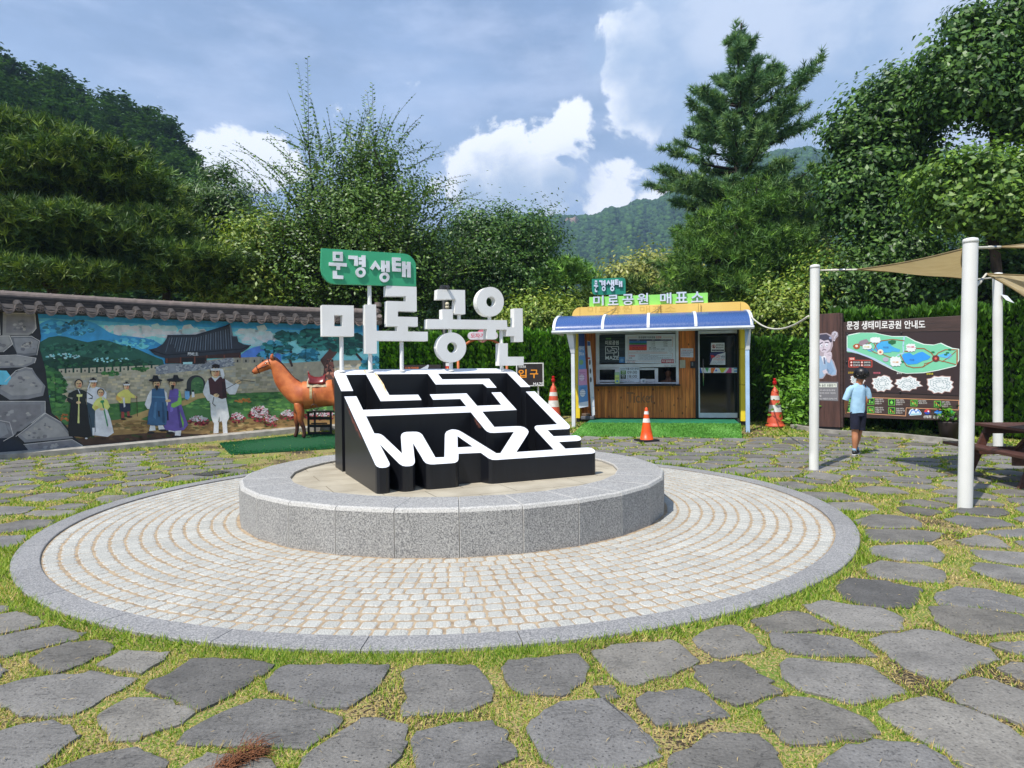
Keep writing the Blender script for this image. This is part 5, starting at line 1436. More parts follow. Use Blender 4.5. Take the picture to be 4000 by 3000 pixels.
 P.text("CCTV", 1784, 408, 1842, 440, (206, 40, 44), 2, .03); P.text("녹화중", 1850, 410, 1904, 440, (40, 48, 110), 2, .02); P.text("24시간 작동중이며", 1748, 444, 1900, 456, (60, 64, 90), 2); P.text("CCTV가 촬영하고 있습니다", 1748, 460, 1904, 476, (206, 50, 50), 2, .01)
 for k in range(3): P.text("목적 : 범죄예방 및 시설안전"[:14 - k * 2], 1716, 494 + k * 12, 1808, 502 + k * 12, (70, 74, 100), 2)
 for k in range(2):
  P.frame(1818, 486 + k * 20, 1846, 500 + k * 20, 2, (120, 126, 150), 2); P.frame(1856, 486 + k * 20, 1884, 500 + k * 20, 2, (120, 126, 150), 2)
 P.build('door_stickers', dr, PRINT_M)
 clerk(Kf, kp)
 lime = mat('board_lime', (150, 224, 110), (138, 212, 98), scale=2, rough=.45)
 teal = mat('board_teal', (20, 132, 108), (16, 116, 94), scale=2, rough=.45)
 lw = mat('roof_letter', (206, 214, 228), (190, 198, 214), scale=3, rough=.45)
 sb = empty('roof_sign', Kf.P(2, 3.3)); sb.parent = root; sb.matrix_parent_inverse = Matrix.Translation(root.location).inverted()
 D_ = -.12
 g = lambda x, y: kp(KC, x, y, D_)
 mb = MB(); lo = zt2 - .05
 extrude(mb, [[(g(470, 340)[0], lo), (g(1548, 300)[0], lo), g(1548, 217), g(470, 258)]], lambda x, y, d: Kf.P(x, y, d), D_, D_ - .05); mb.build('lime_board', sb, (lime,), bevel=.004)
 for body, x0, y0, x1, y1, sk in (("미", 508, 245, 602, 338, 0), ("로", 640, 240, 736, 334, -2), ("공", 772, 232, 874, 334, -2), ("원", 908, 226, 1006, 328, -3), ("매", 1114, 222, 1216, 322, -3), ("표", 1254, 214, 1362, 312, -3), ("소", 1396, 210, 1506, 308, -3)):
  v, fc = glyphs(body, .028)
  a = g(x0, y1); b = g(x1, y0 + sk)
  V2 = [(a[0] + (b[0] - a[0]) * q[0], a[1] + (b[1] - a[1]) * q[1]) for q in v]
  ec = {}
  for f_ in fc:
   for k in range(len(f_)):
    e = (f_[k], f_[(k + 1) % len(f_)]); ec[tuple(sorted(e))] = ec.get(tuple(sorted(e)), 0) + 1
  mb = MB(); n = len(V2)
  mb.add([Kf.P(x, z, D_ + .07) for x, z in V2] + [Kf.P(x, z, D_ + .012) for x, z in V2], list(fc) + [(e[0], e[1], n + e[1], n + e[0]) for e, c in ec.items() if c == 1])
  mb.build('raised_letter', sb, (lw,))
 C_ = lambda pts: [g(*q) for q in pts]
 mb = MB(); extrude(mb, [C_([(493, 93), (770, 80), (788, 84), (798, 98), (800, 122), (800, 222), (796, 232), (530, 236), (508, 230), (497, 214), (493, 190)])], lambda x, y, d: Kf.P(x, y, d), D_, D_ - .05); mb.build('teal_board', sb, (teal,), bevel=.004)
 mb = MB()
 cells = [((140, 75, 360, 415), (514, 108, 552, 214)), ((382, 121, 595, 397), (562, 106, 620, 206)), ((648, 185, 893, 455), (626, 102, 700, 206)), ((922, 146, 1153, 396), (706, 98, 772, 168))]
 for word, (src, dst) in zip(plate_letters(), cells):
  for loops in word:
   L = []
   for lp in loops:
    L.append(C_([(dst[0] + (x - src[0]) / (src[2] - src[0]) * (dst[2] - dst[0]), dst[1] + (y - src[1]) / (src[3] - src[1]) * (dst[3] - dst[1])) for x, y in lp]))
   extrude(mb, L, lambda x, y, d: Kf.P(x, y, d), D_ + .06, D_ + .005)
 mb.build('raised_letter', sb, (lw,))
 return root
def wood_mat(name, c1, c2, plank=.1, horiz=False, knots=True, rough=.6):
 m, t, p, out = nt(name)
 p.inputs['Roughness'].default_value = rough
 tc = nd(t, 'ShaderNodeTexCoord'); sep = nd(t, 'ShaderNodeSeparateXYZ'); t.links.new(tc.outputs['Object'], sep.inputs[0])
 dt = nd(t, 'ShaderNodeVectorMath', operation='DOT_PRODUCT'); dt.inputs[1].default_value = (0, 0, 1) if horiz else (KA[0], KA[1], 0); t.links.new(tc.outputs['Object'], dt.inputs[0])
 def M(op, a, b=None):
  n = nd(t, 'ShaderNodeMath', operation=op)
  for i, v in enumerate((a, b)):
   if v is None: continue
   if isinstance(v, (int, float)): n.inputs[i].default_value = v
   else: t.links.new(v, n.inputs[i])
  return n.outputs[0]
 q = M('DIVIDE', dt.outputs['Value'], plank); fl = M('FLOOR', q); fr = M('FRACT', q)
 wn_ = nd(t, 'ShaderNodeTexWhiteNoise', noise_dimensions='1D'); t.links.new(fl, wn_.inputs['W'])
 gap = M('GREATER_THAN', M('ABSOLUTE', M('SUBTRACT', fr, .5)), .465)
 mp = nd(t, 'ShaderNodeMapping'); mp.inputs['Scale'].default_value = (2.2, 2.2, 40) if horiz else (26, 26, 1.6)
 off = nd(t, 'ShaderNodeVectorMath', operation='ADD'); t.links.new(tc.outputs['Object'], off.inputs[0]); t.links.new(wn_.outputs['Color'], off.inputs[1]); t.links.new(off.outputs[0], mp.inputs[0])
 n = nd(t, 'ShaderNodeTexNoise', Scale=1., Detail=7., Distortion=.6); t.links.new(mp.outputs[0], n.inputs['Vector'])
 r_ = nd(t, 'ShaderNodeValToRGB'); e = r_.color_ramp.elements; e[0].position = .3; e[0].color = rgba(c2); e[1].position = .68; e[1].color = rgba(c1)
 t.links.new(n.outputs[0], r_.inputs[0])
 tone = M('MULTIPLY_ADD', wn_.outputs['Value'], .4); t.nodes[-1].inputs[2].default_value = .8
 if knots:
  mk = nd(t, 'ShaderNodeMapping'); mk.inputs['Scale'].default_value = (6.5, 6.5, 4.)
  t.links.new(tc.outputs['Object'], mk.inputs[0])
  vo = nd(t, 'ShaderNodeTexVoronoi', Scale=1.); t.links.new(mk.outputs[0], vo.inputs['Vector'])
  mr = nd(t, 'ShaderNodeMapRange'); mr.inputs['From Min'].default_value = .08; mr.inputs['From Max'].default_value = .17; mr.inputs['To Min'].default_value = .2; t.links.new(vo.outputs['Distance'], mr.inputs[0])
  tone = M('MULTIPLY', tone, mr.outputs[0])
 tone = M('MULTIPLY', tone, M('SUBTRACT', 1., M('MULTIPLY', gap, .7)))
 vm = nd(t, 'ShaderNodeVectorMath', operation='SCALE'); t.links.new(r_.outputs[0], vm.inputs[0]); t.links.new(tone, vm.inputs['Scale']); t.links.new(vm.outputs[0], p.inputs['Base Color'])
 b = nd(t, 'ShaderNodeBump', Strength=.5, Distance=.004); t.links.new(tone, b.inputs['Height']); t.links.new(b.outputs[0], p.inputs['Normal'])
 return m
def clerk(Kf, kp):
 a = kp(KW, 1140, 650, -.4)
 sk = mat('skin_shade', (150, 106, 82), rough=.6); dk = mat('clerk_clothes', (40, 44, 56), rough=.8); hr = mat('hair_black', (16, 14, 14), (28, 24, 22), scale=40, rough=.5)
 root = empty('person', Kf.P(a[0], a[1] - .5, -.42), 'person in dark clothes sitting inside the ticket booth window', 'person')
 P = lambda s, d, z: Kf.P(a[0] + s, a[1] + z, -.42 + d)
 n = {0: (P(0, 0, -.62), (.16, .12)), 1: (P(0, 0, -.4), (.17, .12)), 2: (P(0, 0, -.22), (.15, .10)), 3: (P(0, .01, -.12), .055), 4: (P(0, .03, -.02), .085), 5: (P(0, .03, .06), .09), 6: (P(0, .02, .12), .06),
   10: (P(-.19, 0, -.24), .06), 11: (P(-.25, .05, -.45), .05), 12: (P(-.16, .25, -.46), .04), 13: (P(-.10, .32, -.44), .03), 20: (P(.19, 0, -.24), .06), 21: (P(.25, .05, -.45), .05), 22: (P(.12, .2, -.36), .04), 23: (P(.06, .13, -.22), .033), 24: (P(.03, .1, -.1), .028)}
 b = skin('body', n, [(0, 1), (1, 2), (2, 3), (3, 4), (4, 5), (5, 6), (2, 10), (10, 11), (11, 12), (12, 13), (2, 20), (20, 21), (21, 22), (22, 23), (23, 24)], 0, sk, root)
 s_ = skin('shirt', {0: (P(0, 0, -.64), (.18, .14)), 1: (P(0, 0, -.4), (.185, .135)), 2: (P(0, 0, -.2), (.165, .115)), 10: (P(-.2, 0, -.245), .075), 11: (P(-.255, .05, -.44), .065), 20: (P(.2, 0, -.245), .075), 21: (P(.255, .05, -.44), .065)}, [(0, 1), (1, 2), (2, 10), (10, 11), (2, 20), (20, 21)], 0, dk, root)
 mb = MB(); ellipsoid(mb, P(0, .0, .07), (.105, .105, .105)); mb.build('hair', root, (hr,), smooth=True)
 for sx in (-.035, .035):
  mb = MB(); ellipsoid(mb, P(sx, .115, .035), (.012, .008, .006), n=6); mb.build('eye', root, (hr,), smooth=True)
kiosk()
def turf_ramp():
 tm, t, p, out = nt('artificial_turf'); p.inputs['Roughness'].default_value = .75
 tc = nd(t, 'ShaderNodeTexCoord'); n = nd(t, 'ShaderNodeTexNoise', Scale=55., Detail=4.); t.links.new(tc.outputs['Object'], n.inputs['Vector'])
 r_ = nd(t, 'ShaderNodeValToRGB'); e = r_.color_ramp.elements; e[0].position = .35; e[0].color = rgba((58, 110, 36)); e[1].position = .66; e[1].color = rgba((134, 190, 92)); t.links.new(n.outputs[0], r_.inputs[0]); t.links.new(r_.outputs[0], p.inputs['Base Color'])
 b = nd(t, 'ShaderNodeBump', Strength=1., Distance=.02); t.links.new(n.outputs[0], b.inputs['Height']); t.links.new(b.outputs[0], p.inputs['Normal'])
 carpet = mat('green_carpet', (22, 120, 82), (14, 96, 64), scale=4, rough=.95, bump=.5, bscale=150)
 root = empty('turf_ramp', ground(2560, 1712), 'green artificial turf ramp leading up to the ticket booth step', 'ramp')
 fl, fr = ground(2229, 1705), ground(2899, 1713)
 tl, tr = at_z(2284, 1654, .34), at_z(2893, 1657, .34)
 nx_, ny_ = 60, 10
 V = []
 for j in range(ny_ + 1):
  for i in range(nx_ + 1):
   u, v = i / nx_, j / ny_
   a = fl + (fr - fl) * u; b2 = tl + (tr - tl) * u
   q = a + (b2 - a) * v; q = np.array(q); q[2] += .012 * math.sin(u * 14 + v * 3) * math.sin(math.pi * v) + .01
   V.append(q)
 Fc = [(j * (nx_ + 1) + i, j * (nx_ + 1) + i + 1, (j + 1) * (nx_ + 1) + i + 1, (j + 1) * (nx_ + 1) + i) for j in range(ny_) for i in range(nx_)]
 np_mesh('turf_slope', V, Fc, (tm,), root, smooth=True)
 n_ = 26000
 u, v = RNG.random(n_), RNG.random(n_)
 B = (fl + (fr - fl) * u[:, None]) * (1 - v[:, None]) + (tl + (tr - tl) * u[:, None]) * v[:, None] + [0, 0, .008]
 blades('turf_pile', B, .028, .008, [(104, 168, 70), (140, 200, 98), (72, 130, 48)], root)
 T = lambda s, d, z: KWALL.P(s, z, d)
 sl = [(np.array(q[:2]) - KWALL.o) @ KWALL.a for q in (tl, tr)]; dd = [(np.array(q[:2]) - KWALL.o) @ KWALL.n for q in (tl, tr)]
 mb = MB()
 vs = [tuple(tl), tuple(tr), KWALL.P(sl[1] + .04, .34, 0.0), KWALL.P(sl[0], .34, 0.0)]
 low = [(a, b, -.0) for a, b, c in vs]
 mb.add(vs + low, [(0, 1, 2, 3), (0, 4, 5, 1), (1, 5, 6, 2), (2, 6, 7, 3), (3, 7, 4, 0)]); mb.build('step_top', root, (carpet,))
 mb = MB()   # dark side cheek
 mb.add([tuple(fl), tuple(tl), (tl[0], tl[1], 0)], [(0, 1, 2)]); mb.build('side_cheek', root, (tm,)); mb = MB(); mb.add([tuple(fr), tuple(tr), (tr[0], tr[1], 0)], [(0, 1, 2)]); mb.build('side_cheek', root, (tm,))
def blades(name, B, h, w, cols, parent, lean=.7):
 n = len(B); B = np.asarray(B)
 a = RNG.uniform(0, 2 * np.pi, n); L = h * RNG.uniform(.6, 1.3, n); ln = RNG.uniform(0, lean, n)
 tip = B + np.c_[np.cos(a) * L * ln, np.sin(a) * L * ln, L]
 s = RNG.uniform(0, 2 * np.pi, n); d = np.c_[np.cos(s) * w, np.sin(s) * w, np.zeros(n)]
 V = np.stack([B - d, B + d, tip], 1).reshape(-1, 3)
 cc = np.array([lin(c) for c in cols])[RNG.integers(0, len(cols), n)] * RNG.uniform(.8, 1.15, (n, 1))
 o = np_mesh(name, V, np.arange(len(V)).reshape(-1, 3), (BLADE_M,), parent, np.repeat(cc, 3, 0))
 return o
BLADE_M = attr_mat('turf_blade', rough=.55, var=.05, transl=.2, spec=.3)
turf_ramp()
def booth_banners():
 Kf = KWALL
 def kp(x, y, d): return Kf.px(2100 + x * .42948, 1050 + y * .42948, d)
 root = empty('banner_stand', Kf.P(.4, .36, .4), 'faded blue and pink banner on a wooden pole beside the booth window', 'banner')
 P = Paint(Plane(np.array(Kf.P(0, 0, .42)[:2]), KA), KC, .0, .002)
 P.poly([(371, 586), (426, 590), (432, 760), (440, 900), (452, 1050), (462, 1252), (374, 1268), (368, 1000), (372, 800)], (96, 150, 206), 0)
 P.poly([(371, 586), (426, 590), (430, 700), (372, 716)], (40, 70, 130), 1); P.poly([(373, 916), (446, 910), (452, 1056), (373, 1060)], (206, 150, 190), 1); P.poly([(376, 1218), (460, 1204), (462, 1252), (376, 1266)], (214, 224, 236), 1)
 P.text("연중무휴", 376, 700, 420, 740, (226, 232, 240), 2, .03, (4, 4)); P.text("행복나누", 376, 752, 424, 792, (226, 232, 240), 2, .03, (4, 4)); P.disc(396, 850, 20, (120, 170, 120), 2, 24); P.disc(402, 990, 24, (226, 206, 226), 2, 30); P.disc(410, 1130, 26, (226, 232, 240), 2, 34)
 for k in range(4): P.text("체험프로그램 안내", 380, 940 + k * 22, 430, 950 + k * 22, (60, 60, 90), 3); P.text("문경생태공원", 384, 1080 + k * 20, 436, 1090 + k * 20, (40, 70, 120), 3)
 P.build('banner_cloth', root, PRINT_M)
 a = kp(436, 590, .40); b = kp(482, 1318, .40)
 mb = MB(); mb.tube([Kf.P(a[0], a[1], .40), Kf.P(b[0], b[1], .40)], .016, 10); mb.build('wooden_pole', root, (mat('pole_wood', (170, 96, 56), (130, 70, 40), scale=8, rough=.6),), smooth=True)
 mb = MB(); c = kp(400, 1345, .45); d = kp(520, 1290, .45)
 mb.box(c[0], d[0], .32, .62, .345, .345 + .09, 0, lambda s, y, z: Kf.P(s, z, y)); mb.build('weight_base', root, (mat('base_grey', (96, 98, 106), rough=.6),), bevel=.02)
 mb = MB(); mb.box(c[0] + .02, d[0] - .12, .36, .58, .437, .50, 0, lambda s, y, z: Kf.P(s, z, y)); mb.build('weight_block', root, (mat('base_brown', (110, 90, 74), rough=.8),), bevel=.01)
 r2 = empty('roll_up_banner', Kf.P(.75, .36, .5), 'narrow white leaning banner with grey circles beside the blue banner', 'banner')
 P = Paint(Plane(np.array(Kf.P(0, 0, .52)[:2]), KA), KC, .0, .002)
 P.poly([(450, 656), (478, 660), (492, 800), (510, 1060), (522, 1328), (492, 1342), (476, 1100), (458, 800)], (206, 210, 214), 0)
 P.poly([(452, 660), (476, 664), (480, 700), (454, 700)], (60, 90, 150), 1); P.disc(475, 850, 8, (60, 62, 70), 1, 26); P.disc(480, 930, 8, (70, 66, 60), 1, 24); P.disc(484, 1008, 8, (64, 66, 72), 1, 24)
 P.line([(488, 1170), (510, 1168), (516, 1250), (494, 1252)], 2.5, (120, 150, 200), 1); P.rect(458, 806, 478, 820, (190, 60, 50), 2)
 P.build('banner_cloth', r2, PRINT_M)
 mb = MB(); e0 = kp(462, 700, .49); e1 = kp(500, 1338, .49); mb.tube([Kf.P(e0[0], e0[1], .49), Kf.P(e1[0], e1[1], .49)], .008, 8); mb.build('support_rod', r2, (mat('rod_black', (40, 40, 42), rough=.5),), smooth=True)
 cz = kp(700, 1045, .1)
 def item(name, x0, y0, x1, y1, d, label, cat, cols, body=None):
  p0 = kp(x0, y1, d); p1 = kp(x1, y0, d); zb = COUNTER_Z
  rt = empty(name, Kf.P((p0[0] + p1[0]) / 2, zb, d), label, cat)
  mb = MB(); mb.box(p0[0], p1[0], d - .05, d, zb, p1[1], 0, lambda s, y, z: Kf.P(s, z, y)); o = mb.build('body', rt, (mat(name + '_m', cols[0], rough=.5),), bevel=.003)
  P = Paint(Kf, KC, d + .002, .0015)
  return rt, P
 global COUNTER_Z
 COUNTER_Z = kp(900, 1047, .28)[1]
 rt, P = item('leaflet_carton', 702, 940, 744, 1043, .2, 'green and blue leaflet carton standing on the booth counter', 'carton', [(170, 204, 170)])
 P.rect(703, 966, 743, 1040, (206, 222, 120), 0); P.text("미로공원", 706, 985, 741, 1003, (40, 90, 60), 1); P.disc(724, 1022, 12, (90, 150, 200), 1, 10); P.build('print', rt, PRINT_M)
 rt, P = item('payment_card_stand', 944, 1000, 982, 1045, .2, 'small white payment notice stand on the booth counter', 'stand', [(214, 222, 232)])
 P.rect(954, 1012, 972, 1034, (120, 130, 150), 0); P.build('print', rt, PRINT_M)
booth_banners()
POLE_W = mat('pole_white', (232, 232, 228), (218, 218, 212), scale=1.5, rough=.35, lo=.3, hi=.7)
BROWN = mat('board_brown', (74, 54, 48), (52, 38, 34), scale=2., rough=.6, stretch=(1.2, 1.2, 14), bump=.3, lo=.3, hi=.7)
BROWNV = mat('panel_brown', (92, 62, 54), (58, 38, 34), scale=2., rough=.6, stretch=(10, 10, .8), bump=.3, lo=.3, hi=.7)
SKIN = mat('skin', (188, 128, 92), (176, 116, 82), scale=6, rough=.55)
def horse():
 bx, by, _ = ground(1166, 1716)
 f = Vector((-.975, -.22, 0)).normalized(); l = Vector((f.y, -f.x, 0))
 gzv = float(gz(bx, by)) + .02
 org = Vector((bx, by, gzv)) - f * .12 - l * .13 * 0
 root = empty('horse_statue', org, 'life-size chestnut horse statue with a saddle standing on green matting by the mural', 'horse statue')
 P = lambda x, y, z: org + f * x + l * y + Vector((0, 0, z))
 m, t, p, out = nt('horse_coat'); p.inputs['Roughness'].default_value = .42
 tc = nd(t, 'ShaderNodeTexCoord'); sp = nd(t, 'ShaderNodeSeparateXYZ'); t.links.new(tc.outputs['Object'], sp.inputs[0])
 n = nd(t, 'ShaderNodeTexNoise', Scale=5., Detail=6.); t.links.new(tc.outputs['Object'], n.inputs['Vector'])
 r_ = nd(t, 'ShaderNodeValToRGB'); e = r_.color_ramp.elements; e[0].position = .35; e[0].color = rgba((176, 88, 44)); e[1].position = .65; e[1].color = rgba((216, 124, 66)); t.links.new(n.outputs[0], r_.inputs[0])
 mr = nd(t, 'ShaderNodeMapRange'); mr.inputs['From Min'].default_value = gzv + .30; mr.inputs['From Max'].default_value = gzv + .62; t.links.new(sp.outputs[2], mr.inputs[0])
 mx = nd(t, 'ShaderNodeMix', data_type='RGBA'); t.links.new(mr.outputs[0], mx.inputs[0]); mx.inputs[6].default_value = rgba((66, 34, 28)); t.links.new(r_.outputs[0], mx.inputs[7]); t.links.new(mx.outputs[2], p.inputs['Base Color'])
 N = {0: ((-.35, 0, 1.01), (.32, .36)), 1: ((-.75, 0, 1.06), (.30, .33)), 2: ((-1.0, 0, 1.04), (.20, .24)), 3: ((.0, 0, .99), (.32, .38)), 4: ((.22, 0, 1.05), (.27, .34)), 5: ((.38, 0, 1.28), (.16, .25)), 6: ((.49, 0, 1.48), (.125, .20)), 7: ((.58, 0, 1.67), (.10, .155)),
   8: ((.70, 0, 1.75), (.108, .142)), 9: ((.82, 0, 1.69), (.095, .125)), 10: ((.96, 0, 1.61), (.072, .092)), 11: ((1.06, 0, 1.55), (.06, .07)), 12: ((1.10, 0, 1.53), (.035, .04))}
 E_ = [(0, 1), (1, 2), (0, 3), (3, 4), (4, 5), (5, 6), (6, 7), (7, 8), (8, 9), (9, 10), (10, 11), (11, 12)]
 for k, (s, dx) in enumerate(((1, .05), (-1, -.06))):
  b = 20 + 10 * k
  N.update({b: ((.12, s * .13, .82), (.11, .13)), b + 1: ((.10 + dx, s * .14, .60), (.085, .10)), b + 2: ((.12 + dx, s * .14, .42), .066), b + 3: ((.08 + dx * 1.5, s * .14, .26), .046), b + 4: ((.08 + dx * 1.8, s * .14, .12), .042), b + 5: ((.12 + dx * 2, s * .14, .02), .052)})
  E_ += [(3, b)] + [(b + i, b + i + 1) for i in range(5)]
  b = 40 + 10 * k
  N.update({b: ((-.80, s * .14, .88), (.15, .18)), b + 1: ((-.72, s * .15, .68), (.09, .12)), b + 2: ((-.92, s * .15, .46), .06), b + 3: ((-.88, s * .15, .28), .04), b + 4: ((-.86, s * .15, .12), .042), b + 5: ((-.82, s * .15, .02), .052)})
  E_ += [(1, b)] + [(b + i, b + i + 1) for i in range(5)]
 skin('body', {k: (tuple(P(*v[0])), v[1]) for k, v in N.items()}, E_, 0, m, root)
 dark = mat('horse_dark', (58, 32, 28), (38, 22, 20), scale=30, rough=.5)
 for s in (-1, 1):
  mb = MB(); mb.tube([P(.66, s * .055, 1.83), P(.675, s * .06, 1.88), P(.67, s * .065, 1.93), P(.655, s * .06, 1.975)], [.034, .036, .024, .004], 10); mb.build('ear', root, (m,), smooth=True)
  mb = MB(); ellipsoid(mb, P(.80, s * .083, 1.745), (.022, .016, .018), n=8); mb.build('eye', root, (mat('horse_eye', (20, 12, 10), rough=.1),), smooth=True)
  mb = MB(); ellipsoid(mb, P(1.10, s * .042, 1.545), (.016, .010, .014), n=6); mb.build('nostril', root, (dark,), smooth=True)
 mb = MB(); C = [(.66, 1.90), (.58, 1.86), (.47, 1.74), (.38, 1.62), (.29, 1.50), (.20, 1.40), (.10, 1.34)]
 for i in range(len(C) - 1):
  for j in range(5):
   t_ = j / 5; x = C[i][0] + (C[i + 1][0] - C[i][0]) * t_; z = C[i][1] + (C[i + 1][1] - C[i][1]) * t_
   mb.tube([P(x, 0, z - .05), P(x - .02, .02, z - .01), P(x - .045, .05, z - .05), P(x - .05, .06, z - .11)], [.022, .02, .014, .004], 6)
 mb.tube([P(C[0][0], 0, C[0][1] - .04)] + [P(x, 0, z - .045) for x, z in C[1:]], .03, 8)
 mb.build('mane', root, (dark,), smooth=True)
 mb = MB(); mb.tube([P(-1.02, 0, 1.16), P(-1.12, 0, 1.18), P(-1.22, 0, 1.12), P(-1.27, 0, .9), P(-1.25, 0, .6), P(-1.22, 0, .42)], [.035, .04, .06, .07, .06, .015], 10); mb.build('tail', root, (dark,), smooth=True)
 lea = mat('leather_dark', (58, 30, 28), rough=.4)
 mb = MB()
 def band(cx, cz, tx, tz, ry, rz, r_=.010):
  pts = []
  for k in range(17):
   a = 2 * math.pi * k / 16
   pts.append(P(cx + tx * math.cos(a), ry * math.sin(a), cz + tz * math.cos(a)))
  mb.tube(pts, r_, 6, cap=False)
 band(.98, 1.61, .035, .088, .064, 0); band(.72, 1.76, .05, .125, .095, 0)
 for s in (-1, 1): mb.tube([P(.985, s * .062, 1.60), P(.86, s * .09, 1.66), P(.74, s * .098, 1.70)], .010, 6)
 mb.build('bridle', root, (lea,), smooth=True)
 red = mat('saddle_leather', (130, 40, 34), (100, 28, 26), scale=8, rough=.3)
 cl = mat('saddle_cloth', (196, 182, 150), (150, 136, 110), scale=12, rough=.9)
 mb = MB(); vs = []; nx_, na = 8, 13
 for i in range(nx_ + 1):
  x = -.10 - .46 * i / nx_
  for j in range(na):
   a = R(-62 + 124 * j / (na - 1)); rr = .325 + .012 * math.sin(i * 2)
   vs.append(P(x, rr * .90 * math.sin(a), 1.035 + (rr + .005) * math.cos(a)))
 mb.add(vs, [(i * na + j, i * na + j + 1, (i + 1) * na + j + 1, (i + 1) * na + j) for i in range(nx_) for j in range(na - 1)]); mb.build('saddle_cloth', root, (cl,), smooth=True)
 mb = MB(); vs = []
 prof = [(-.14, .14), (-.18, .09), (-.26, .055), (-.36, .05), (-.44, .075), (-.50, .13)]
 for x, h in prof:
  for j in range(na):
   a = R(-50 + 100 * j / (na - 1)); rr = .335 + h * math.cos(a * 1.5)
   vs.append(P(x, rr * .9 * math.sin(a), 1.035 + rr * math.cos(a)))
 n_ = len(prof)
 mb.add(vs, [(i * na + j, i * na + j + 1, (i + 1) * na + j + 1, (i + 1) * na + j) for i in range(n_ - 1) for j in range(na - 1)]); o = mb.build('saddle', root, (red,), smooth=True)
 sdm = o.modifiers.new('t', 'SOLIDIFY'); sdm.thickness = .025
 mb = MB(); mb.tube([P(-.14, -.04, 1.44), P(-.12, -.04, 1.56)], [.022, .014], 8); mb.tube([P(-.14, .04, 1.44), P(-.12, .04, 1.54)], [.022, .014], 8); mb.build('saddle_horn', root, (red,), smooth=True)
 st = mat('girth_strap', (206, 188, 142), (180, 160, 116), scale=20, rough=.8)
 mb = MB(); pts = []
 for k in range(25):
  a = 2 * math.pi * k / 24; pts.append((math.sin(a) * .292, 1.035 + math.cos(a) * .322))
 vs = []
 for y, z in pts: vs += [P(-.16, y, z), P(-.215, y, z)]
 mb.add(vs, [(2 * k, 2 * k + 1, 2 * k + 3, 2 * k + 2) for k in range(24)]); mb.build('girth', root, (st,), smooth=True)
 for s in (-1, 1):
  mb = MB(); mb.tube([P(-.26, s * .30, 1.1), P(-.26, s * .32, .8)], .008, 6)
  mb.tube([P(-.26 + .07 * math.cos(a), s * .32, .72 + .08 * math.sin(a)) for a in np.linspace(0, 2 * math.pi, 13)], .009, 6, cap=False); mb.build('stirrup', root, (lea,), smooth=True)
horse()
def step_stool():
 x0, y0, _ = ground(1196, 1700); x1, y1, _ = ground(1291, 1696)
 Y = 15.55; z0 = float(gz(0, Y))
 px_ = lambda x: (x - 2000) / F * Y
 blk = mat('stool_black', (26, 26, 28), (16, 16, 18), scale=4, rough=.55)
 a, b = px_(1198), px_(1293)
 root = empty('step_stool', ((a + b) / 2, Y, z0), 'black wooden mounting step stool behind the horse statue', 'step stool')
 h = .58; w_ = .045
 for (x, y) in ((a, Y), (b - w_, Y), (a, Y + .5), (b - w_, Y + .5)):
  mb = MB(); mb.box(x, x + w_, y, y + w_, z0, z0 + h - .03); mb.build('leg', root, (blk,), bevel=.003)
 mb = MB()
 for i in range(4): mb.box(a - .02, b + .02, Y - .02 + i * .145, Y + .11 + i * .145, z0 + h - .029, z0 + h)
 mb.build('top_board', root, (blk,))
 for z in (.02, .2, .38):
  mb = MB(); mb.box(a + w_ + .001, b - w_ - .001, Y + .005, Y + .03, z0 + z, z0 + z + .07); mb.build('rail', root, (blk,))
 mb = MB(); mb.box(a + .1, b - .1, Y - .03, Y - .006, z0 + .28, z0 + .31); mb.build('tread', root, (blk,))
step_stool()
def horse_mat():
 root = empty('turf_mat', ground(1130, 1740), 'dark green artificial grass mat lying on the ground under the horse statue', 'mat')
 L = [ground(*q) for q in ((858, 1735), (1165, 1702), (1400, 1700), (1335, 1752), (905, 1778))]
 m = mat('mat_green', (16, 92, 48), (8, 66, 36), scale=40, rough=.9, bump=1.)
 mb = MB(); vs = [(p[0], p[1], p[2] + .022) for p in L] + [(p[0], p[1], p[2] - .01) for p in L]; n = len(L)
 mb.add(vs, [tuple(range(n))] + [(i, (i + 1) % n, n + (i + 1) % n, n + i) for i in range(n)]); mb.build('mat_sheet', root, (m,))
 n_ = 24000; lo = np.min(L, 0); hi = np.max(L, 0)
 P = RNG.uniform(lo[:2], hi[:2], (n_, 2)); P = P[in_poly(P, [p[:2] for p in L])]
 B = np.c_[P, gz(P[:, 0], P[:, 1]) + .02]
 blades('mat_pile', B, .026, .009, [(18, 104, 54), (30, 124, 66), (10, 76, 38)], root)
horse_mat()
def pole(x, y, top_px, h, r_, label, dent=None):
 z0 = float(gz(x, y)) - .03
 tp = at_y(top_px[0], top_px[1], y + .02)
 root = empty('shade_pole', (x, y, z0), label, 'pole', 'white steel poles of the shade sails')
 mb = MB(); n = 28; zz = [z0, z0 + .25, z0 + .30, z0 + .35, h - .03, h - .0]
 vs = []
 for z in zz:
  k = (z - z0) / (h - z0); c = Vector((x + (tp[0] - x) * k, y, z))
  for j in range(n):
   a = 2 * math.pi * j / n; rr = r_
   if dent and abs(z - (z0 + .30)) < .01 and abs((a - 3.6)) < .5: rr *= .86
   vs.append(c + Vector((rr * math.cos(a), rr * math.sin(a), 0)))
 mb.add(vs, [(i * n + j, i * n + (j + 1) % n, (i + 1) * n + (j + 1) % n, (i + 1) * n + j) for i in range(len(zz) - 1) for j in range(n)]); mb.build('pole_tube', root, (POLE_W,), smooth=True)
 mb = MB(); mb.lathe((tp[0], y, h), [(r_ * 1.05, -.03), (r_ * 1.05, .0), (r_ * .96, .018), (r_ * .5, .028), (.002, .03)], 28); mb.build('cap', root, (POLE_W,), smooth=True)
 return root, Vector((tp[0], y, h))
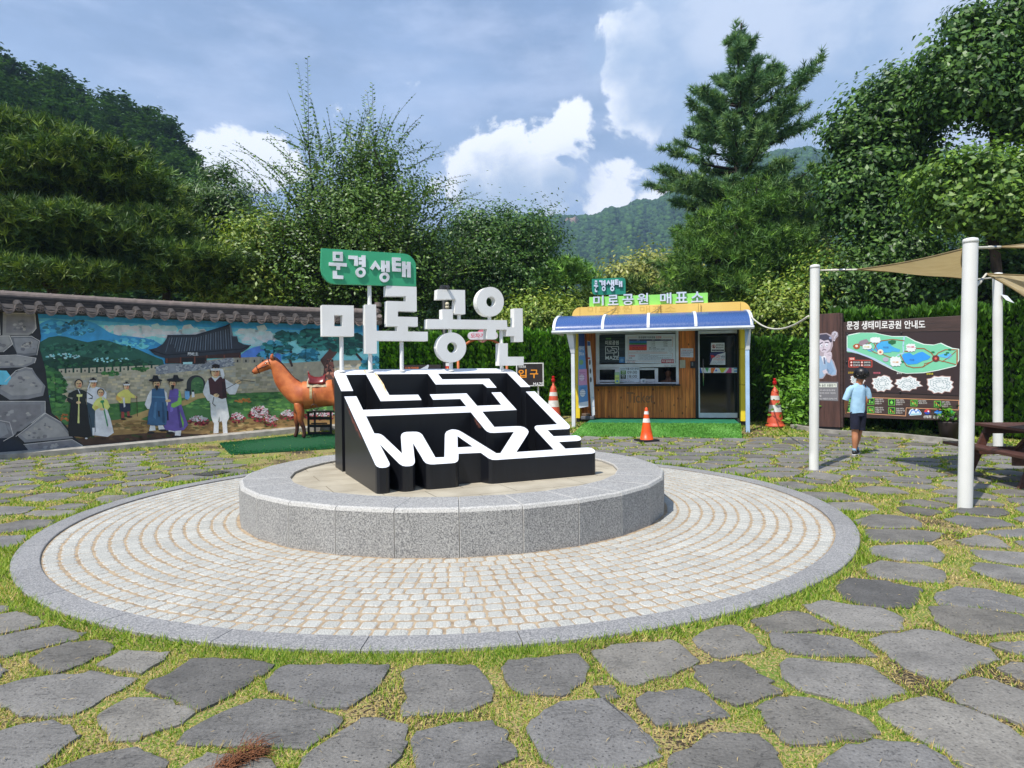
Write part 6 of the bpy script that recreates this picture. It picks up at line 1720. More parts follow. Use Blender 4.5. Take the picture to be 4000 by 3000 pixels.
PA = ground(3179, 1836); PB = ground(3769, 1985)
_, TA = pole(PA[0], PA[1], (3181, 1039), 3.12, .069, 'white pole nearest the ticket booth with the boy behind it', dent=True)
_, TB = pole(PB[0], PB[1], (3786, 945), 2.91, .072, 'thick nearest white pole in front of the picnic table and map board')
_, TC = pole(8.58, 11.5, (3893, 1074), 3.19, .075, 'white pole standing behind the brown picnic table')
for x_, y_ in ((8.95, 9.75), (6.35, 6.1)): pole(x_, y_, (2000 + (x_ + .02) / y_ * F, 900), 3.0, .07, 'white pole beyond the right picture edge, ' + ('farther' if x_ > 8 else 'nearer') + ' corner of the low shade sail')
ROPE = mat('rope_white', (226, 222, 208), (196, 190, 172), scale=60, rough=.8, bump=.5)
CANVAS = mat('sail_canvas', (196, 182, 146), (172, 156, 120), scale=5, rough=.85, stretch=(1, 1, 1), bump=.4, bscale=120)
_t = CANVAS.node_tree; _p = _t.nodes['Principled BSDF']; _o = _t.nodes['Material Output']
_tr = nd(_t, 'ShaderNodeBsdfTranslucent'); _tr.inputs['Color'].default_value = rgba((196, 172, 120)); _mx = nd(_t, 'ShaderNodeMixShader'); _mx.inputs[0].default_value = .35
_t.links.new(_p.outputs[0], _mx.inputs[1]); _t.links.new(_tr.outputs[0], _mx.inputs[2]); _t.links.new(_mx.outputs[0], _o.inputs[0])
def rope(pts, r_, label, name='rope', sag=0., n=16, buckle=None):
 a, b = Vector(pts[0]), Vector(pts[-1])
 P = [a.lerp(b, i / n) - Vector((0, 0, sag * 4 * (i / n) * (1 - i / n))) for i in range(n + 1)]
 root = empty(name, a, label, 'rope')
 mb = MB(); mb.tube(P, r_, 8); mb.build('strand', root, (ROPE,), smooth=True)
 if buckle is not None:
  q = a.lerp(b, buckle); d = (b - a).normalized()
  st = mat('turnbuckle_steel', (150, 152, 156), rough=.3, metal=1.)
  mb = MB(); mb.tube([q - d * .06, q - d * .03, q + d * .03, q + d * .06], [.008, .018, .018, .008], 8); mb.build('turnbuckle', root, (st,), smooth=True)
  mb = MB()
  mb.tube([q + d * (-.17 + .01 * k) for k in range(10)], [.014 + .006 * (k % 2) for k in range(10)], 8)
  mb.build('knot', root, (ROPE,), smooth=True)
def sail(name, c, label, belly=.12, curve=.10):
 c = [Vector(q) for q in c]; n = 22
 root = empty(name, c[0], label, 'shade sail')
 cen = (c[0] + c[1] + c[2]) / 3
 V, idx = [], {}
 for i in range(n + 1):
  for j in range(n + 1 - i):
   a, b = i / n, j / n; g = 1 - a - b
   p = c[0] * g + c[1] * a + c[2] * b
   pull = curve * (4 * a * b * max(0, 1 - 3 * g) + 4 * a * g * max(0, 1 - 3 * b) + 4 * b * g * max(0, 1 - 3 * a))
   p = p.lerp(cen, pull); p.z -= belly * 27 * a * b * g * .5
   idx[(i, j)] = len(V); V.append(p)
 Fc = []
 for i in range(n):
  for j in range(n - i):
   Fc.append((idx[(i, j)], idx[(i + 1, j)], idx[(i, j + 1)]))
   if j < n - i - 1: Fc.append((idx[(i + 1, j)], idx[(i + 1, j + 1)], idx[(i, j + 1)]))
 mb = MB(); mb.add(V, Fc); mb.build('canvas', root, (CANVAS,), smooth=True)
 hem = mat('sail_hem', (140, 122, 84), rough=.9)
 E_ = [[V[idx[(i, 0)]] for i in range(n + 1)], [V[idx[(0, i)]] for i in range(n + 1)], [V[idx[(i, n - i)]] for i in range(n + 1)]]
 for e in E_:
  mb = MB(); mb.tube(e, .012, 6); mb.build('hem', root, (hem,), smooth=True)
def P_(x, y, Y): return Vector(at_y(x, y, Y))
T1 = P_(3350, 1053, 9.6); T2 = P_(3765, 972, 7.35); T3 = P_(3800, 1092, 10.3)
sail('shade_sail', (T1, T2, T3), 'tan triangular shade sail stretched between two white poles above the map board', .16, .16)
S1 = P_(3853, 1070, 7.6)
sail('shade_sail', (S1, P_(4330, 1074, 9.5), P_(4120, 1262, 6.6)), 'tan shade sail above the picnic table hanging lower than the first', .05, .14)
sail('shade_sail', (P_(3908, 965, 7.5), P_(4400, 905, 8.2), P_(4400, 985, 6.6)), 'narrow edge of a third shade sail, highest, beside the thick pole top', .02, .1)
rope([TA + Vector((.06, 0, -.06)), T1], .012, 'white rope with turnbuckle tying the long shade sail to the pole by the booth', buckle=.62)
rope([TB + Vector((.05, 0, -.12)), T2 + Vector((0, .0, 0))], .012, 'short rope at the top of the thick white pole')
rope([TC + Vector((-.05, 0, -.06)), T3], .012, 'white rope running from the pole behind the picnic table to the sail')
rope([TB + Vector((.06, 0, -.50)), S1], .012, 'short grey rope holding the low shade sail over the picnic table', buckle=.5)
rope([TB + Vector((.05, 0, -.08)), P_(3908, 965, 7.5)], .015, 'white rope with turnbuckle leading right from the thick pole top', buckle=.75)
rope([KWALL.P(KWALL.px(2934, 1218, A_D)[0], 2.93, A_D - .5), Vector((PA[0] - .07, PA[1], TA.z - .76))], .016, 'white rope sagging between the booth awning and the pole', sag=.28, n=20)
rope([Vector((8.9, 9.72, 2.9)), P_(4330, 1074, 9.5)], .012, 'rope from the low shade sail to the farther pole beyond the right picture edge')
rope([Vector((6.3, 6.15, 2.6)), P_(4120, 1262, 6.6)], .012, 'rope from the low shade sail to the nearer pole beyond the right picture edge')
_r = empty('cloth_scrap', P_(3912, 1150, 11.4), 'small white cloth triangle tied to the pole behind the picnic table', 'cloth')
_mb = MB(); _q = [P_(3908, 1149, 11.4), P_(3962, 1184, 11.2), P_(3930, 1172, 11.3), P_(3935, 1155, 11.5)]; _mb.add(_q, [(0, 2, 1), (0, 1, 3)]); _mb.build('cloth', _r, (mat('cloth_white', (220, 222, 226), rough=.9),))
B4 = (3000, 900, .69300)
BD = Plane((7.59, 14.96), (1.71, -1.46))
def info_board():
 def bp(x, y, d=0.): return BD.px(B4[0] + x * B4[2], B4[1] + y * B4[2], d)
 root = empty('map_board', BD.P(1.1, 0), 'wide brown map board of the maze park with green map and white maze plans', 'map board')
 T = lambda s, d, z: BD.P(s, z, d)
 a = bp(415, 512); a2 = bp(415, 1046); b = bp(1085, 487); b2 = bp(1079, 1082)
 z1 = (a[1] + b[1]) / 2; z0 = (a2[1] + b2[1]) / 2; s1 = b[0] + .10
 mb = MB(); mb.box(a[0], s1, -.10, 0, z0, z1, 0, T); mb.build('panel', root, (BROWN,), bevel=.006)
 for s in (a[0] + .25, s1 - .4):
  mb = MB(); mb.box(s, s + .14, -.09, -.01, -.05, z0, 0, T); mb.build('leg', root, (mat('leg_brown', (60, 40, 34), rough=.7),))
 P = Paint(BD, B4, .003, .0018)
 pg = (46, 34, 34)
 P.poly([(434, 575), (1090, 566), (1090, 934), (432, 908)], (54, 40, 40), 0)
 P.poly([(434, 575), (1090, 566), (1090, 570), (434, 579)], (30, 24, 24), 1); P.poly([(432, 904), (1090, 930), (1090, 934), (432, 908)], (30, 24, 24), 1)
 P.text("문경 생태미로공원 안내도", 444, 512, 886, 560, (236, 234, 230), 1, .035, (-6, -8))
 S = lambda s: [tuple(map(float, q.split(','))) for q in s.split()]
 outl = S("444,590 520,574 600,575 640,585 700,596 780,596 800,606 830,622 880,640 935,644 976,633 1010,650 1040,662 1078,668 1078,730 1060,766 960,790 880,804 780,808 740,800 700,785 640,755 590,728 540,705 500,694 444,682")
 P.poly(outl, (226, 240, 232), 1)
 cx, cy = 760, 700
 P.poly([(x + (4 if x < cx else -4) * (abs(x - cx) > 40), y + (4 if y < 690 else -4)) for x, y in outl], (122, 204, 164), 2)
 P.poly(S("445,660 520,690 600,720 700,772 700,780 590,726 500,692 445,680"), (176, 200, 226), 3)
 P.line(S("768,600 762,650 765,690 730,705"), 8, (170, 206, 224), 3)
 P.poly(S("598,668 615,640 640,626 700,622 716,630 690,646 712,660 746,672 740,686 700,682 690,688 640,690 612,682"), (70, 170, 224), 4)
 P.poly(S("756,706 766,694 800,690 818,704 850,688 872,684 918,712 902,728 870,736 840,752 790,756 764,738"), (54, 152, 232), 4)
 P.poly(S("952,708 990,694 1020,690 1040,704 1020,724 990,716"), (90, 182, 232), 4); P.poly(S("558,672 580,666 600,672 586,684 566,680"), (70, 170, 224), 4)
 P.poly(S("676,626 700,618 722,622 720,636 700,644 680,638"), (40, 104, 60), 5)
 br = (170, 88, 44)
 for pts, w in (("600,668 612,640 640,622 700,614 740,618 768,622", 4), ("556,648 590,620 600,640 620,680 650,700 690,716 720,718", 4), ("770,680 800,684 830,664 880,666 920,690 940,715", 4.5), ("745,700 762,730 780,762 820,774 870,770 930,735", 4.5),
     ("940,715 960,690 1000,672 1060,672", 4), ("950,730 1000,740 1060,756", 4), ("1066,672 1066,752", 7), ("480,652 510,640 530,650 556,648", 5), ("560,660 600,688 640,700", 3.5), ("980,740 1020,715 1060,680", 3), ("880,770 882,750 920,742", 3)):
  P.line(S(pts), w, br, 5)
 P.disc(500, 654, 19, br, 6, 15); P.disc(500, 652, 8, (240, 220, 210), 7, 7); P.disc(634, 686, 17, (236, 224, 200), 6, 16); P.disc(634, 686, 7, (206, 100, 80), 7, 6); P.disc(946, 722, 21, (110, 50, 44), 6, 19); P.disc(946, 722, 7, (226, 100, 90), 7, 7)
 for x, y in ((760, 740), (1012, 690), (1002, 700), (930, 686), (1024, 672)): P.disc(x, y, 10, (44, 120, 76), 6, 5)
 P.poly(S("508,640 520,622 556,612 572,630 530,650"), (150, 130, 140), 6); P.disc(664, 727, 17, (178, 170, 190), 6, 13)
 Nn = random.Random(3)
 def maze(x0, y0, x1, y1, lay=7, border=False, rot=0):
  cx_, cy_ = (x0 + x1) / 2, (y0 + y1) / 2; rx, ry = (x1 - x0) / 2, (y1 - y0) / 2
  L = []
  for k in range(22):
   a_ = 2 * math.pi * k / 22; q = 1 + (.10 if k % 2 else -.08) + Nn.uniform(-.06, .06)
   sq = 1 / max(abs(math.cos(a_ + rot)), abs(math.sin(a_ + rot))) ** .55
   L.append((cx_ + rx * q * sq * .86 * math.cos(a_), cy_ + ry * q * sq * .86 * math.sin(a_)))
  if border: P.poly([(cx_ + (x - cx_) * 1.07, cy_ + (y - cy_) * 1.09) for x, y in L], (186, 150, 140), lay)
  P.poly(L, (228, 232, 232), lay + 1)
  if border:
   for ring in (.78, .56, .34):
    for k in range(22):
     if Nn.random() < .74:
      a_, b_ = L[k], L[(k + 1) % 22]
      P.line([(cx_ + (a_[0] - cx_) * ring, cy_ + (a_[1] - cy_) * ring), (cx_ + (b_[0] - cx_) * ring, cy_ + (b_[1] - cy_) * ring)], 2.4, (150, 172, 176), lay + 2)
   for k in range(0, 22, 2):
    a_ = L[k]; r0 = Nn.choice((.34, .56)); P.line([(cx_ + (a_[0] - cx_) * r0, cy_ + (a_[1] - cy_) * r0), (cx_ + (a_[0] - cx_) * (r0 + .22), cy_ + (a_[1] - cy_) * (r0 + .22))], 2.4, (150, 172, 176), lay + 2)
 maze(572, 600, 640, 636); maze(530, 640, 590, 672); maze(776, 636, 838, 686); maze(684, 708, 756, 770)
 for x0, y0, x1, c in ((544, 652, 574, (220, 200, 70)), (786, 652, 826, (220, 90, 110)), (704, 738, 738, (230, 160, 50)), (650, 654, 682, (60, 90, 160)), (800, 724, 826, (60, 90, 160))): P.text("미로", x0, y0, x1, y0 + 9, c, 10, .02)
 maze(462, 812, 552, 868, 2, True); maze(584, 816, 706, 908, 2, True, .3); maze(716, 824, 862, 904, 2, True, .5); maze(892, 818, 1048, 920, 2, True, .2)
 P.text("도자기미로", 452, 796, 492, 808, (232, 190, 60), 2, .02); P.text("연인미로", 594, 798, 634, 809, (226, 110, 130), 2, .02); P.text("돌미로", 726, 800, 756, 810, (220, 220, 216), 2, .02); P.text("생태미로", 892, 803, 932, 814, (220, 206, 60), 2, .02)
 P.frame(456, 732, 586, 770, 3.5, (214, 84, 66), 2); P.poly(S("456,716 490,716 490,733 456,733"), (214, 84, 66), 2); P.text("범례", 462, 718, 484, 730, (240, 220, 210), 3, .02)
 for x, y, tx in ((470, 744, "방문자센터"), (530, 744, "생태미로"), (470, 760, "전망대"), (530, 760, "도자기미로")):
  P.disc(x, y, 7, (214, 84, 66), 3, 7); P.disc(x, y, 4.5, (236, 220, 214), 4, 4.5); P.text(tx, x + 10, y - 5, x + 48, y + 5, (228, 226, 222), 3, .01)
 tan = (216, 160, 118)
 P.line(S("437,938 1076,958"), 3.5, tan, 1); P.line(S("437,938 437,1026 776,1046 779,1000 1074,1012 1076,958"), 3.5, tan, 1)
 k = 0
 for x, y in ((462, 958), (580, 962), (697, 967), (823, 972), (955, 978), (462, 1004), (580, 1010), (697, 1015)):
  P.rect(x - 19, y - 17, x + 19, y + 19, (118, 200, 70), 1); P.rect(x - 16, y - 14, x + 16, y + 16, (24, 60, 34), 2)
  if k % 3 == 0:
   for dx in (-8, 0, 8): P.disc(x + dx, y - 4, 3.4, (120, 206, 80), 3); P.rect(x + dx - 3.5, y, x + dx + 3.5, y + 10, (120, 206, 80), 3)
  elif k % 3 == 1: P.disc(x - 6, y - 5, 4, (120, 206, 80), 3); P.rect(x - 10, y, x - 3, y + 12, (120, 206, 80), 3); P.rect(x + 3, y + 2, x + 11, y + 12, (120, 206, 80), 3)
  else: P.poly([(x - 4, y + 12), (x - 10, y + 2), (x, y - 10), (x + 9, y + 2), (x + 5, y + 12)], (120, 206, 80), 3)
  if k in (3, 4, 6, 7): P.line([(x - 13, y - 11), (x + 13, y + 13)], 3, (206, 70, 50), 4)
  for j in range(3 if k != 3 else 2): P.text(("공원을 이용하는", "사람들을 위한 미로", "안내입니다.")[j], x + 24, y - 15 + j * 12, x + 24 + (46, 50, 38)[j], y - 6 + j * 12, (216, 212, 206), 1, .01)
  k += 1
 P.poly(S("792,1030 800,1012 816,1004 826,1014 836,1004 852,1012 866,1030 864,1040 800,1044"), (220, 232, 240), 1)
 P.line(S("798,1038 810,1014 824,1012 834,1026 846,1012 860,1030"), 5, (60, 130, 220), 2); P.line(S("806,1036 860,1034"), 4, (90, 190, 210), 3)
 P.disc(898, 1022, 17, (206, 60, 60), 1, 15); P.poly(circle2(898, 1024, 16, 13, 16)[0:9], (40, 80, 180), 2); P.disc(904, 1020, 5, (230, 232, 236), 3)
 P.poly(S("936,1024 956,1012 968,1020 990,1016 976,1032 962,1040 948,1032"), (40, 120, 210), 1); P.line(S("940,1028 962,1026 986,1020"), 3, (120, 190, 240), 2)
 P.poly(S("1010,1044 1008,1026 1020,1018 1036,1014 1048,1020 1054,1044"), (50, 150, 80), 1); P.disc(1030, 1020, 12, (60, 170, 90), 2, 8)
 P.text("산림청", 876, 1042, 920, 1058, (228, 226, 222), 1, .03); P.text("경상북도", 930, 1043, 996, 1060, (228, 226, 222), 1, .03); P.text("문경", 1010, 1046, 1048, 1062, (228, 226, 222), 1, .03)
 P.build('map_print', root, PRINT_M)
 for x, y in ((448, 583), (752, 576), (444, 742), (440, 898), (746, 910)):
  c = bp(x, y); mb = MB(); mb.tube([BD.P(c[0], c[1], 0), BD.P(c[0], c[1], .03)], .018, 12); mb.build('bolt', root, (mat('bolt_dark', (60, 56, 56), rough=.4),), smooth=True)
 d0 = .10
 r2 = empty('picture_panel', BD.P(-.4, 0, d0), 'tall brown plank panel with a cartoon thinking visitor beside the map board', 'sign panel')
 c = bp(235, 470, d0); e = bp(404, 470, d0); zt = bp(320, 470, d0)[1]; zb = bp(400, 1110, d0)[1]
 mb = MB(); mb.box(c[0], e[0], -.06, d0, zb, zt, 0, T); mb.build('panel', r2, (BROWNV,), bevel=.004)
 mb = MB(); mb.box(e[0] + .001, e[0] + .05, -.05, d0 - .03, zb, zt - .01, 0, T); mb.build('edge_board', r2, (BROWN,))
 mb = MB(); mb.box(c[0] + .02, e[0] - .02, -.04, d0 - .03, -.05, zb, 0, T); mb.build('plinth', r2, (mat('panel_foot', (46, 48, 52), rough=.8),))
 Q = Paint(BD, B4, d0 + .003, .0018)
 sk_, ol = (208, 196, 206), (196, 190, 200)
 Q.poly(S("270,600 290,582 330,578 356,590 360,575 376,566 394,576 396,596 384,608 376,626 366,622 366,650 352,688 362,700 360,722 372,740 388,790 386,816 362,822 330,808 310,836 262,840 262,700"), (172, 158, 166), 0)
 Q.poly(S("264,720 290,706 320,716 350,712 366,744 384,792 382,812 360,816 330,800 308,830 264,836"), (150, 176, 204), 1)
 Q.poly(S("300,712 316,760 330,712 320,706"), (226, 226, 232), 2); Q.poly(S("312,716 322,716 324,752 314,752"), (110, 122, 150), 3)
 Q.poly(S("282,626 288,600 330,594 352,610 356,640 350,668 330,688 306,688 288,668"), sk_, 2); Q.poly(S("316,690 330,686 328,706 314,708"), sk_, 2)
 Q.poly(S("264,640 266,604 290,588 330,584 354,600 362,624 352,632 340,616 316,622 294,612 284,628 280,650"), (70, 66, 84), 3); Q.disc(352, 606, 7, (150, 156, 186), 4)
 Q.disc(331, 646, 8, (232, 232, 240), 4, 9); Q.disc(302, 650, 7, (232, 232, 240), 4, 8); Q.disc(333, 647, 3, (60, 56, 70), 5); Q.disc(304, 650, 3, (60, 56, 70), 5)
 Q.line(S("322,630 342,632"), 3.5, (80, 74, 92), 5); Q.line(S("292,640 308,630"), 3.5, (80, 74, 92), 5); Q.line(S("306,676 316,670 328,674"), 3, (120, 90, 104), 5); Q.line(S("316,652 312,664"), 2, (170, 150, 164), 5)
 Q.poly(S("330,690 352,684 360,690 358,716 348,748 334,742 326,708"), sk_, 4); Q.line(S("336,700 352,696"), 2, (150, 136, 150), 5); Q.line(S("336,708 354,704"), 2, (150, 136, 150), 5)
 Q.poly(S("306,792 338,778 346,796 316,812"), sk_, 3); Q.poly(S("334,748 352,744 372,790 352,812 330,790"), (134, 162, 194), 3)
 Q.line(S("366,588 370,576 384,574 388,588 378,598 376,608"), 6, (208, 204, 214), 5); Q.disc(374, 620, 3.6, (208, 204, 214), 5)
 Q.poly(S("240,852 396,854 396,962 240,956"), (118, 116, 120), 0); Q.poly(S("246,862 388,862 388,884 246,884"), (222, 226, 214), 1)
 Q.text("공원 속 숨은 보물찾기!", 258, 865, 384, 881, (74, 70, 70), 2, .01)
 for j, w_ in enumerate((378, 380, 300, 388)): Q.text(("미로공원 속 미로 속에서 길을 찾는 즐거움", "미로에 이루어진 미로와 그림자의", "세계", "함께 사랑하는 사람들과 상상하는 추억")[j], 258, 896 + j * 16, w_, 906 + j * 16, (206, 204, 206), 1, .01)
 Q.build('cartoon_print', r2, PRINT_M)
info_board()
def boy():
 g0 = ground(3353, 1779); Y = g0[1]; s = .69300 / F * Y
 root = empty('person', g0, 'boy in light blue shirt and navy shorts, back turned, looking at the map board', 'person')
 P = lambda x, y, d=0.: Vector((g0[0] + (x - 508) * s, Y + d, g0[2] + (1275 - y) * s))
 skn = SKIN; hair = mat('boy_hair', (24, 20, 20), (12, 10, 10), scale=60, rough=.4)
 N = {0: (P(506, 1020), (.10, .085)), 1: (P(507, 985), (.098, .078)), 2: (P(507, 930), (.108, .078)), 3: (P(508, 895), (.10, .068)), 4: (P(512, 868), .043), 5: (P(518, 848, -.01), .065), 6: (P(522, 822, -.02), .088), 7: (P(524, 803, -.02), .078),
   10: (P(468, 893), .045), 11: (P(451, 935, .01), .042), 12: (P(447, 975, .03), .038), 13: (P(455, 1012, .10), .025), 14: (P(462, 1026, .13), .026),
   20: (P(550, 893), .045), 21: (P(562, 935, .01), .042), 22: (P(560, 970, .02), .038), 23: (P(548, 1000, .06), .026), 24: (P(540, 1018, .08), .027),
   30: (P(486, 1040), .078), 31: (P(490, 1090), .074), 32: (P(491, 1145, .01), .058), 33: (P(488, 1185, -.01), .058), 34: (P(488, 1235, .0), .037), 35: (P(488, 1258, 0), .032),
   40: (P(528, 1040, .02), .078), 41: (P(530, 1090, .06), .074), 42: (P(528, 1145, .10), .058), 43: (P(520, 1180, .10), .058), 44: (P(514, 1222, .12), .037), 45: (P(516, 1243, .12), .032)}
 E_ = [(0, 1), (1, 2), (2, 3), (3, 4), (4, 5), (5, 6), (6, 7), (3, 10), (10, 11), (11, 12), (12, 13), (13, 14), (3, 20), (20, 21), (21, 22), (22, 23), (23, 24), (0, 30), (30, 31), (31, 32), (32, 33), (33, 34), (34, 35), (0, 40), (40, 41), (41, 42), (42, 43), (43, 44), (44, 45)]
 for b, sx in ((14, 1), (24, -1)):
  c = N[b][0]
  for k in range(4):
   i = b * 10 + k * 3; o = Vector((sx * (-.012 + .009 * k), .012 * k - .01, -.012))
   N[i] = (c + o, .010); N[i + 1] = (c + o + Vector((sx * .004, .012, -.028)), .008); N[i + 2] = (c + o + Vector((sx * .01, .004, -.046 + .004 * abs(k - 1))), .006)
   E_ += [(b, i), (i, i + 1), (i + 1, i + 2)]
  N[b * 10 + 20] = (c + Vector((sx * .022, .02, -.005)), .009); N[b * 10 + 21] = (c + Vector((sx * .03, .03, -.024)), .007); E_ += [(b, b * 10 + 20), (b * 10 + 20, b * 10 + 21)]
 N = {k: (tuple(v[0]), v[1]) for k, v in N.items()}
 skin('body', N, E_, 0, skn, root)
 hc = P(522, 817, -.01)
 mb = MB(); ellipsoid(mb, hc + Vector((0, -.012, .016)), (.122, .130, .120), n=12)
 o = mb.build('hair', root, (hair,), smooth=True)
 rn = random.Random(2); mb = MB()
 for k in range(260):
  a = rn.uniform(0, 6.283); e = rn.uniform(-.35, 1.45)
  d = Vector((math.cos(a) * math.cos(e), math.sin(a) * math.cos(e), math.sin(e)))
  if d.y > .55 and d.z < .25: continue
  q = hc + Vector((0, -.012, .012)) + Vector((d.x * .118, d.y * .126, d.z * .118))
  t_ = Vector((rn.uniform(-.5, .5), rn.uniform(-.4, .2), -1)).normalized()
  mb.tube([q - d * .006, q + t_ * .016 + d * .003, q + t_ * .036 - d * .002], [.010, .008, .002], 5)
 mb.build('hair_locks', o, (hair,))
 for sx in (-1, 1):
  mb = MB(); ellipsoid(mb, P(522, 832, -.0) + Vector((sx * .094, .0, 0)), (.014, .024, .032), n=6); mb.build('ear', root, (skn,), smooth=True)
  mb = MB(); ellipsoid(mb, P(524, 828, .07) + Vector((sx * .032, 0, 0)), (.012, .008, .007), n=6); mb.build('eye', root, (hair,), smooth=True)
 mb = MB(); ellipsoid(mb, P(524, 838, .078), (.010, .014, .013), n=6); mb.build('nose', root, (skn,), smooth=True)
 mb = MB(); ellipsoid(mb, P(524, 849, .066), (.022, .006, .005), n=6); mb.build('mouth', root, (mat('lips', (150, 84, 76), rough=.5),), smooth=True)
 sh = mat('boy_shirt', (170, 208, 232), (156, 196, 224), scale=9, rough=.85, bump=1., bscale=14)
 n = 22; rows = [(1034, 505, .128, .100), (1020, 505, .128, .100), (985, 506, .124, .096), (945, 507, .124, .094), (915, 507, .130, .090), (893, 508, .140, .078), (880, 510, .112, .064), (872, 511, .066, .052), (866, 511, .052, .047)]
 mb = MB(); vs = []
 for yy, xx, rx, ry in rows:
  for k in range(n):
   a = 2 * math.pi * k / n; w_ = 1 + .035 * math.sin(a * 5 + yy * .05)
   vs.append(P(xx, yy) + Vector((rx * w_ * math.cos(a), ry * w_ * math.sin(a), .006 * math.sin(a * 3) if yy > 1030 else 0)))
 mb.add(vs, [(i * n + k, i * n + (k + 1) % n, (i + 1) * n + (k + 1) % n, (i + 1) * n + k) for i in range(len(rows) - 1) for k in range(n)])
 so = mb.build('shirt', root, (sh,), smooth=True)
 for pts in (((478, 893, 0), (462, 905, .005), (447, 940, .012), (440, 962, .02)), ((540, 893, 0), (556, 905, .005), (567, 935, .01), (570, 952, .015))):
  mb = MB(); mb.tube([P(*q) for q in pts], [.058, .060, .056, .054], 14, cap=False); mb.build('sleeve', so, (sh,), smooth=True)
 P2 = Paint(Plane((g0[0], Y - .104), (1, 0)), B4, .0, .001)
 for k in range(14):
  a = math.pi * 2 * k / 14; P2.disc(502 + 24 * math.cos(a), 930 + 26 * math.sin(a), 3.2, (196, 196, 214), 0)
 sr = mat('boy_shorts', (28, 32, 56), (18, 20, 40), scale=12, rough=.85, bump=.8, bscale=20)
 rows = [(1126, 490, .086, .082), (1090, 489, .084, .084), (1056, 490, .082, .088), (1035, 500, .08, .09)]
 mb = MB()
 for sx, dd, dy in ((490, .0, 0), (529, .05, 8)):
  vs = []
  for (yy, rx, ry, f_) in ((1126, .078, .078, 1.), (1095, .078, .082, .8), (1060, .080, .086, .3), (1028, .078, .086, 0)):
   for k in range(16):
    a = 2 * math.pi * k / 16; vs.append(P(sx, yy + dy * f_, dd * f_ + .0) + Vector((rx * math.cos(a), ry * math.sin(a), 0)))
  mb.add(vs, [(i * 16 + k, i * 16 + (k + 1) % 16, (i + 1) * 16 + (k + 1) % 16, (i + 1) * 16 + k) for i in range(3) for k in range(16)])
 vs = []
 for yy, rx, ry in ((1052, .132, .094), (1036, .130, .092), (1015, .120, .088)):
  for k in range(20):
   a = 2 * math.pi * k / 20; vs.append(P(508, yy) + Vector((rx * math.cos(a), ry * math.sin(a), 0)))
 mb.add(vs, [(i * 20 + k, i * 20 + (k + 1) % 20, (i + 1) * 20 + (k + 1) % 20, (i + 1) * 20 + k) for i in range(2) for k in range(20)])
 mb.build('shorts', root, (sr,), smooth=True)
 blk = mat('shoe_black', (26, 26, 28), rough=.5); wh = mat('shoe_white', (214, 214, 210), rough=.6); sock = mat('sock', (150, 190, 220), rough=.9)
 for (x, y, d, rz) in ((492, 1262, .02, -.75), (524, 1250, .14, -.5)):
  z0 = g0[2] + (0 if x < 500 else .002); c = P(x, y, d); c.z = z0
  fv = Vector((math.sin(-rz), math.cos(rz), 0)); sv_ = Vector((fv.y, -fv.x, 0))
  def ring(t_, w_, h0, h1):
   q = c + fv * t_; return [q + sv_ * (w_ * math.cos(a)) + Vector((0, 0, h0 + (h1 - h0) * (.5 + .5 * math.sin(a)))) for a in np.linspace(0, 2 * math.pi, 12, endpoint=False)]
  for nm, mm, prof in (('sole', wh, [(-.085, .02, .0, .022), (-.07, .036, 0, .03), (.0, .040, .0, .026), (.09, .046, .0, .024), (.14, .036, .0, .024), (.155, .012, .002, .018)]), ('upper', blk, [(-.08, .022, .024, .06), (-.06, .034, .026, .095), (.0, .037, .024, .10), (.05, .040, .022, .07), (.11, .040, .022, .05), (.145, .02, .022, .036)])):
   mb = MB(); vs = []
   for pr in prof: vs += ring(*pr)
   mb.add(vs, [(i * 12 + k, i * 12 + (k + 1) % 12, (i + 1) * 12 + (k + 1) % 12, (i + 1) * 12 + k) for i in range(len(prof) - 1) for k in range(12)] + [tuple(range(12)), tuple(60 + k for k in range(12))])
   mb.build('shoe_' + nm, root, (mm,), smooth=True)
  mb = MB(); mb.tube([c + Vector((0, 0, .07)) - fv * .025, c + Vector((0, 0, .13)) - fv * .03], [.036, .034], 12); mb.build('sock', root, (sock,), smooth=True)
boy()
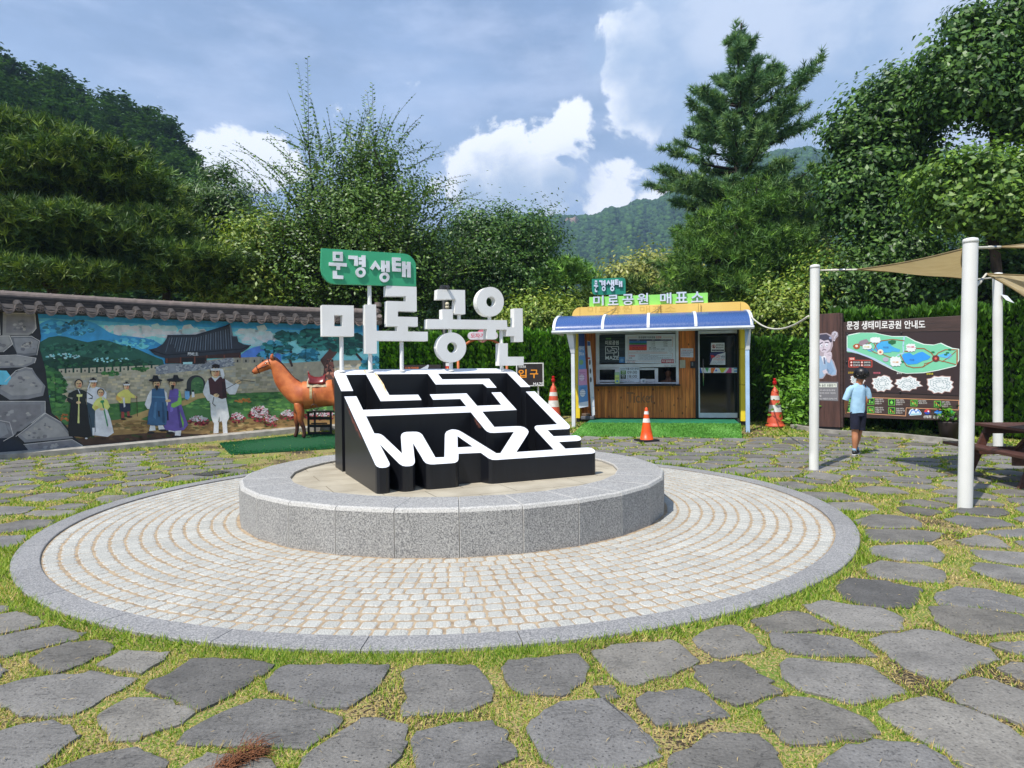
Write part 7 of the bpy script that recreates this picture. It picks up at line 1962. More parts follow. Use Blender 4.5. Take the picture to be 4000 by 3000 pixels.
def picnic():
 u = Vector((.119, .993, 0)).normalized(); v = Vector((u.y, -u.x, 0))
 o = Vector((6.40, 9.70, 0)) + v * .75
 root = empty('picnic_table', o - u * .9, 'dark brown wooden picnic table with attached benches under the shade sail', 'picnic table')
 wd = mat('picnic_wood', (96, 60, 50), (62, 38, 32), scale=2.2, rough=.5, stretch=(9, 1, 9), bump=.4, lo=.3, hi=.7)
 P = lambda a, b, z: o + u * a + v * b + Vector((0, 0, z))
 g = 0.
 T = lambda a, b, z: P(a, b, z)
 for k in range(5):
  mb = MB(); b0 = -.40 + k * .161; mb.box(-1.75, -.12, b0, b0 + .155, .70, .74, 0, T); mb.build('table_plank', root, (wd,), bevel=.006)
 for s in (-1, 1):
  for k in range(2):
   mb = MB(); b0 = s * .61 - .13 + k * .134; mb.box(-1.85, .0, b0, b0 + .128, .415, .455, 0, T); mb.build('bench_plank', root, (wd,), bevel=.006)
 for a in (-.35, -1.55):
  mb = MB(); mb.box(a - .02, a + .02, -.70, .70, .30, .413, 0, T); mb.build('bench_beam', root, (wd,), bevel=.004)
  mb = MB(); mb.box(a - .02, a + .02, -.36, .36, .60, .698, 0, T); mb.build('table_beam', root, (wd,), bevel=.004)
  for s in (-1, 1):
   mb = MB(); vs = [P(a + .021, s * .22, .66), P(a + .021, s * .34, .66), P(a + .021, s * .62, 0), P(a + .021, s * .50, 0)]
   vs += [q + u * .045 for q in vs]
   mb.add(vs, [(0, 1, 2, 3), (7, 6, 5, 4), (0, 4, 5, 1), (1, 5, 6, 2), (2, 6, 7, 3), (3, 7, 4, 0)]); mb.build('leg', root, (wd,), bevel=.004)
 for s in (-1, 1):
  mb = MB(); vs = [P(-.95 + s * .05, -.03, .69), P(-.95 + s * .13, -.03, .69), P(-.95 + s * .58, -.03, .34), P(-.95 + s * .50, -.03, .34)]; vs += [q + v * .06 for q in vs]
  mb.add(vs, [(0, 1, 2, 3), (7, 6, 5, 4), (0, 4, 5, 1), (1, 5, 6, 2), (2, 6, 7, 3), (3, 7, 4, 0)]); mb.build('brace', root, (wd,))
picnic()
def cone_small():
 x, y, z = ground(2526, 1724)
 root = empty('traffic_cone', (x, y, z), 'bright orange traffic cone with two white bands on a black base before the ramp', 'traffic cone')
 org = mat('cone_orange', (244, 92, 24), (232, 80, 18), scale=4, rough=.4); wh = mat('cone_white', (236, 236, 232), (214, 212, 206), scale=9, rough=.5); bk = mat('cone_base', (26, 26, 28), (16, 16, 18), scale=12, rough=.7)
 h = .74; R0, R1 = .150, .026
 rr = lambda t_: R0 + (R1 - R0) * t_
 segs = [(.045, .30, org), (.30, .40, org), (.44, .56, wh), (.56, .68, org), (.68, .80, wh), (.80, 1, org)]
 mb = MB(); c = (x, y, z); mb.lathe(c, [(rr(0) + .01, .04)] + [(rr(t_), t_ * h) for t_ in (.06, .3, .55, .8, .97)] + [(R1 * .7, h), (R1 * .5, h)], 28); o = mb.build('cone_body', root, (org,), smooth=True)
 for a, b in ((.56, .68), (.80, .89)):
  mb = MB(); n = 28; vs = [(x + (rr(t_) + .0025) * math.cos(2 * math.pi * k / n), y + (rr(t_) + .0025) * math.sin(2 * math.pi * k / n), z + t_ * h) for t_ in (a, b) for k in range(n)]
  mb.add(vs, [(k, (k + 1) % n, n + (k + 1) % n, n + k) for k in range(n)]); mb.build('reflective_band', root, (wh,), smooth=True)
 mb = MB(); L = [(-.22, -.17), (-.17, -.22), (.17, -.22), (.22, -.17), (.22, .17), (.17, .22), (-.17, .22), (-.22, .17)]
 ca, sa = math.cos(.35), math.sin(.35)
 L = [(a * ca - b * sa, a * sa + b * ca) for a, b in L]
 extrude(mb, [L], lambda a, b, d: (x + a, y + b, z + d), .045, .004); mb.build('base', root, (bk,), bevel=.008)
cone_small()
def cone_big(px, py, label, hh, first=None):
 x, y, z = ground(px, py)
 if first is not None:
  c = copy_tree(first); c.location = (x, y, z); c['label'] = label; c.rotation_euler = (0, 0, .3); return c
 root = empty('warning_cone', (x, y, z), label, 'traffic cone', 'tall warning cones with red lamps')
 org = mat('big_cone_orange', (214, 92, 62), (190, 76, 52), scale=4, rough=.5); wh = mat('big_cone_white', (226, 224, 220), (200, 198, 192), scale=9, rough=.5)
 h = .92; R0, R1 = .20, .075
 rr = lambda t_: R0 + (R1 - R0) * t_
 n = 32; c = (x, y, z)
 mb = MB(); mb.lathe(c, [(.235, 0), (.235, .03), (.215, .05), (rr(0), .055)] + [(rr(t_), .055 + t_ * (h - .055)) for t_ in np.linspace(.05, .92, 8)] + [(.055, h), (.03, h + .03), (.028, h + .09)], n); mb.build('cone_body', root, (org,), smooth=True)
 for a, b in ((.36, .56), (.70, .82)):
  mb = MB(); vs = [(x + (rr(t_) + .003) * math.cos(2 * math.pi * k / n), y + (rr(t_) + .003) * math.sin(2 * math.pi * k / n), z + .055 + t_ * (h - .055)) for t_ in (a, b) for k in range(n)]
  mb.add(vs, [(k, (k + 1) % n, n + (k + 1) % n, n + k) for k in range(n)]); mb.build('reflective_band', root, (wh,), smooth=True)
 mb = MB(); mb.tube([(x + .02, y - .088, z + h - .07), (x + .02, y - .095, z + h - .07)], .022, 14); mb.build('reflector', root, (mat('reflector_red', (140, 40, 30), rough=.2),))
 mb = MB(); mb.lathe((x, y, z + h + .09), [(.034, 0), (.034, .02), (.03, .025)], 16); mb.build('lamp_socket', root, (mat('socket_orange', (232, 130, 80), rough=.4),), smooth=True)
 red = mat('lamp_red', (200, 16, 20), (150, 8, 14), scale=40, rough=.15)
 mb = MB(); mb.lathe((x, y, z + h + .115), [(.042, 0), (.047, .02), (.044, .09), (.036, .12), (.04, .125), (.04, .15), (.03, .16), (.002, .162)], 18)
 for k in range(9):
  a = 2 * math.pi * k / 9; mb.tube([(x + .046 * math.cos(a), y + .046 * math.sin(a), z + h + .13), (x + .044 * math.cos(a), y + .044 * math.sin(a), z + h + .2)], .005, 5)
 mb.build('lamp', root, (red,), smooth=True)
 return root
_cb = cone_big(3028, 1666, 'tall faded orange warning cone with red lamp beside the booth, near the map board', 1.2)
cone_big(2163, 1642, 'tall faded orange warning cone with red lamp between the maze sign and booth', 1.2, _cb)
def small_signs():
 Y = 17.6
 pl = Plane((0, Y), (1, 0))
 dk = mat('dark_sign', (52, 44, 42), (36, 30, 30), scale=3, rough=.5, stretch=(2, 2, 10)); wh = mat('sign_rim_white', (226, 226, 224), rough=.5)
 def zc(x, y): return pl.px(x, y)
 a, b = zc(2021, 1505), zc(2119, 1421)
 root = empty('entrance_sign', pl.P((a[0] + b[0]) / 2, .25), 'dark sign with orange Korean lettering in a white frame beside the hedge', 'sign')
 T = lambda s, d, z: pl.P(s, z, d)
 mb = MB(); mb.box(a[0], b[0], -.04, 0, a[1], b[1], 0, T); mb.build('board', root, (dk,))
 for x0, x1, z0, z1 in ((a[0] - .03, a[0], a[1] - .03, b[1] + .03), (b[0], b[0] + .03, a[1] - .03, b[1] + .03), (a[0] + .001, b[0] - .001, b[1] + .001, b[1] + .03), (a[0] + .001, b[0] - .001, a[1] - .03, a[1] - .001)):
  mb = MB(); mb.box(x0, x1, -.05, .012, z0, z1, 0, T); mb.build('frame', root, (wh,))
 for s in (a[0] + .1, b[0] - .14):
  mb = MB(); mb.box(s, s + .04, -.09, -.051, .0, b[1] - .1, 0, T); mb.build('post', root, (wh,))
 P = Paint(pl, (2280 - 2280, 0, 1), .003, .003)
 P.text("입", 2025, 1443, 2057, 1475, (250, 156, 40), 0, .04); P.text("구", 2070, 1444, 2102, 1477, (250, 156, 40), 0, .04); P.text("미로공원", 2026, 1428, 2054, 1437, (228, 228, 224), 0, .02)
 P.text("MAZE", 2083, 1494, 2122, 1507, (236, 236, 236), 6, .04); P.build('lettering', root, PRINT_M)
 c0 = zc(1877, 1310); root = empty('pottery_sign', pl.P(c0[0], .3), 'pink and white rounded sign on an orange hoop behind the Korean letters', 'sign')
 org = mat('hoop_orange', (200, 110, 60), rough=.6); pk = mat('badge_pink', (214, 110, 124), rough=.5); wt = mat('pill_white', (222, 214, 220), rough=.5)
 mb = MB(); L = circle2(*zc(1884, 1312), .17, .175, 28); extrude(mb, [L], lambda s, z, d: pl.P(s, z, d), .0, -.03); mb.build('badge', root, (pk,))
 e0, e1 = zc(1842, 1312), zc(1930, 1308); r_ = .105
 L = [(e0[0] + r_ * math.cos(t_), e0[1] + r_ * math.sin(t_)) for t_ in np.linspace(math.pi / 2, 3 * math.pi / 2, 12)] + [(e1[0] + r_ * math.cos(t_), e0[1] + r_ * math.sin(t_)) for t_ in np.linspace(-math.pi / 2, math.pi / 2, 12)]
 mb = MB(); extrude(mb, [L], lambda s, z, d: pl.P(s, z, d), .03, .003); mb.build('name_plate', root, (wt,))
 P = Paint(pl, (0, 0, 1), .033, .002); P.text("도자기", 1838, 1302, 1892, 1320, (206, 70, 90), 0, .03); P.build('lettering', root, PRINT_M)
 P = Paint(pl, (0, 0, 1), .003, .002); P.text("입구", 1872, 1326, 1896, 1335, (236, 220, 150), 0, .02); P.build('lettering', root, PRINT_M)
 mb = MB(); cx, cz = zc(1884, 1400); rad = .66
 mb.tube([pl.P(cx + rad * math.cos(t_), cz - .05 + rad * .9 * math.sin(t_), -.06) for t_ in np.linspace(.0, math.pi, 24)], .035, 8)
 for s in (-1, 1): mb.tube([pl.P(cx + s * rad, cz - .05, -.06), pl.P(cx + s * rad, .2, -.06)], .035, 8)
 mb.build('hoop', root, (org,), smooth=True)
 a, b = zc(1560, 1475), zc(1722, 1424)
 root = empty('pottery_maze_board', pl.P((a[0] + b[0]) / 2, .3), 'low dark board with small orange lettering just above the maze sign', 'sign')
 mb = MB(); mb.box(a[0], b[0], -.05, 0, a[1] - .9, b[1], 0, T); mb.build('board', root, (dk,))
 P = Paint(pl, (0, 0, 1), .003, .003); P.text("도자기미로", 1580, 1433, 1636, 1442, (226, 120, 60), 0, .03); P.poly([(1636, 1444), (1660, 1432), (1672, 1424), (1676, 1428), (1670, 1444)], (200, 206, 214), 1); P.build('lettering', root, PRINT_M)
 root = empty('extinguisher_sign', pl.P(zc(1748, 1440)[0], .3), 'small red and white fire extinguisher sign on a thin post', 'sign')
 mb = MB(); x_, z_ = zc(1748, 1440); mb.box(x_ - .05, x_ + .05, -.02, 0, z_ - .35, z_ + .12, 0, T); mb.build('plate', root, (mat('ext_red', (214, 50, 40), rough=.5),))
 P = Paint(pl, (0, 0, 1), .003, .003); P.rect(1741, 1418, 1755, 1430, (226, 226, 226), 0); P.poly([(1744, 1445), (1748, 1434), (1752, 1445), (1750, 1450), (1746, 1450)], (250, 190, 60), 0); P.build('print', root, PRINT_M)
 mb = MB(); mb.tube([(x_, Y + .03, 0), (x_, Y + .03, z_)], .02, 8); mb.build('post', root, (wh,))
 Yp = 18.2; q = at_y(1737, 1300, Yp); zt = at_y(1737, 1170, Yp)[2]
 root = empty('loudspeaker_post', (q[0], Yp, .3), 'dark metal post with two beige loudspeakers behind the sign letters', 'post')
 mt = mat('post_dark', (48, 50, 48), rough=.5, metal=.4)
 mb = MB(); mb.tube([(q[0], Yp, .1), (q[0], Yp, zt)], .07, 14); mb.build('post_tube', root, (mt,), smooth=True)
 for k, yy in enumerate((1190, 1202)):
  c = at_y(1746, yy, Yp - .14); mb = MB(); mb.tube([(c[0], Yp - .06, c[2]), (c[0] + .02, Yp - .22, c[2]), (c[0] + .02, Yp - .3, c[2])], [.03, .05, .055], 14); mb.build('loudspeaker', root, (mat('speaker_beige', (206, 196, 166), rough=.5),), smooth=True)
 c = at_y(1757, 1201, Yp - .1); mb = MB(); mb.box(c[0] - .08, c[0] + .08, Yp - .2, Yp - .06, c[2] - .05, c[2] + .03); mb.build('camera', root, (mt,), bevel=.02)
small_signs()
def extras():
 root = empty('drain_cover', ground(825, 1853), 'square grey metal drain grating set in the paving by the kerb', 'drain cover')
 L = [ground(*q) for q in ((752, 1859), (842, 1843), (902, 1847), (812, 1865))]
 m = mat('drain_metal', (132, 130, 124), (100, 98, 94), scale=10, rough=.6, metal=.5)
 a, b, c, d = [Vector((p[0], p[1], .024)) for p in L]
 mb = MB()
 for k in range(9):
  t0, t1 = k / 8.6, (k + .45) / 8.6
  mb.add([a.lerp(b, t0), a.lerp(b, t1), d.lerp(c, t1), d.lerp(c, t0)], [(0, 1, 2, 3)]); mb.add([a.lerp(d, t0), a.lerp(d, t1), b.lerp(c, t1), b.lerp(c, t0)], [(0, 1, 2, 3)])
 for i in range(9):
  mb.v[i * 8 + 4: i * 8 + 8] = [(x, y, z + .003) for x, y, z in mb.v[i * 8 + 4: i * 8 + 8]]
 mb.build('grating', root, (m,))
 mb = MB(); mb.add([tuple(Vector((p[0], p[1], .018))) for p in L], [(0, 1, 2, 3)]); mb.build('pit', root, (mat('pit_dark', (30, 28, 26), rough=.9),))
 root = empty('edging_stone', (8, 14.6, 0), 'low pale concrete edging running along the planted bed under the map board', 'edging')
 pts = [ground(*q) for q in ((3100, 1672), (3200, 1690), (3300, 1697), (3500, 1708), (3700, 1729), (3850, 1762))]
 mb = MB(); vs = []
 for k, p in enumerate(pts):
  q = pts[min(k + 1, len(pts) - 1)]; r_ = pts[max(k - 1, 0)]; t_ = Vector((q[0] - r_[0], q[1] - r_[1], 0)).normalized(); n = Vector((-t_.y, t_.x, 0)) * .1
  z = p[2]
  for s_, zz in ((-1, -.05), (-1, .09), (1, .09), (1, -.05)): vs.append((p[0] + n.x * s_, p[1] + n.y * s_, z + zz))
 mb.add(vs, [(4 * i + k, 4 * i + (k + 1) % 4, 4 * (i + 1) + (k + 1) % 4, 4 * (i + 1) + k) for i in range(len(pts) - 1) for k in range(4)] + [(0, 1, 2, 3)]); mb.build('kerb', root, (mat('edging_concrete', (160, 156, 146), (130, 126, 118), scale=6, rough=.9),))
 c = ground(935, 2990)
 root = empty('dry_root_clump', c, 'ragged clump of reddish brown dry roots lying on the turf', 'dry roots')
 mb = MB(); rn = random.Random(8); c = Vector(c)
 ax = Vector((.055, .07, 0))
 for k in range(330):
  t_ = rn.uniform(-1.1, .9); p = c + ax * t_ + Vector((rn.gauss(0, .018), rn.gauss(0, .018), .015 + abs(rn.gauss(0, .016))))
  d = (ax.normalized() * rn.uniform(.4, 1) + Vector((rn.gauss(0, .5), rn.gauss(0, .5), rn.gauss(0, .25)))).normalized() * rn.uniform(.02, .05)
  q = p + d + Vector((0, 0, rn.uniform(-.01, .02))); e = q + d * .7 + Vector((rn.gauss(0, .01), rn.gauss(0, .01), -.01))
  for v in (p, q, e): v.z = max(v.z, .004)
  mb.tube([p, q, e], [.0014, .0012, .0006], 4, cap=False)
 mb.build('roots', root, (mat('root_brown', (150, 96, 62), (92, 60, 40), scale=50, rough=.9),))
extras()
LEAF_M = attr_mat('leaf', rough=.45, var=.10, vscale=1.2, transl=.2, spec=.45)
NEEDLE_M = attr_mat('needle', rough=.55, var=.12, vscale=1.0, transl=.15, spec=.3)
BARK_M = mat('bark', (104, 84, 68), (58, 46, 38), scale=9, rough=.95, bump=1., stretch=(1, 1, .35))
BARK_D = mat('bark_dark', (66, 56, 50), (38, 32, 28), scale=9, rough=.95, bump=1., stretch=(1, 1, .35))
G = np.random.default_rng(21)
def unit(v): return v / np.maximum(np.linalg.norm(v, axis=1), 1e-9)[:, None]
def leaf_arrays(C, Nn, L, Wd, col, up=None):
 n = len(C)
 r_ = unit(G.normal(size=(n, 3))) if up is None else up
 T = unit(np.cross(Nn, r_)); B = np.cross(Nn, T)
 L = np.broadcast_to(L, n)[:, None] / 2; Wd = np.broadcast_to(Wd, n)[:, None] / 2
 V = np.stack([C - T * L, C - T * L * .05 + B * Wd + Nn * Wd * .35, C + T * L, C - T * L * .05 - B * Wd + Nn * Wd * .35], 1).reshape(-1, 3)
 return V, np.repeat(col, 4, 0)
def leaf_obj(name, C, Nn, L, Wd, col, parent, up=None, m=None):
 V, c = leaf_arrays(C, Nn, L, Wd, col, up)
 return np_mesh(name, V, np.arange(len(V)).reshape(-1, 4), (m or LEAF_M,), parent, c)
def pal(n, cols, var=.18):
 c = np.array([lin(q) for q in cols])
 k = G.integers(0, len(c), n)
 return c[k] * G.uniform(1 - var, 1 + var, (n, 1)) * [1.2, 1.1, .95]
def lobe(x, y, Y, rx, ry, rd=None):
 c = at_y(x, y, Y); k = Y / F
 return (c, np.array([rx * k, (rd or rx * .85) * k, ry * k]))
def crown_points(lobes, ncl, per, spread, flat=.6, shell=.35):
 w = np.array([l[1].prod() ** .66 for l in lobes]); w /= w.sum()
 k = G.choice(len(lobes), ncl, p=w)
 c = np.array([l[0] for l in lobes])[k]; r_ = np.array([l[1] for l in lobes])[k]
 d = unit(G.normal(size=(ncl, 3)))
 rad = np.abs(G.normal(.74, .27, ncl))
 cc = c + d * r_ * rad[:, None]
 s = spread * G.uniform(.5, 1.6, ncl)
 P = np.repeat(cc, per, 0); S = np.repeat(s, per)[:, None]
 o = G.normal(size=P.shape) * [1, 1, flat] * S * .45
 sp = unit(d + G.normal(size=d.shape) * .5 + [0, 0, -.1]); o += np.repeat(sp, per, 0) * G.uniform(-.3, 1.3, (len(P), 1)) * S * .9
 out = np.repeat(d, per, 0)
 return P + o, unit(out * .6 + o / S + [0, 0, .7] + G.normal(size=P.shape) * .55), np.repeat(G.uniform(.8, 1.2, ncl), per)[:, None], cc
def limb(mb, a, b, r0, r1, bend=.12, n=7):
 a, b = Vector(a), Vector(b); L = (b - a).length
 off = Vector((random.uniform(-1, 1), random.uniform(-1, 1), random.uniform(-.2, .8))) * L * bend
 P = [a.lerp(b, t) + off * math.sin(math.pi * t) for t in np.linspace(0, 1, n)]
 mb.tube(P, [r0 + (r1 - r0) * t for t in np.linspace(0, 1, n)], 8)
 return P
def broadleaf(name, label, base, lobes, cols, ncl=1100, per=22, spread=.5, L=.16, Wd=.085, trunk=.16, bark=None, cat='tree', group=None, twigs=26, flat=.6):
 z0 = float(gz(base[0], base[1])) - .1
 root = empty(name, (base[0], base[1], z0), label, cat, group)
 P, N, t, cc = crown_points(lobes, ncl, per, spread, flat)
 k = P[:, 2] > z0 + .1
 P, N, t = P[k], N[k], t[k]
 n = len(P)
 leaf_obj('crown', P, N, L * G.uniform(.7, 1.3, n), Wd * G.uniform(.7, 1.3, n), pal(n, cols) * t, root)
 mb = MB()
 cen = np.mean([l[0] for l in lobes], 0); zlow = min(l[0][2] - l[1][2] for l in lobes)
 fork = Vector((base[0] * .6 + cen[0] * .4, base[1] * .6 + cen[1] * .4, max(z0 + 1., min(zlow + .3, cen[2] - .5))))
 limb(mb, (base[0], base[1], z0), fork, trunk, trunk * .75, .03)
 for l in lobes: limb(mb, fork, l[0], trunk * .55, trunk * .12, .1)
 for q in G.choice(len(cc), min(twigs, len(cc)), replace=False):
  l = min(lobes, key=lambda l: np.linalg.norm(l[0] - cc[q])); limb(mb, l[0], cc[q], trunk * .16, .008, .12, 5)
 mb.build('trunk', root, (bark or BARK_M,), smooth=True)
 return root
def needle_tufts(tips, dirs, length, width, cols, per=13, spread=1.0):
 n = len(tips)
 T = np.repeat(tips, per, 0); D = np.repeat(dirs, per, 0)
 d = unit(D + G.normal(size=D.shape) * spread)
 L = (length * G.uniform(.7, 1.15, len(T)))[:, None] if np.isscalar(length) else (np.repeat(length, per) * G.uniform(.7, 1.15, len(T)))[:, None]
 s = unit(np.cross(d, G.normal(size=d.shape))) * width
 A = T - D * L * .25 * G.random((len(T), 1))
 V = np.stack([A - s * .5, A + s * .5, A + d * L + s * .15], 1).reshape(-1, 3)
 c = pal(n, cols, .16); c = np.repeat(np.repeat(c, per, 0) * G.uniform(.85, 1.15, (len(T), 1)), 3, 0)
 return V, c
def big_pine():
 Y = 24.5; b = at_y(2895, 1400, Y); x0, y0 = b[0], b[1]; z0 = float(gz(x0, y0)) - .2
 root = empty('pine_tree', (x0, y0, z0), 'tallest pine tree, rising above the ticket booth into the clouds', 'pine tree')
 zt = at_y(2890, 90, Y)[2]
 k = Y / F
 mb = MB(); P = [Vector((x0 + .12 * math.sin(z * .5), y0, z)) for z in np.linspace(z0, zt, 16)]
 mb.tube(P, list(np.linspace(.24, .03, 16)), 10)
 prof = [(95, 30, 40), (180, 70, 90), (250, 170, 130), (330, 190, 200), (420, 250, 330), (500, 300, 340), (580, 250, 190), (650, 400, 180), (720, 400, 300), (800, 320, 320), (900, 330, 330), (1000, 330, 330), (1100, 300, 330), (1180, 200, 300)]
 ys = [p[0] for p in prof]
 tips, dirs = [], []
 rn = random.Random(4)
 py = 100
 while py < 1200:
  nb = 4
  for j in range(nb):
   yy = py + rn.uniform(-18, 18)
   zb = at_y(2890, yy + 60, Y)[2]
   a = rn.uniform(0, 2 * math.pi)
   hw = (np.interp(yy, ys, [p[1] for p in prof]) if math.cos(a) < 0 else np.interp(yy, ys, [p[2] for p in prof])) * k
   Lb = hw * rn.uniform(.4, 1.08)
   if Lb < .3: Lb = .3
   d = Vector((math.cos(a), math.sin(a), 0))
   rise = .28 if py < 600 else .12
   pts = []
   for t in np.linspace(0, 1, 7):
    pts.append(Vector((x0, y0, zb)) + d * Lb * t + Vector((0, 0, Lb * (rise * t + .22 * t * t - .12 * t))))
   mb.tube(pts, list(np.linspace(.05 + Lb * .006, .012, 7)), 5, cap=False)
   nt_ = int(9 + Lb * 12)
   for q in range(nt_):
    t = rn.uniform(.22, 1) ** .8
    i = min(5, int(t * 6)); p = pts[i].lerp(pts[i + 1], t * 6 - i)
    sd = Vector((-d.y, d.x, 0)) * rn.choice((-1, 1))
    tw = (d * rn.uniform(.3, 1) + sd * rn.uniform(.2, 1.) + Vector((0, 0, rn.uniform(.0, .6)))).normalized()
    tl = rn.uniform(.15, .55) * (1.25 - t * .6) * min(1, Lb)
    e = p + tw * tl
    if rn.random() < .25: mb.tube([p, e], [.012, .006], 4, cap=False)
    for f_ in (1., .55):
     tips.append(p.lerp(e, f_)); dirs.append((tw + Vector((0, 0, .35))).normalized())
   tips.append(pts[-1]); dirs.append(d)
  py += 24 if py > 250 else 28
 for j in range(26):
  zz = zt - rn.uniform(0, .8); tips.append(Vector((x0 + rn.uniform(-.2, .2), y0 + rn.uniform(-.2, .2), zz))); dirs.append(Vector((rn.uniform(-.3, .3), rn.uniform(-.3, .3), 1)).normalized())
 tips = np.array([tuple(q) for q in tips]); dirs = np.array([tuple(q) for q in dirs])
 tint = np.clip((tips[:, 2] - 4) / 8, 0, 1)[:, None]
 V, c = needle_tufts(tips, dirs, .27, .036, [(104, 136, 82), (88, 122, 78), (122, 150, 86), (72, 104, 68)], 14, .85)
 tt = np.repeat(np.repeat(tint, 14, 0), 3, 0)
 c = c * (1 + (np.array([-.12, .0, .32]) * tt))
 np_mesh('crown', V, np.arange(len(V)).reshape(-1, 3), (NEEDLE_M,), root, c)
 mb.build('trunk', root, (BARK_D,), smooth=True)
 print('pine tufts', len(tips))
def pine_masses(label, base, lobes, cols, n_t, length=.22, width=.026, trunk=.2, shell=.3, per=12, group=None, name='pine_tree', flatten=True):
 z0 = float(gz(base[0], base[1])) - .1
 root = empty(name, (base[0], base[1], z0), label, 'pine tree', group)
 w = np.array([l[1].prod() ** .66 for l in lobes]); w /= w.sum()
 ncl = max(8, n_t // 9)
 k = G.choice(len(lobes), ncl, p=w); c = np.array([l[0] for l in lobes])[k]; r_ = np.array([l[1] for l in lobes])[k]
 d = unit(G.normal(size=(ncl, 3))); cc = c + d * r_ * (G.random(ncl) ** shell)[:, None]
 P = np.repeat(cc, 9, 0) + G.normal(size=(ncl * 9, 3)) * [.24, .24, .07]
 D = unit(np.repeat(d, 9, 0) * [.8, .8, .3] + [0, 0, .75] + G.normal(size=P.shape) * .3)
 V, col = needle_tufts(P, D, length * 1.1, width * 1.35, np.array(cols) * 1.18, per, .85)
 col *= np.repeat(np.repeat(G.uniform(.75, 1.25, (ncl, 1)), 9 * per, 0), 3, 0)
 np_mesh('crown', V, np.arange(len(V)).reshape(-1, 3), (NEEDLE_M,), root, col)
 mb = MB(); cen = np.mean([l[0] for l in lobes], 0); top = max(l[0][2] for l in lobes)
 ax = [Vector((base[0] + (cen[0] - base[0]) * t, base[1] + (cen[1] - base[1]) * t, z0 + (top - z0) * t)) for t in np.linspace(0, 1, 9)]
 mb.tube(ax, list(np.linspace(trunk, trunk * .3, 9)), 9)
 for l in lobes:
  t = np.clip((l[0][2] - .4 - z0) / (top - z0), .1, 1); i = min(7, int(t * 8)); a = ax[i].lerp(ax[i + 1], t * 8 - i); limb(mb, a, l[0], trunk * .35, .02, .06)
 for q in G.choice(ncl, min(40, ncl), replace=False):
  l = min(lobes, key=lambda l: np.linalg.norm(l[0] - cc[q])); limb(mb, l[0], cc[q], .03, .008, .08, 4)
 mb.build('trunk', root, (BARK_D,), smooth=True)
 return root
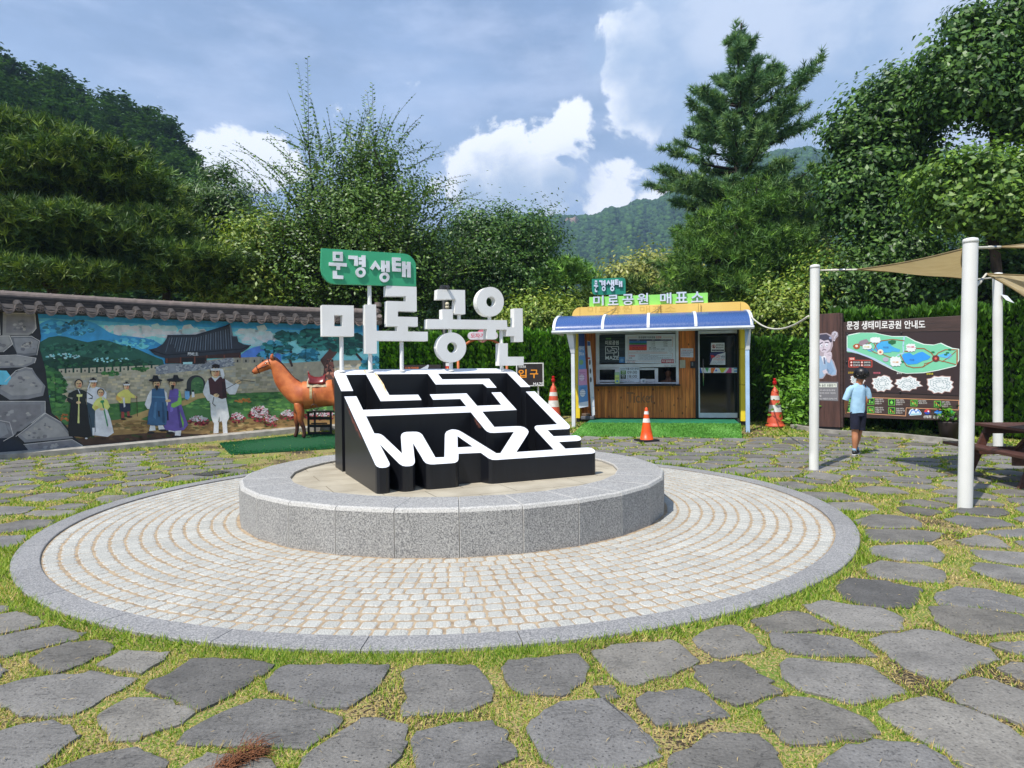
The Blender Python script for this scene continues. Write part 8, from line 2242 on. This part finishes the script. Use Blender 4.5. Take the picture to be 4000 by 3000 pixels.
def zelkova():
 Y = 21.; b = at_y(1400, 1300, Y); z0 = float(gz(b[0], b[1])) - .1
 root = empty('zelkova_tree', (b[0], b[1], z0), 'wide tree with long arching leafy shoots directly behind the maze sign', 'tree')
 mb = MB(); rn = random.Random(9)
 fork = Vector((b[0], b[1], z0 + 2.0))
 for s in (-.25, .1, .4): mb.tube([Vector((b[0] + s * .6, b[1], z0)), Vector((b[0] + s * 1.1, b[1], z0 + 1.2)), fork + Vector((s * 2.2, 0, .3))], [.15, .12, .09], 8)
 C, N, U, Ls = [], [], [], []
 k = Y / F
 cx = b[0]; low = at_y(1400, 1150, Y)[2]
 shoots = 0
 def shoot(p, d, L, droop):
  nonlocal shoots
  shoots += 1
  n = int(L / .065); pts = []
  v = Vector(d).normalized(); q = Vector(p)
  side = v.cross(Vector((0, 0, 1)))
  if side.length < .1: side = Vector((1, 0, 0))
  side.normalize()
  for i in range(n):
   q = q + v * .065; v = (v + Vector((d[0] * .012, d[1] * .012, -droop))).normalized()
   pts.append(q.copy())
   s = side * (1 if i % 2 else -1)
   lf = (v * .6 + s + Vector((0, 0, -.15))).normalized(); sz = .17 * (1 - .5 * i / n) * rn.uniform(.8, 1.15)
   C.append(q + lf * sz * .5); U.append(lf); Ls.append(sz); N.append(Vector((rn.gauss(0, .7), rn.gauss(0, .6) - .7, .7)).normalized())
  if len(pts) > 3: mb.tube(pts[::3] + [pts[-1]], list(np.linspace(.010, .003, len(pts[::3]) + 1)), 4, cap=False)
 ends = []
 for i in range(58):
  a = rn.uniform(0, 2 * math.pi); lean = rn.uniform(.05, 1.2)
  L = rn.uniform(2.8, 6.0) * (1 if lean < .45 else .72 if lean < .8 else .62)
  d = Vector((math.cos(a) * math.sin(lean), math.sin(a) * math.sin(lean) * .8, math.cos(lean)))
  tip = fork + d * L + Vector((0, 0, rn.uniform(0, 1.0)))
  P = limb(mb, fork + Vector((rn.uniform(-.5, .5), 0, rn.uniform(-.3, .4))), tip, .075, .02, .10)
  for t in (2, 3, 4, 5, 6):
   for _ in range(7):
    p = P[t] + Vector((rn.gauss(0, .3), rn.gauss(0, .3), rn.gauss(0, .2)))
    dd = (d * .7 + Vector((rn.gauss(0, .55), rn.gauss(0, .55), rn.uniform(-.1, .9)))).normalized()
    shoot(p, tuple(dd), rn.uniform(.7, 1.9), rn.uniform(.005, .03))
  if lean < 1.0:
   for _ in range(3): shoot(P[-1], tuple((d + Vector((rn.gauss(0, .3), rn.gauss(0, .3), .5))).normalized()), rn.uniform(1.4, 3.0), rn.uniform(.004, .018))
 for (x1, y1, x2, y2) in ((1250, 620, 1215, 375), (1290, 560, 1278, 425), (1180, 600, 1150, 480), (1400, 560, 1420, 440), (1500, 560, 1560, 425), (1560, 560, 1650, 455), (1600, 650, 1740, 600), (1640, 760, 1830, 675), (1650, 800, 1900, 790),
        (1120, 700, 925, 545), (1080, 760, 900, 580), (1080, 820, 920, 670), (1100, 900, 930, 780), (1330, 560, 1370, 450), (1440, 600, 1490, 480), (1680, 850, 1870, 740), (1200, 640, 1170, 500), (1600, 600, 1690, 560), (1050, 980, 930, 910), (1690, 900, 1860, 905), (1550, 520, 1600, 455)):
  for j in range(2):
   A = Vector(at_y(x1 + rn.uniform(-20, 20), y1 + rn.uniform(-10, 20), Y + rn.uniform(-1.2, 1.2))); B = Vector(at_y(x2 + rn.uniform(-30, 30) * j, y2 + rn.uniform(0, 60) * j, A.y)); d = B - A
   shoot(A, tuple((d.normalized() + Vector((0, 0, .28))).normalized()), d.length * 1.05, .016)
 C = np.array([tuple(q) for q in C]); N = np.array([tuple(q) for q in N]); U = np.array([tuple(q) for q in U]); Ls = np.array(Ls)
 T = U; Nn = unit(N - (N * T).sum(1)[:, None] * T); B = np.cross(Nn, T)
 L = Ls[:, None] / 2; W_ = L * .56
 V = np.stack([C - T * L, C + B * W_, C + T * L, C - B * W_], 1).reshape(-1, 3)
 cols = np.repeat(pal(len(C), [(86, 122, 44), (70, 104, 40), (104, 138, 52), (60, 92, 38)]), 4, 0)
 P2, N2, t2, _ = crown_points([lobe(1400, 900, Y, 290, 240), lobe(1250, 980, Y, 190, 150), lobe(1560, 980, Y, 210, 150), lobe(1400, 1090, Y, 330, 110), lobe(1400, 740, Y, 150, 110), lobe(1420, 620, Y, 150, 60), lobe(1580, 760, Y, 130, 70), lobe(1250, 790, Y, 110, 60)], 1500, 20, .5, .6, .4)
 V2, c2 = leaf_arrays(P2, N2, .13 * G.uniform(.7, 1.2, len(P2)), .065, pal(len(P2), [(78, 110, 42), (60, 92, 36), (90, 124, 48)]) * t2)
 V = np.vstack([V, V2]); cols = np.vstack([cols, c2])
 np_mesh('crown', V, np.arange(len(V)).reshape(-1, 4), (LEAF_M,), root, cols)
 mb.build('trunk', root, (BARK_D,), smooth=True)
 print('zelkova', len(V) // 4, shoots)
big_pine()
zelkova()
DG = [(58, 92, 40), (72, 108, 46), (48, 78, 36), (84, 120, 50)]
YG = [(112, 140, 52), (128, 152, 60), (92, 124, 46), (140, 158, 70)]
MG = [(78, 112, 46), (92, 128, 52), (62, 96, 40), (104, 138, 60)]
PG = [(56, 80, 40), (68, 92, 42), (44, 66, 34), (92, 112, 48)]
CHG = [(74, 112, 48), (60, 96, 44), (90, 128, 56), (48, 80, 38)]
B_ = lambda x, Y: at_y(x, 1400, Y)[:2]
pine_masses('large dark pine at the far left with a bright green upper crown over the wall', B_(330, 19.5), [lobe(120, 560, 19, 200, 90), lobe(330, 610, 18.5, 210, 80), lobe(470, 700, 19, 170, 70), lobe(130, 720, 19, 210, 90), lobe(330, 800, 20, 240, 90), lobe(560, 760, 20.5, 150, 80), lobe(30, 640, 18, 160, 90)], PG, 5200, .26, .028)
pine_masses('lower dark pine at the far left just above the tiled wall', B_(190, 17.5), [lobe(200, 860, 17, 190, 70), lobe(370, 900, 17.5, 150, 60), lobe(60, 900, 17, 130, 70), lobe(200, 980, 18, 260, 60), lobe(80, 1060, 16.5, 190, 50), lobe(330, 1080, 17, 160, 45)], PG, 4600, .24, .026)
pine_masses('dark pine with drooping boughs behind the wall over the painted gate', B_(640, 19), [lobe(600, 880, 19, 140, 60), lobe(730, 1010, 18.5, 150, 60), lobe(580, 980, 19, 170, 70), lobe(470, 1070, 18.5, 170, 50), lobe(700, 1090, 19, 170, 50), lobe(860, 1030, 19, 80, 50)], PG, 4200, .24, .026)
broadleaf('silktree', 'feathery dark green tree left of the arching tree, its top against the cloud', B_(830, 23.5), [lobe(850, 680, 23, 50, 25), lobe(800, 790, 23, 110, 55), lobe(900, 820, 23, 110, 110), lobe(700, 850, 24, 120, 70), lobe(820, 970, 23.5, 150, 90), lobe(630, 790, 24, 80, 40)], [(72, 104, 56), (60, 90, 50), (88, 120, 62)], 900, 22, .4, .2, .05, .12)
broadleaf('broadleaf_tree', 'slender pale green tree behind the wall between the pines and the arching tree', B_(960, 20.5), [lobe(950, 1000, 20.5, 110, 90), lobe(1050, 930, 20.5, 110, 70), lobe(880, 1120, 20, 130, 60), lobe(1010, 1130, 20, 120, 70)], YG, 600, 20, .45, .15, .07, .07)
broadleaf('maple_tree', 'rounded dark green tree between the arching tree and the far mountain', B_(1950, 24.), [lobe(1850, 900, 24, 110, 80), lobe(2000, 900, 24, 150, 80), lobe(2110, 960, 24, 80, 70), lobe(1900, 1010, 24, 200, 100), lobe(2060, 1060, 24, 110, 90), lobe(1800, 1120, 24, 160, 100), lobe(2000, 1150, 24, 150, 80)], CHG, 1700, 24, .42, .14, .065, .14)
pine_masses('small flat topped pine with a bare crooked trunk beyond the hedge', B_(2222, 23.5), [lobe(2205, 1062, 23.5, 90, 26), lobe(2150, 1100, 23.5, 70, 20), lobe(2270, 1090, 23.5, 60, 22), lobe(2215, 1030, 23.5, 50, 16)], [(86, 124, 60), (72, 108, 54), (100, 138, 66)], 520, .24, .03, .09)
broadleaf('golden_shrub', 'yellow green shrub with golden tips beyond the hedge left of the booth', B_(2130, 22), [lobe(2080, 1240, 22, 110, 60), lobe(2190, 1230, 22, 90, 60), lobe(2010, 1270, 22, 90, 50)], YG, 520, 20, .4, .13, .06, .05, cat='shrub')
broadleaf('yellow_tree', 'pale yellow green round tree behind the booth signs', B_(2540, 36), [lobe(2540, 1070, 36, 110, 55), lobe(2440, 1100, 36, 90, 50), lobe(2640, 1110, 36, 110, 60), lobe(2560, 1180, 36, 190, 60)], [(150, 156, 84), (136, 146, 76), (120, 134, 66)], 800, 18, .7, .26, .13, .15)
pine_masses('bushy green pine directly behind the teal booth sign', B_(2430, 28), [lobe(2420, 1130, 28, 130, 45), lobe(2520, 1160, 28, 110, 40), lobe(2330, 1160, 28, 90, 35), lobe(2440, 1200, 28, 190, 40)], PG, 1500, .3, .036, .12)
pine_masses('bright green bushy young pine in front of the tallest pine, just above the booth roof', B_(2840, 20.5), [lobe(2830, 900, 20.5, 190, 80), lobe(2960, 800, 20.5, 130, 90), lobe(2800, 1010, 20, 190, 90), lobe(2980, 960, 20.5, 190, 110), lobe(2850, 1120, 20, 210, 80), lobe(3050, 1080, 20.5, 110, 90), lobe(2700, 1110, 20.5, 100, 60)], [(74, 108, 50), (62, 92, 44), (90, 122, 54), (52, 80, 40)], 3000, .23, .026, .14)
broadleaf('willow_tree', 'thin leafy tree with yellowish leaves between the tall pines and the dark cherry tree', B_(3130, 25), [lobe(3100, 800, 25, 90, 70), lobe(3130, 920, 25, 110, 90), lobe(3180, 1050, 25, 120, 90), lobe(3060, 1120, 25, 110, 80)], [(110, 132, 58), (88, 116, 50), (128, 144, 66)], 800, 20, .5, .15, .07, .1)
broadleaf('cherry_tree', 'dark large leaved cherry tree rising above the map board', B_(3440, 19.5), [lobe(3480, 420, 19, 130, 90), lobe(3390, 470, 19, 110, 80), lobe(3570, 350, 18.5, 110, 65), lobe(3310, 740, 19, 100, 70), lobe(3430, 590, 19, 150, 100), lobe(3390, 700, 19, 140, 90), lobe(3600, 620, 19, 70, 60), lobe(3400, 850, 19, 150, 70), lobe(3530, 800, 19.5, 100, 80), lobe(3300, 540, 19, 55, 26), lobe(3620, 440, 19, 90, 55), lobe(3480, 980, 19, 180, 70), lobe(3290, 500, 19, 40, 18), lobe(3560, 500, 19, 80, 50)], CHG, 1600, 24, .34, .165, .09, .17, flat=.7)
broadleaf('cherry_tree', 'tall cherry tree at the right edge with branches reaching the top of the picture', B_(3930, 17.5), [lobe(3740, 280, 17, 90, 45), lobe(3860, 190, 17, 100, 45), lobe(3780, 380, 17, 100, 40), lobe(3930, 290, 17, 60, 40), lobe(3680, 400, 17.5, 70, 36), lobe(3960, 440, 17, 90, 80), lobe(3780, 330, 17, 100, 60), lobe(4050, 90, 17, 120, 80), lobe(4080, 330, 16.5, 120, 120), lobe(3960, 60, 17, 70, 40), lobe(3790, 60, 17, 50, 22), lobe(3760, 130, 17, 60, 25), lobe(3660, 220, 17, 50, 18)], CHG, 1200, 24, .34, .165, .09, .2, bark=BARK_D, flat=.7)
broadleaf('cherry_tree', 'sunlit bright green cherry tree at the right edge behind the shade sails', B_(3880, 16.), [lobe(3760, 700, 15.5, 130, 70), lobe(3900, 690, 15.5, 130, 80), lobe(4020, 720, 15.5, 130, 90), lobe(3820, 800, 15.5, 150, 70), lobe(3970, 840, 15.5, 130, 70), lobe(3680, 780, 16, 80, 60)], [(90, 126, 50), (74, 110, 46), (108, 142, 56)], 900, 24, .32, .155, .085, .14, flat=.7)
broadleaf('wild_shrub', 'dark tangled shrub under the cherry trees behind the map board', B_(3500, 18.5), [lobe(3420, 1080, 18.5, 200, 90), lobe(3650, 1060, 19, 160, 80), lobe(3300, 1130, 18.5, 120, 70), lobe(3900, 1060, 17.5, 160, 110), lobe(3560, 1160, 18.5, 240, 60), lobe(4020, 1000, 17, 110, 110)], DG, 1500, 18, .5, .14, .07, .06, cat='shrub')
broadleaf('leafy_shrub', 'yellow green leafy shrub between the booth and the nearer pole', B_(3060, 19.), [lobe(3040, 1180, 19, 110, 70), lobe(3140, 1190, 19, 90, 60), lobe(3230, 1120, 19, 90, 90), lobe(3060, 1260, 19, 140, 50)], YG, 700, 20, .4, .12, .06, .05, cat='shrub')
for x, Y, w_, lab in ((3635, 18.2, .20, 'pale leaning bare tree trunk seen under the long shade sail'), (3700, 18.8, .11, 'thin broken stump with a fresh pale break beside the leaning trunk'), (3770, 17.8, .26, 'thick dark curved trunk beside the nearest white pole')):
 b = at_y(x, 1250, Y); root = empty('tree_trunk', (b[0], b[1], 0), lab, 'tree trunk'); mb = MB()
 mb.tube([(b[0] + .12, b[1], .1), (b[0] + .05, b[1], 2.), (b[0] - .12 if x < 3750 else b[0] + .35, b[1], 3.3), (b[0] - .2 if x < 3750 else b[0] + .9, b[1], 4.6 if x != 3700 else 3.5)], [w_ * 1.15, w_, w_ * .85, w_ * .6], 12); mb.build('trunk', root, (BARK_M if x < 3750 else BARK_D,), smooth=True)
def hedge(label, a, b, depth, z1, n, cols, z0=0.05, L=.20, name='conifer_hedge'):
 a, b = np.array(a, float), np.array(b, float); d = b - a; Ln = np.hypot(*d); d /= Ln; nn = np.array([d[1], -d[0]])
 root = empty(name, (a[0], a[1], z0), label, 'hedge')
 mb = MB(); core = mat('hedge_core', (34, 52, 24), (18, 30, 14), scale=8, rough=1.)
 T = lambda u, v, z: (a[0] + d[0] * u + nn[0] * v, a[1] + d[1] * u + nn[1] * v, z)
 nu = 40; vs = []
 for i in range(nu + 1):
  u = Ln * i / nu; w_ = .05 * math.sin(u * 3.1) + .04 * math.sin(u * 7.3)
  vs += [T(u, -.14 + w_, z0), T(u, -.16 + w_, z1 - .16 + w_), T(u, -depth + .1, z1 - .16 + w_), T(u, -depth + .1, z0)]
 mb.add(vs, [(4 * i + k, 4 * i + (k + 1) % 4, 4 * (i + 1) + (k + 1) % 4, 4 * (i + 1) + k) for i in range(nu) for k in range(4)] + [(0, 1, 2, 3), tuple(4 * nu + k for k in (3, 2, 1, 0))]); mb.build('stems', root, (core,))
 m = int(n * .55); u = G.uniform(0, Ln, n); z = np.empty(n); v = np.empty(n)
 bump = .07 * np.sin(u * 3.1) + .05 * np.sin(u * 7.3 + 1) + .05 * np.sin(u * 17)
 z[:m] = G.uniform(z0, z1, m); v[:m] = -np.abs(G.normal(0, .10, m)) + bump[:m] + .04 * np.sin(z[:m] * 6 + u[:m] * 4)
 v[m:] = -G.uniform(0, depth, n - m); z[m:] = z1 + bump[m:] - np.abs(G.normal(0, .07, n - m))
 P = np.c_[a[0] + d[0] * u + nn[0] * v, a[1] + d[1] * u + nn[1] * v, z]
 out = np.zeros((n, 3)); out[:m] = [nn[0], nn[1], .5]; out[m:] = [0, -.15, 1]
 sp = unit(out + [0, 0, .55] + G.normal(size=(n, 3)) * .42)          # spray direction
 Nn = unit(np.cross(sp, G.normal(size=(n, 3))))
 Tt = sp; B = np.cross(Nn, Tt); l = (L * G.uniform(.5, 1.2, n))[:, None]
 V = np.stack([P, P + Tt * l * .55 + B * l * .20, P + Tt * l, P + Tt * l * .55 - B * l * .20], 1).reshape(-1, 3)
 c = pal(n, cols, .2); c[m:] *= 1.12  # top sprays lightened, sunlight put into their leaf colour
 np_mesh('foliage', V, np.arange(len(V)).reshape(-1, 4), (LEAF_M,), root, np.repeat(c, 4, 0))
 return root
HG = [(70, 120, 36), (88, 144, 42), (54, 96, 30), (104, 158, 50)]
hedge('bright green clipped conifer hedge behind the maze sign and letters', at_y(1440, 1400, 18.9)[:2], at_y(2262, 1400, 18.3)[:2], 1.6, 2.62, 30000, HG)
hedge('lower conifer hedge row seen beyond the first hedge left of the booth', at_y(1700, 1400, 21.5)[:2], at_y(2300, 1400, 21.)[:2], 1.2, 2.95, 9000, HG)
hedge('dark conifer hedge between the booth and the picture panel', at_y(2925, 1400, 17.2)[:2], at_y(3330, 1400, 16.8)[:2], 1.6, 2.25, 15000, [(58, 96, 34), (72, 116, 38), (46, 80, 30)])
hedge('long conifer hedge behind the map board and picnic table', (7.9, 16.2), (13.6, 11.3), 1.5, 2.85, 30000, [(70, 112, 40), (86, 134, 46), (56, 92, 34)])
def sprout(name, label, cx, cy, n, h, L, cols, cat='plant', z0=None, rad=.2):
 z = float(gz(cx, cy)) if z0 is None else z0
 root = empty(name, (cx, cy, z), label, cat)
 P = np.c_[cx + G.normal(0, rad, n), cy + G.normal(0, rad, n), z + np.abs(G.normal(0, h * .5, n)) + .03]
 leaf_obj('leaves', P, unit(G.normal(size=(n, 3)) * .8 + [0, -.3, .8]), L * G.uniform(.6, 1.2, n), L * .45, pal(n, cols), root)
 mb = MB()
 for k in range(6):
  q = P[G.integers(0, n)]; mb.tube([(cx, cy, z), ((cx + q[0]) / 2, (cy + q[1]) / 2, z + (q[2] - z) * .7), tuple(q)], [.008, .006, .003], 5, cap=False)
 mb.build('stems', root, (BARK_M,))
 return root
_p = ground(3705, 1722)
_r = sprout('potted_shrub', 'small potted conifer shrub at the right end of the map board', _p[0], _p[1], 420, .32, .13, HG, 'potted plant', float(_p[2]) + .42, .13)
_mb = MB(); _mb.lathe((_p[0], _p[1], _p[2]), [(.15, 0), (.19, .36), (.20, .38), (.20, .41), (.16, .41), (.15, .36)], 20); _mb.build('pot', _r, (mat('pot_dark', (52, 40, 38), rough=.6),), smooth=True)
for x, y, n, lab in ((3060, 1600, 900, 'patch of bright weeds behind the warning cone by the booth'), (3290, 1690, 260, 'low weeds at the foot of the picture panel'), (3420, 1693, 160, 'small weeds under the left end of the map board'), (1075, 1690, 60, 'tiny light green weed at the foot of the mural'), (560, 1722, 160, 'grass tuft growing at the wall foot below the painted scene'), (3590, 1700, 200, 'weeds under the right half of the map board')):
 q = ground(x, y); sprout('weed_patch', lab, q[0], q[1], n, .22 if n > 500 else .10, .08, YG, 'weeds', None, .35 if n > 500 else .12)
for x, lab in ((3160, 'light feathery bush between the booth and the nearer pole'),):
 q = at_y(x, 1500, 16.4); sprout('feathery_bush', lab, q[0], q[1], 2600, 1.5, .15, [(110, 160, 56), (90, 140, 48)], 'bush', None, .42)
def hill(name, sil, r0, r1, rows, m, kind_noise, z_in=.3, power=1.3, cut=1.):
 xs = np.linspace(sil[0][0], sil[-1][0], 150)
 el = []
 for x in xs:
  y = np.interp(x, [s[0] for s in sil], [s[1] for s in sil]); d = ray(x, y); el.append((d[0] / np.hypot(d[0], d[1]), d[1] / np.hypot(d[0], d[1]), d[2] / np.hypot(d[0], d[1])))
 el = np.array(el)
 V = np.zeros((rows, 150, 3))
 for j in range(rows):
  t = j / (rows - 1); r_ = r0 * (r1 / r0) ** t
  hz = (CH + el[:, 2] * r1)
  k = (1 - (1 - ((r_ - r0) / (r1 - r0))) ** 1.25) ** power
  ph = xs * .011
  gul = (np.sin(ph * 2.1 + t * 4) + .6 * np.sin(ph * 5.3 - t * 7) + .35 * np.sin(ph * 11 + t * 9)) * kind_noise * math.sin(math.pi * min(t, .999)) ** .8
  V[j, :, 0] = el[:, 0] * r_; V[j, :, 1] = el[:, 1] * r_; V[j, :, 2] = z_in + (hz - z_in) * k + gul
 Fc = [(j * 150 + i, j * 150 + i + 1, (j + 1) * 150 + i + 1, (j + 1) * 150 + i) for j in range(rows - 1) for i in range(149)]
 o = np_mesh(name, V.reshape(-1, 3), Fc, (m,), None, smooth=True)
 tag(o, kind='structure')
 return V
FL = mat('forest_floor', (52, 74, 34), (34, 52, 26), scale=.4, rough=1.)
MT = mat('mountain_forest', (50, 76, 42), (34, 56, 34), scale=.02, rough=1., detail=12)
NEAR = [(-700, 230), (-300, 290), (0, 385), (120, 430), (250, 490), (330, 515), (480, 565), (640, 620), (720, 710), (790, 830), (900, 1010), (1000, 1150), (1200, 1270), (1500, 1340), (2000, 1370), (2400, 1370), (3000, 1350), (3500, 1300), (4000, 1200), (4600, 1150)]
VN = hill('hill', NEAR, 34, 115, 40, FL, 1.2)
FAR = [(1300, 1010), (1600, 930), (1800, 890), (2053, 853), (2110, 862), (2175, 849), (2252, 849), (2320, 860), (2370, 828), (2420, 826), (2492, 785), (2546, 794), (2600, 779), (2760, 700), (2900, 640), (3033, 596), (3123, 592), (3214, 603), (3304, 596), (3450, 612), (3615, 632), (3678, 628), (3850, 640), (4100, 620), (4500, 640)]
VF = hill('mountain', FAR, 420, 900, 60, MT, 10, 2., 1.0)
def grid_sample(V, n, jmin=0., jmax=1.):
 R_, C_ = V.shape[:2]
 j = G.uniform(jmin * (R_ - 1), jmax * (R_ - 1) - .001, n); i = G.uniform(0, C_ - 1.001, n)
 j0, i0 = j.astype(int), i.astype(int); fj, fi = (j - j0)[:, None], (i - i0)[:, None]
 return (V[j0, i0] * (1 - fj) * (1 - fi) + V[j0 + 1, i0] * fj * (1 - fi) + V[j0, i0 + 1] * (1 - fj) * fi + V[j0 + 1, i0 + 1] * fj * fi), i / (C_ - 1)
def canopy(name, V, n, size, cols, jmin=0., jmax=1., lab=None, flat=.8):
 """rounded crowns of a far wood: bumpy low balls"""
 P, ii = grid_sample(V, n, jmin, jmax)
 bm = bmesh.new(); bmesh.ops.create_icosphere(bm, subdivisions=1, radius=1); S0 = np.array([tuple(v.co) for v in bm.verts]); F0 = np.array([[v.index for v in f.verts] for f in bm.faces]); bm.free()
 dist = np.hypot(P[:, 0], P[:, 1]); s = size * G.uniform(.6, 1.3, n)
 nv = len(S0)
 rad = 1 + G.normal(0, .16, (n, nv, 1))
 VV = S0[None] * rad * s[:, None, None] * [1, 1, flat] + P[:, None] + np.array([0, 0, 1.])[None, None] * (s * .35)[:, None, None]
 Fc = (F0[None] + (np.arange(n) * nv)[:, None, None]).reshape(-1, 3)
 c = pal(n, cols, .16)
 o = np_mesh(name, VV.reshape(-1, 3), Fc, (FAR_M,), None, np.repeat(c, nv, 0))
 tag(o, kind='stuff'); return o
FAR_M = attr_mat('far_foliage', rough=1., var=.3, vscale=.35, spec=.1, bump=0)
canopy('mountain_forest', VF, 42000, 3.0, [(54, 84, 44), (42, 70, 38), (64, 96, 48), (50, 78, 44)], .1, 1.)
_rk = mat('cliff_rock', (190, 160, 138), (128, 112, 98), scale=.12, rough=1., bump=.6)
for x, y, w_, h_, lab in ((2205, 885, 22, 20, 'pale bare cliff face on the mountain ridge'), (2585, 845, 13, 26, 'small pinkish rock scar high on the mountain'), (2348, 862, 14, 8, 'narrow bare rock strip below the mountain skyline'), (2240, 872, 30, 14, 'grey crag of rock on the far ridge top')):
 c = Vector(at_y(x, y, 830)); k = 830 / F; mb = MB(); rn = random.Random(x)
 ellipsoid(mb, c, (w_ * k, 9, h_ * k), n=7); mb.v = [tuple(Vector(v) + Vector((rn.gauss(0, 1.6), rn.gauss(0, 1), rn.gauss(0, 2.2)))) for v in mb.v]
 o = mb.build('cliff', None, (_rk,)); tag(o, kind='structure')
def near_forest():
 tv, tc = [], []
 for q in range(6):
  h = 1.; C, N = [], []
  for lay in range(9):
   z = .22 + .78 * lay / 9; w_ = .34 * (1 - z) ** .6 + .05
   for b in range(7 if lay < 7 else 4):
    a = G.uniform(0, 6.283); L = w_ * G.uniform(.6, 1.15)
    for t in np.linspace(.2, 1, 11):
     C.append((math.cos(a) * L * t + G.normal(0, .018), math.sin(a) * L * t + G.normal(0, .018), z + .05 * t * t + G.normal(0, .012) - .02)); N.append((G.normal(0, .25), G.normal(0, .25), 1))
  C = np.array(C); N = unit(np.array(N)); n = len(C)
  V, _ = leaf_arrays(C, N, .06 * G.uniform(.7, 1.3, n), .035, np.zeros((n, 3)))
  tv.append(V)
 n = 1500
 P, ii = grid_sample(VN, n, .12, 1.)
 rid, _ = grid_sample(VN, 330, .93, 1.); P = np.vstack([P, rid]); n = len(P)
 VV, CC_ = [], []
 for k in range(n):
  T = tv[k % 6]; s = G.uniform(6.5, 10.5) * (.8 if np.hypot(P[k, 0], P[k, 1]) < 60 else 1); a = G.uniform(0, 6.283); ca, sa = math.cos(a), math.sin(a)
  x = T[:, 0] * ca - T[:, 1] * sa; y = T[:, 0] * sa + T[:, 1] * ca
  VV.append(np.c_[x * s + P[k, 0], y * s + P[k, 1], T[:, 2] * s + P[k, 2] - s * .25])
  c = pal(1, [(60, 92, 56), (48, 78, 48), (70, 102, 58), (52, 82, 46)], .15); CC_.append(np.repeat(np.repeat(c, len(T) // 4, 0) * G.uniform(.8, 1.2, (len(T) // 4, 1)), 4, 0))
 V = np.vstack(VV)
 o = np_mesh('hillside_forest', V, np.arange(len(V)).reshape(-1, 4), (LEAF_M,), None, np.vstack(CC_)); tag(o, kind='stuff'); print('near forest quads', len(V) // 4)
near_forest()
def undergrowth():
 n = 34000; cl = 1700
 az = G.uniform(-.80, .86, cl); r_ = G.uniform(23.5, 33, cl); x = az * r_; y = r_
 z = gz(x, y) + G.random(cl) ** 1.3 * 3.4
 P = np.repeat(np.c_[x, y, z], 20, 0) + G.normal(size=(cl * 20, 3)) * [.45, .45, .3]
 n = len(P); N = unit(G.normal(size=(n, 3)) * .7 + [0, -.4, .8])
 o = leaf_obj('undergrowth', P, N, .24 * G.uniform(.6, 1.3, n), .12, pal(n, DG + MG), None); tag(o, kind='stuff')
 bank = mat('leafy_bank', (36, 50, 24), (20, 30, 14), scale=3, rough=1.)
 xs = np.linspace(-1.1, 1.2, 70); V = []
 for k, q in enumerate(((30, .2), (31.5, 2.6), (34, 3.8), (37, 4.0), (46, 2.5))):
  for i, a in enumerate(xs): V.append((a * q[0], q[0], q[1] + (.5 * math.sin(a * 23) + .4 * math.sin(a * 51)) * (0 < k < 4)))
 Fc = [(j * 70 + i, j * 70 + i + 1, (j + 1) * 70 + i + 1, (j + 1) * 70 + i) for j in range(4) for i in range(69)]
 tag(np_mesh('wooded_bank', V, Fc, (bank,), None, smooth=True), kind='structure')
undergrowth()
def behind():  # unseen wood and bank added behind the camera to darken door glass reflections
 n = 500; a = G.uniform(-1.3, 1.3, n); P = np.repeat(np.c_[a * 16, -15 - G.random(n) * 2, G.random(n) ** 1.2 * 6], 14, 0) + G.normal(size=(n * 14, 3)) * .5
 tag(leaf_obj('added_wood_behind', P, unit(G.normal(size=P.shape) + [0, .6, .6]), .4, .24, pal(len(P), DG), None), kind='stuff')
 V = [(x, -17.2 + (z > 3) * -1, z) for z in (0, 3.5, 6) for x in (-24, 24)]
 tag(np_mesh('added_bank_behind', V, [(0, 1, 3, 2), (2, 3, 5, 4)], (bpy.data.materials['leafy_bank'],)), kind='structure')
behind()
def haze():
 m = bpy.data.materials.new('haze_air'); m.use_nodes = True; t = m.node_tree; t.nodes.clear()
 o = nd(t, 'ShaderNodeOutputMaterial'); v = nd(t, 'ShaderNodeVolumePrincipled'); v.inputs['Color'].default_value = (.5, .72, 1, 1); v.inputs['Density'].default_value = HAZE; v.inputs['Anisotropy'].default_value = .2
 t.links.new(v.outputs[0], o.inputs['Volume'])
 mb = MB(); mb.box(-1400, 1400, -80, 1400, -3, 420); tag(mb.build('haze', None, (m,)), kind='stuff')
if HAZE: haze()
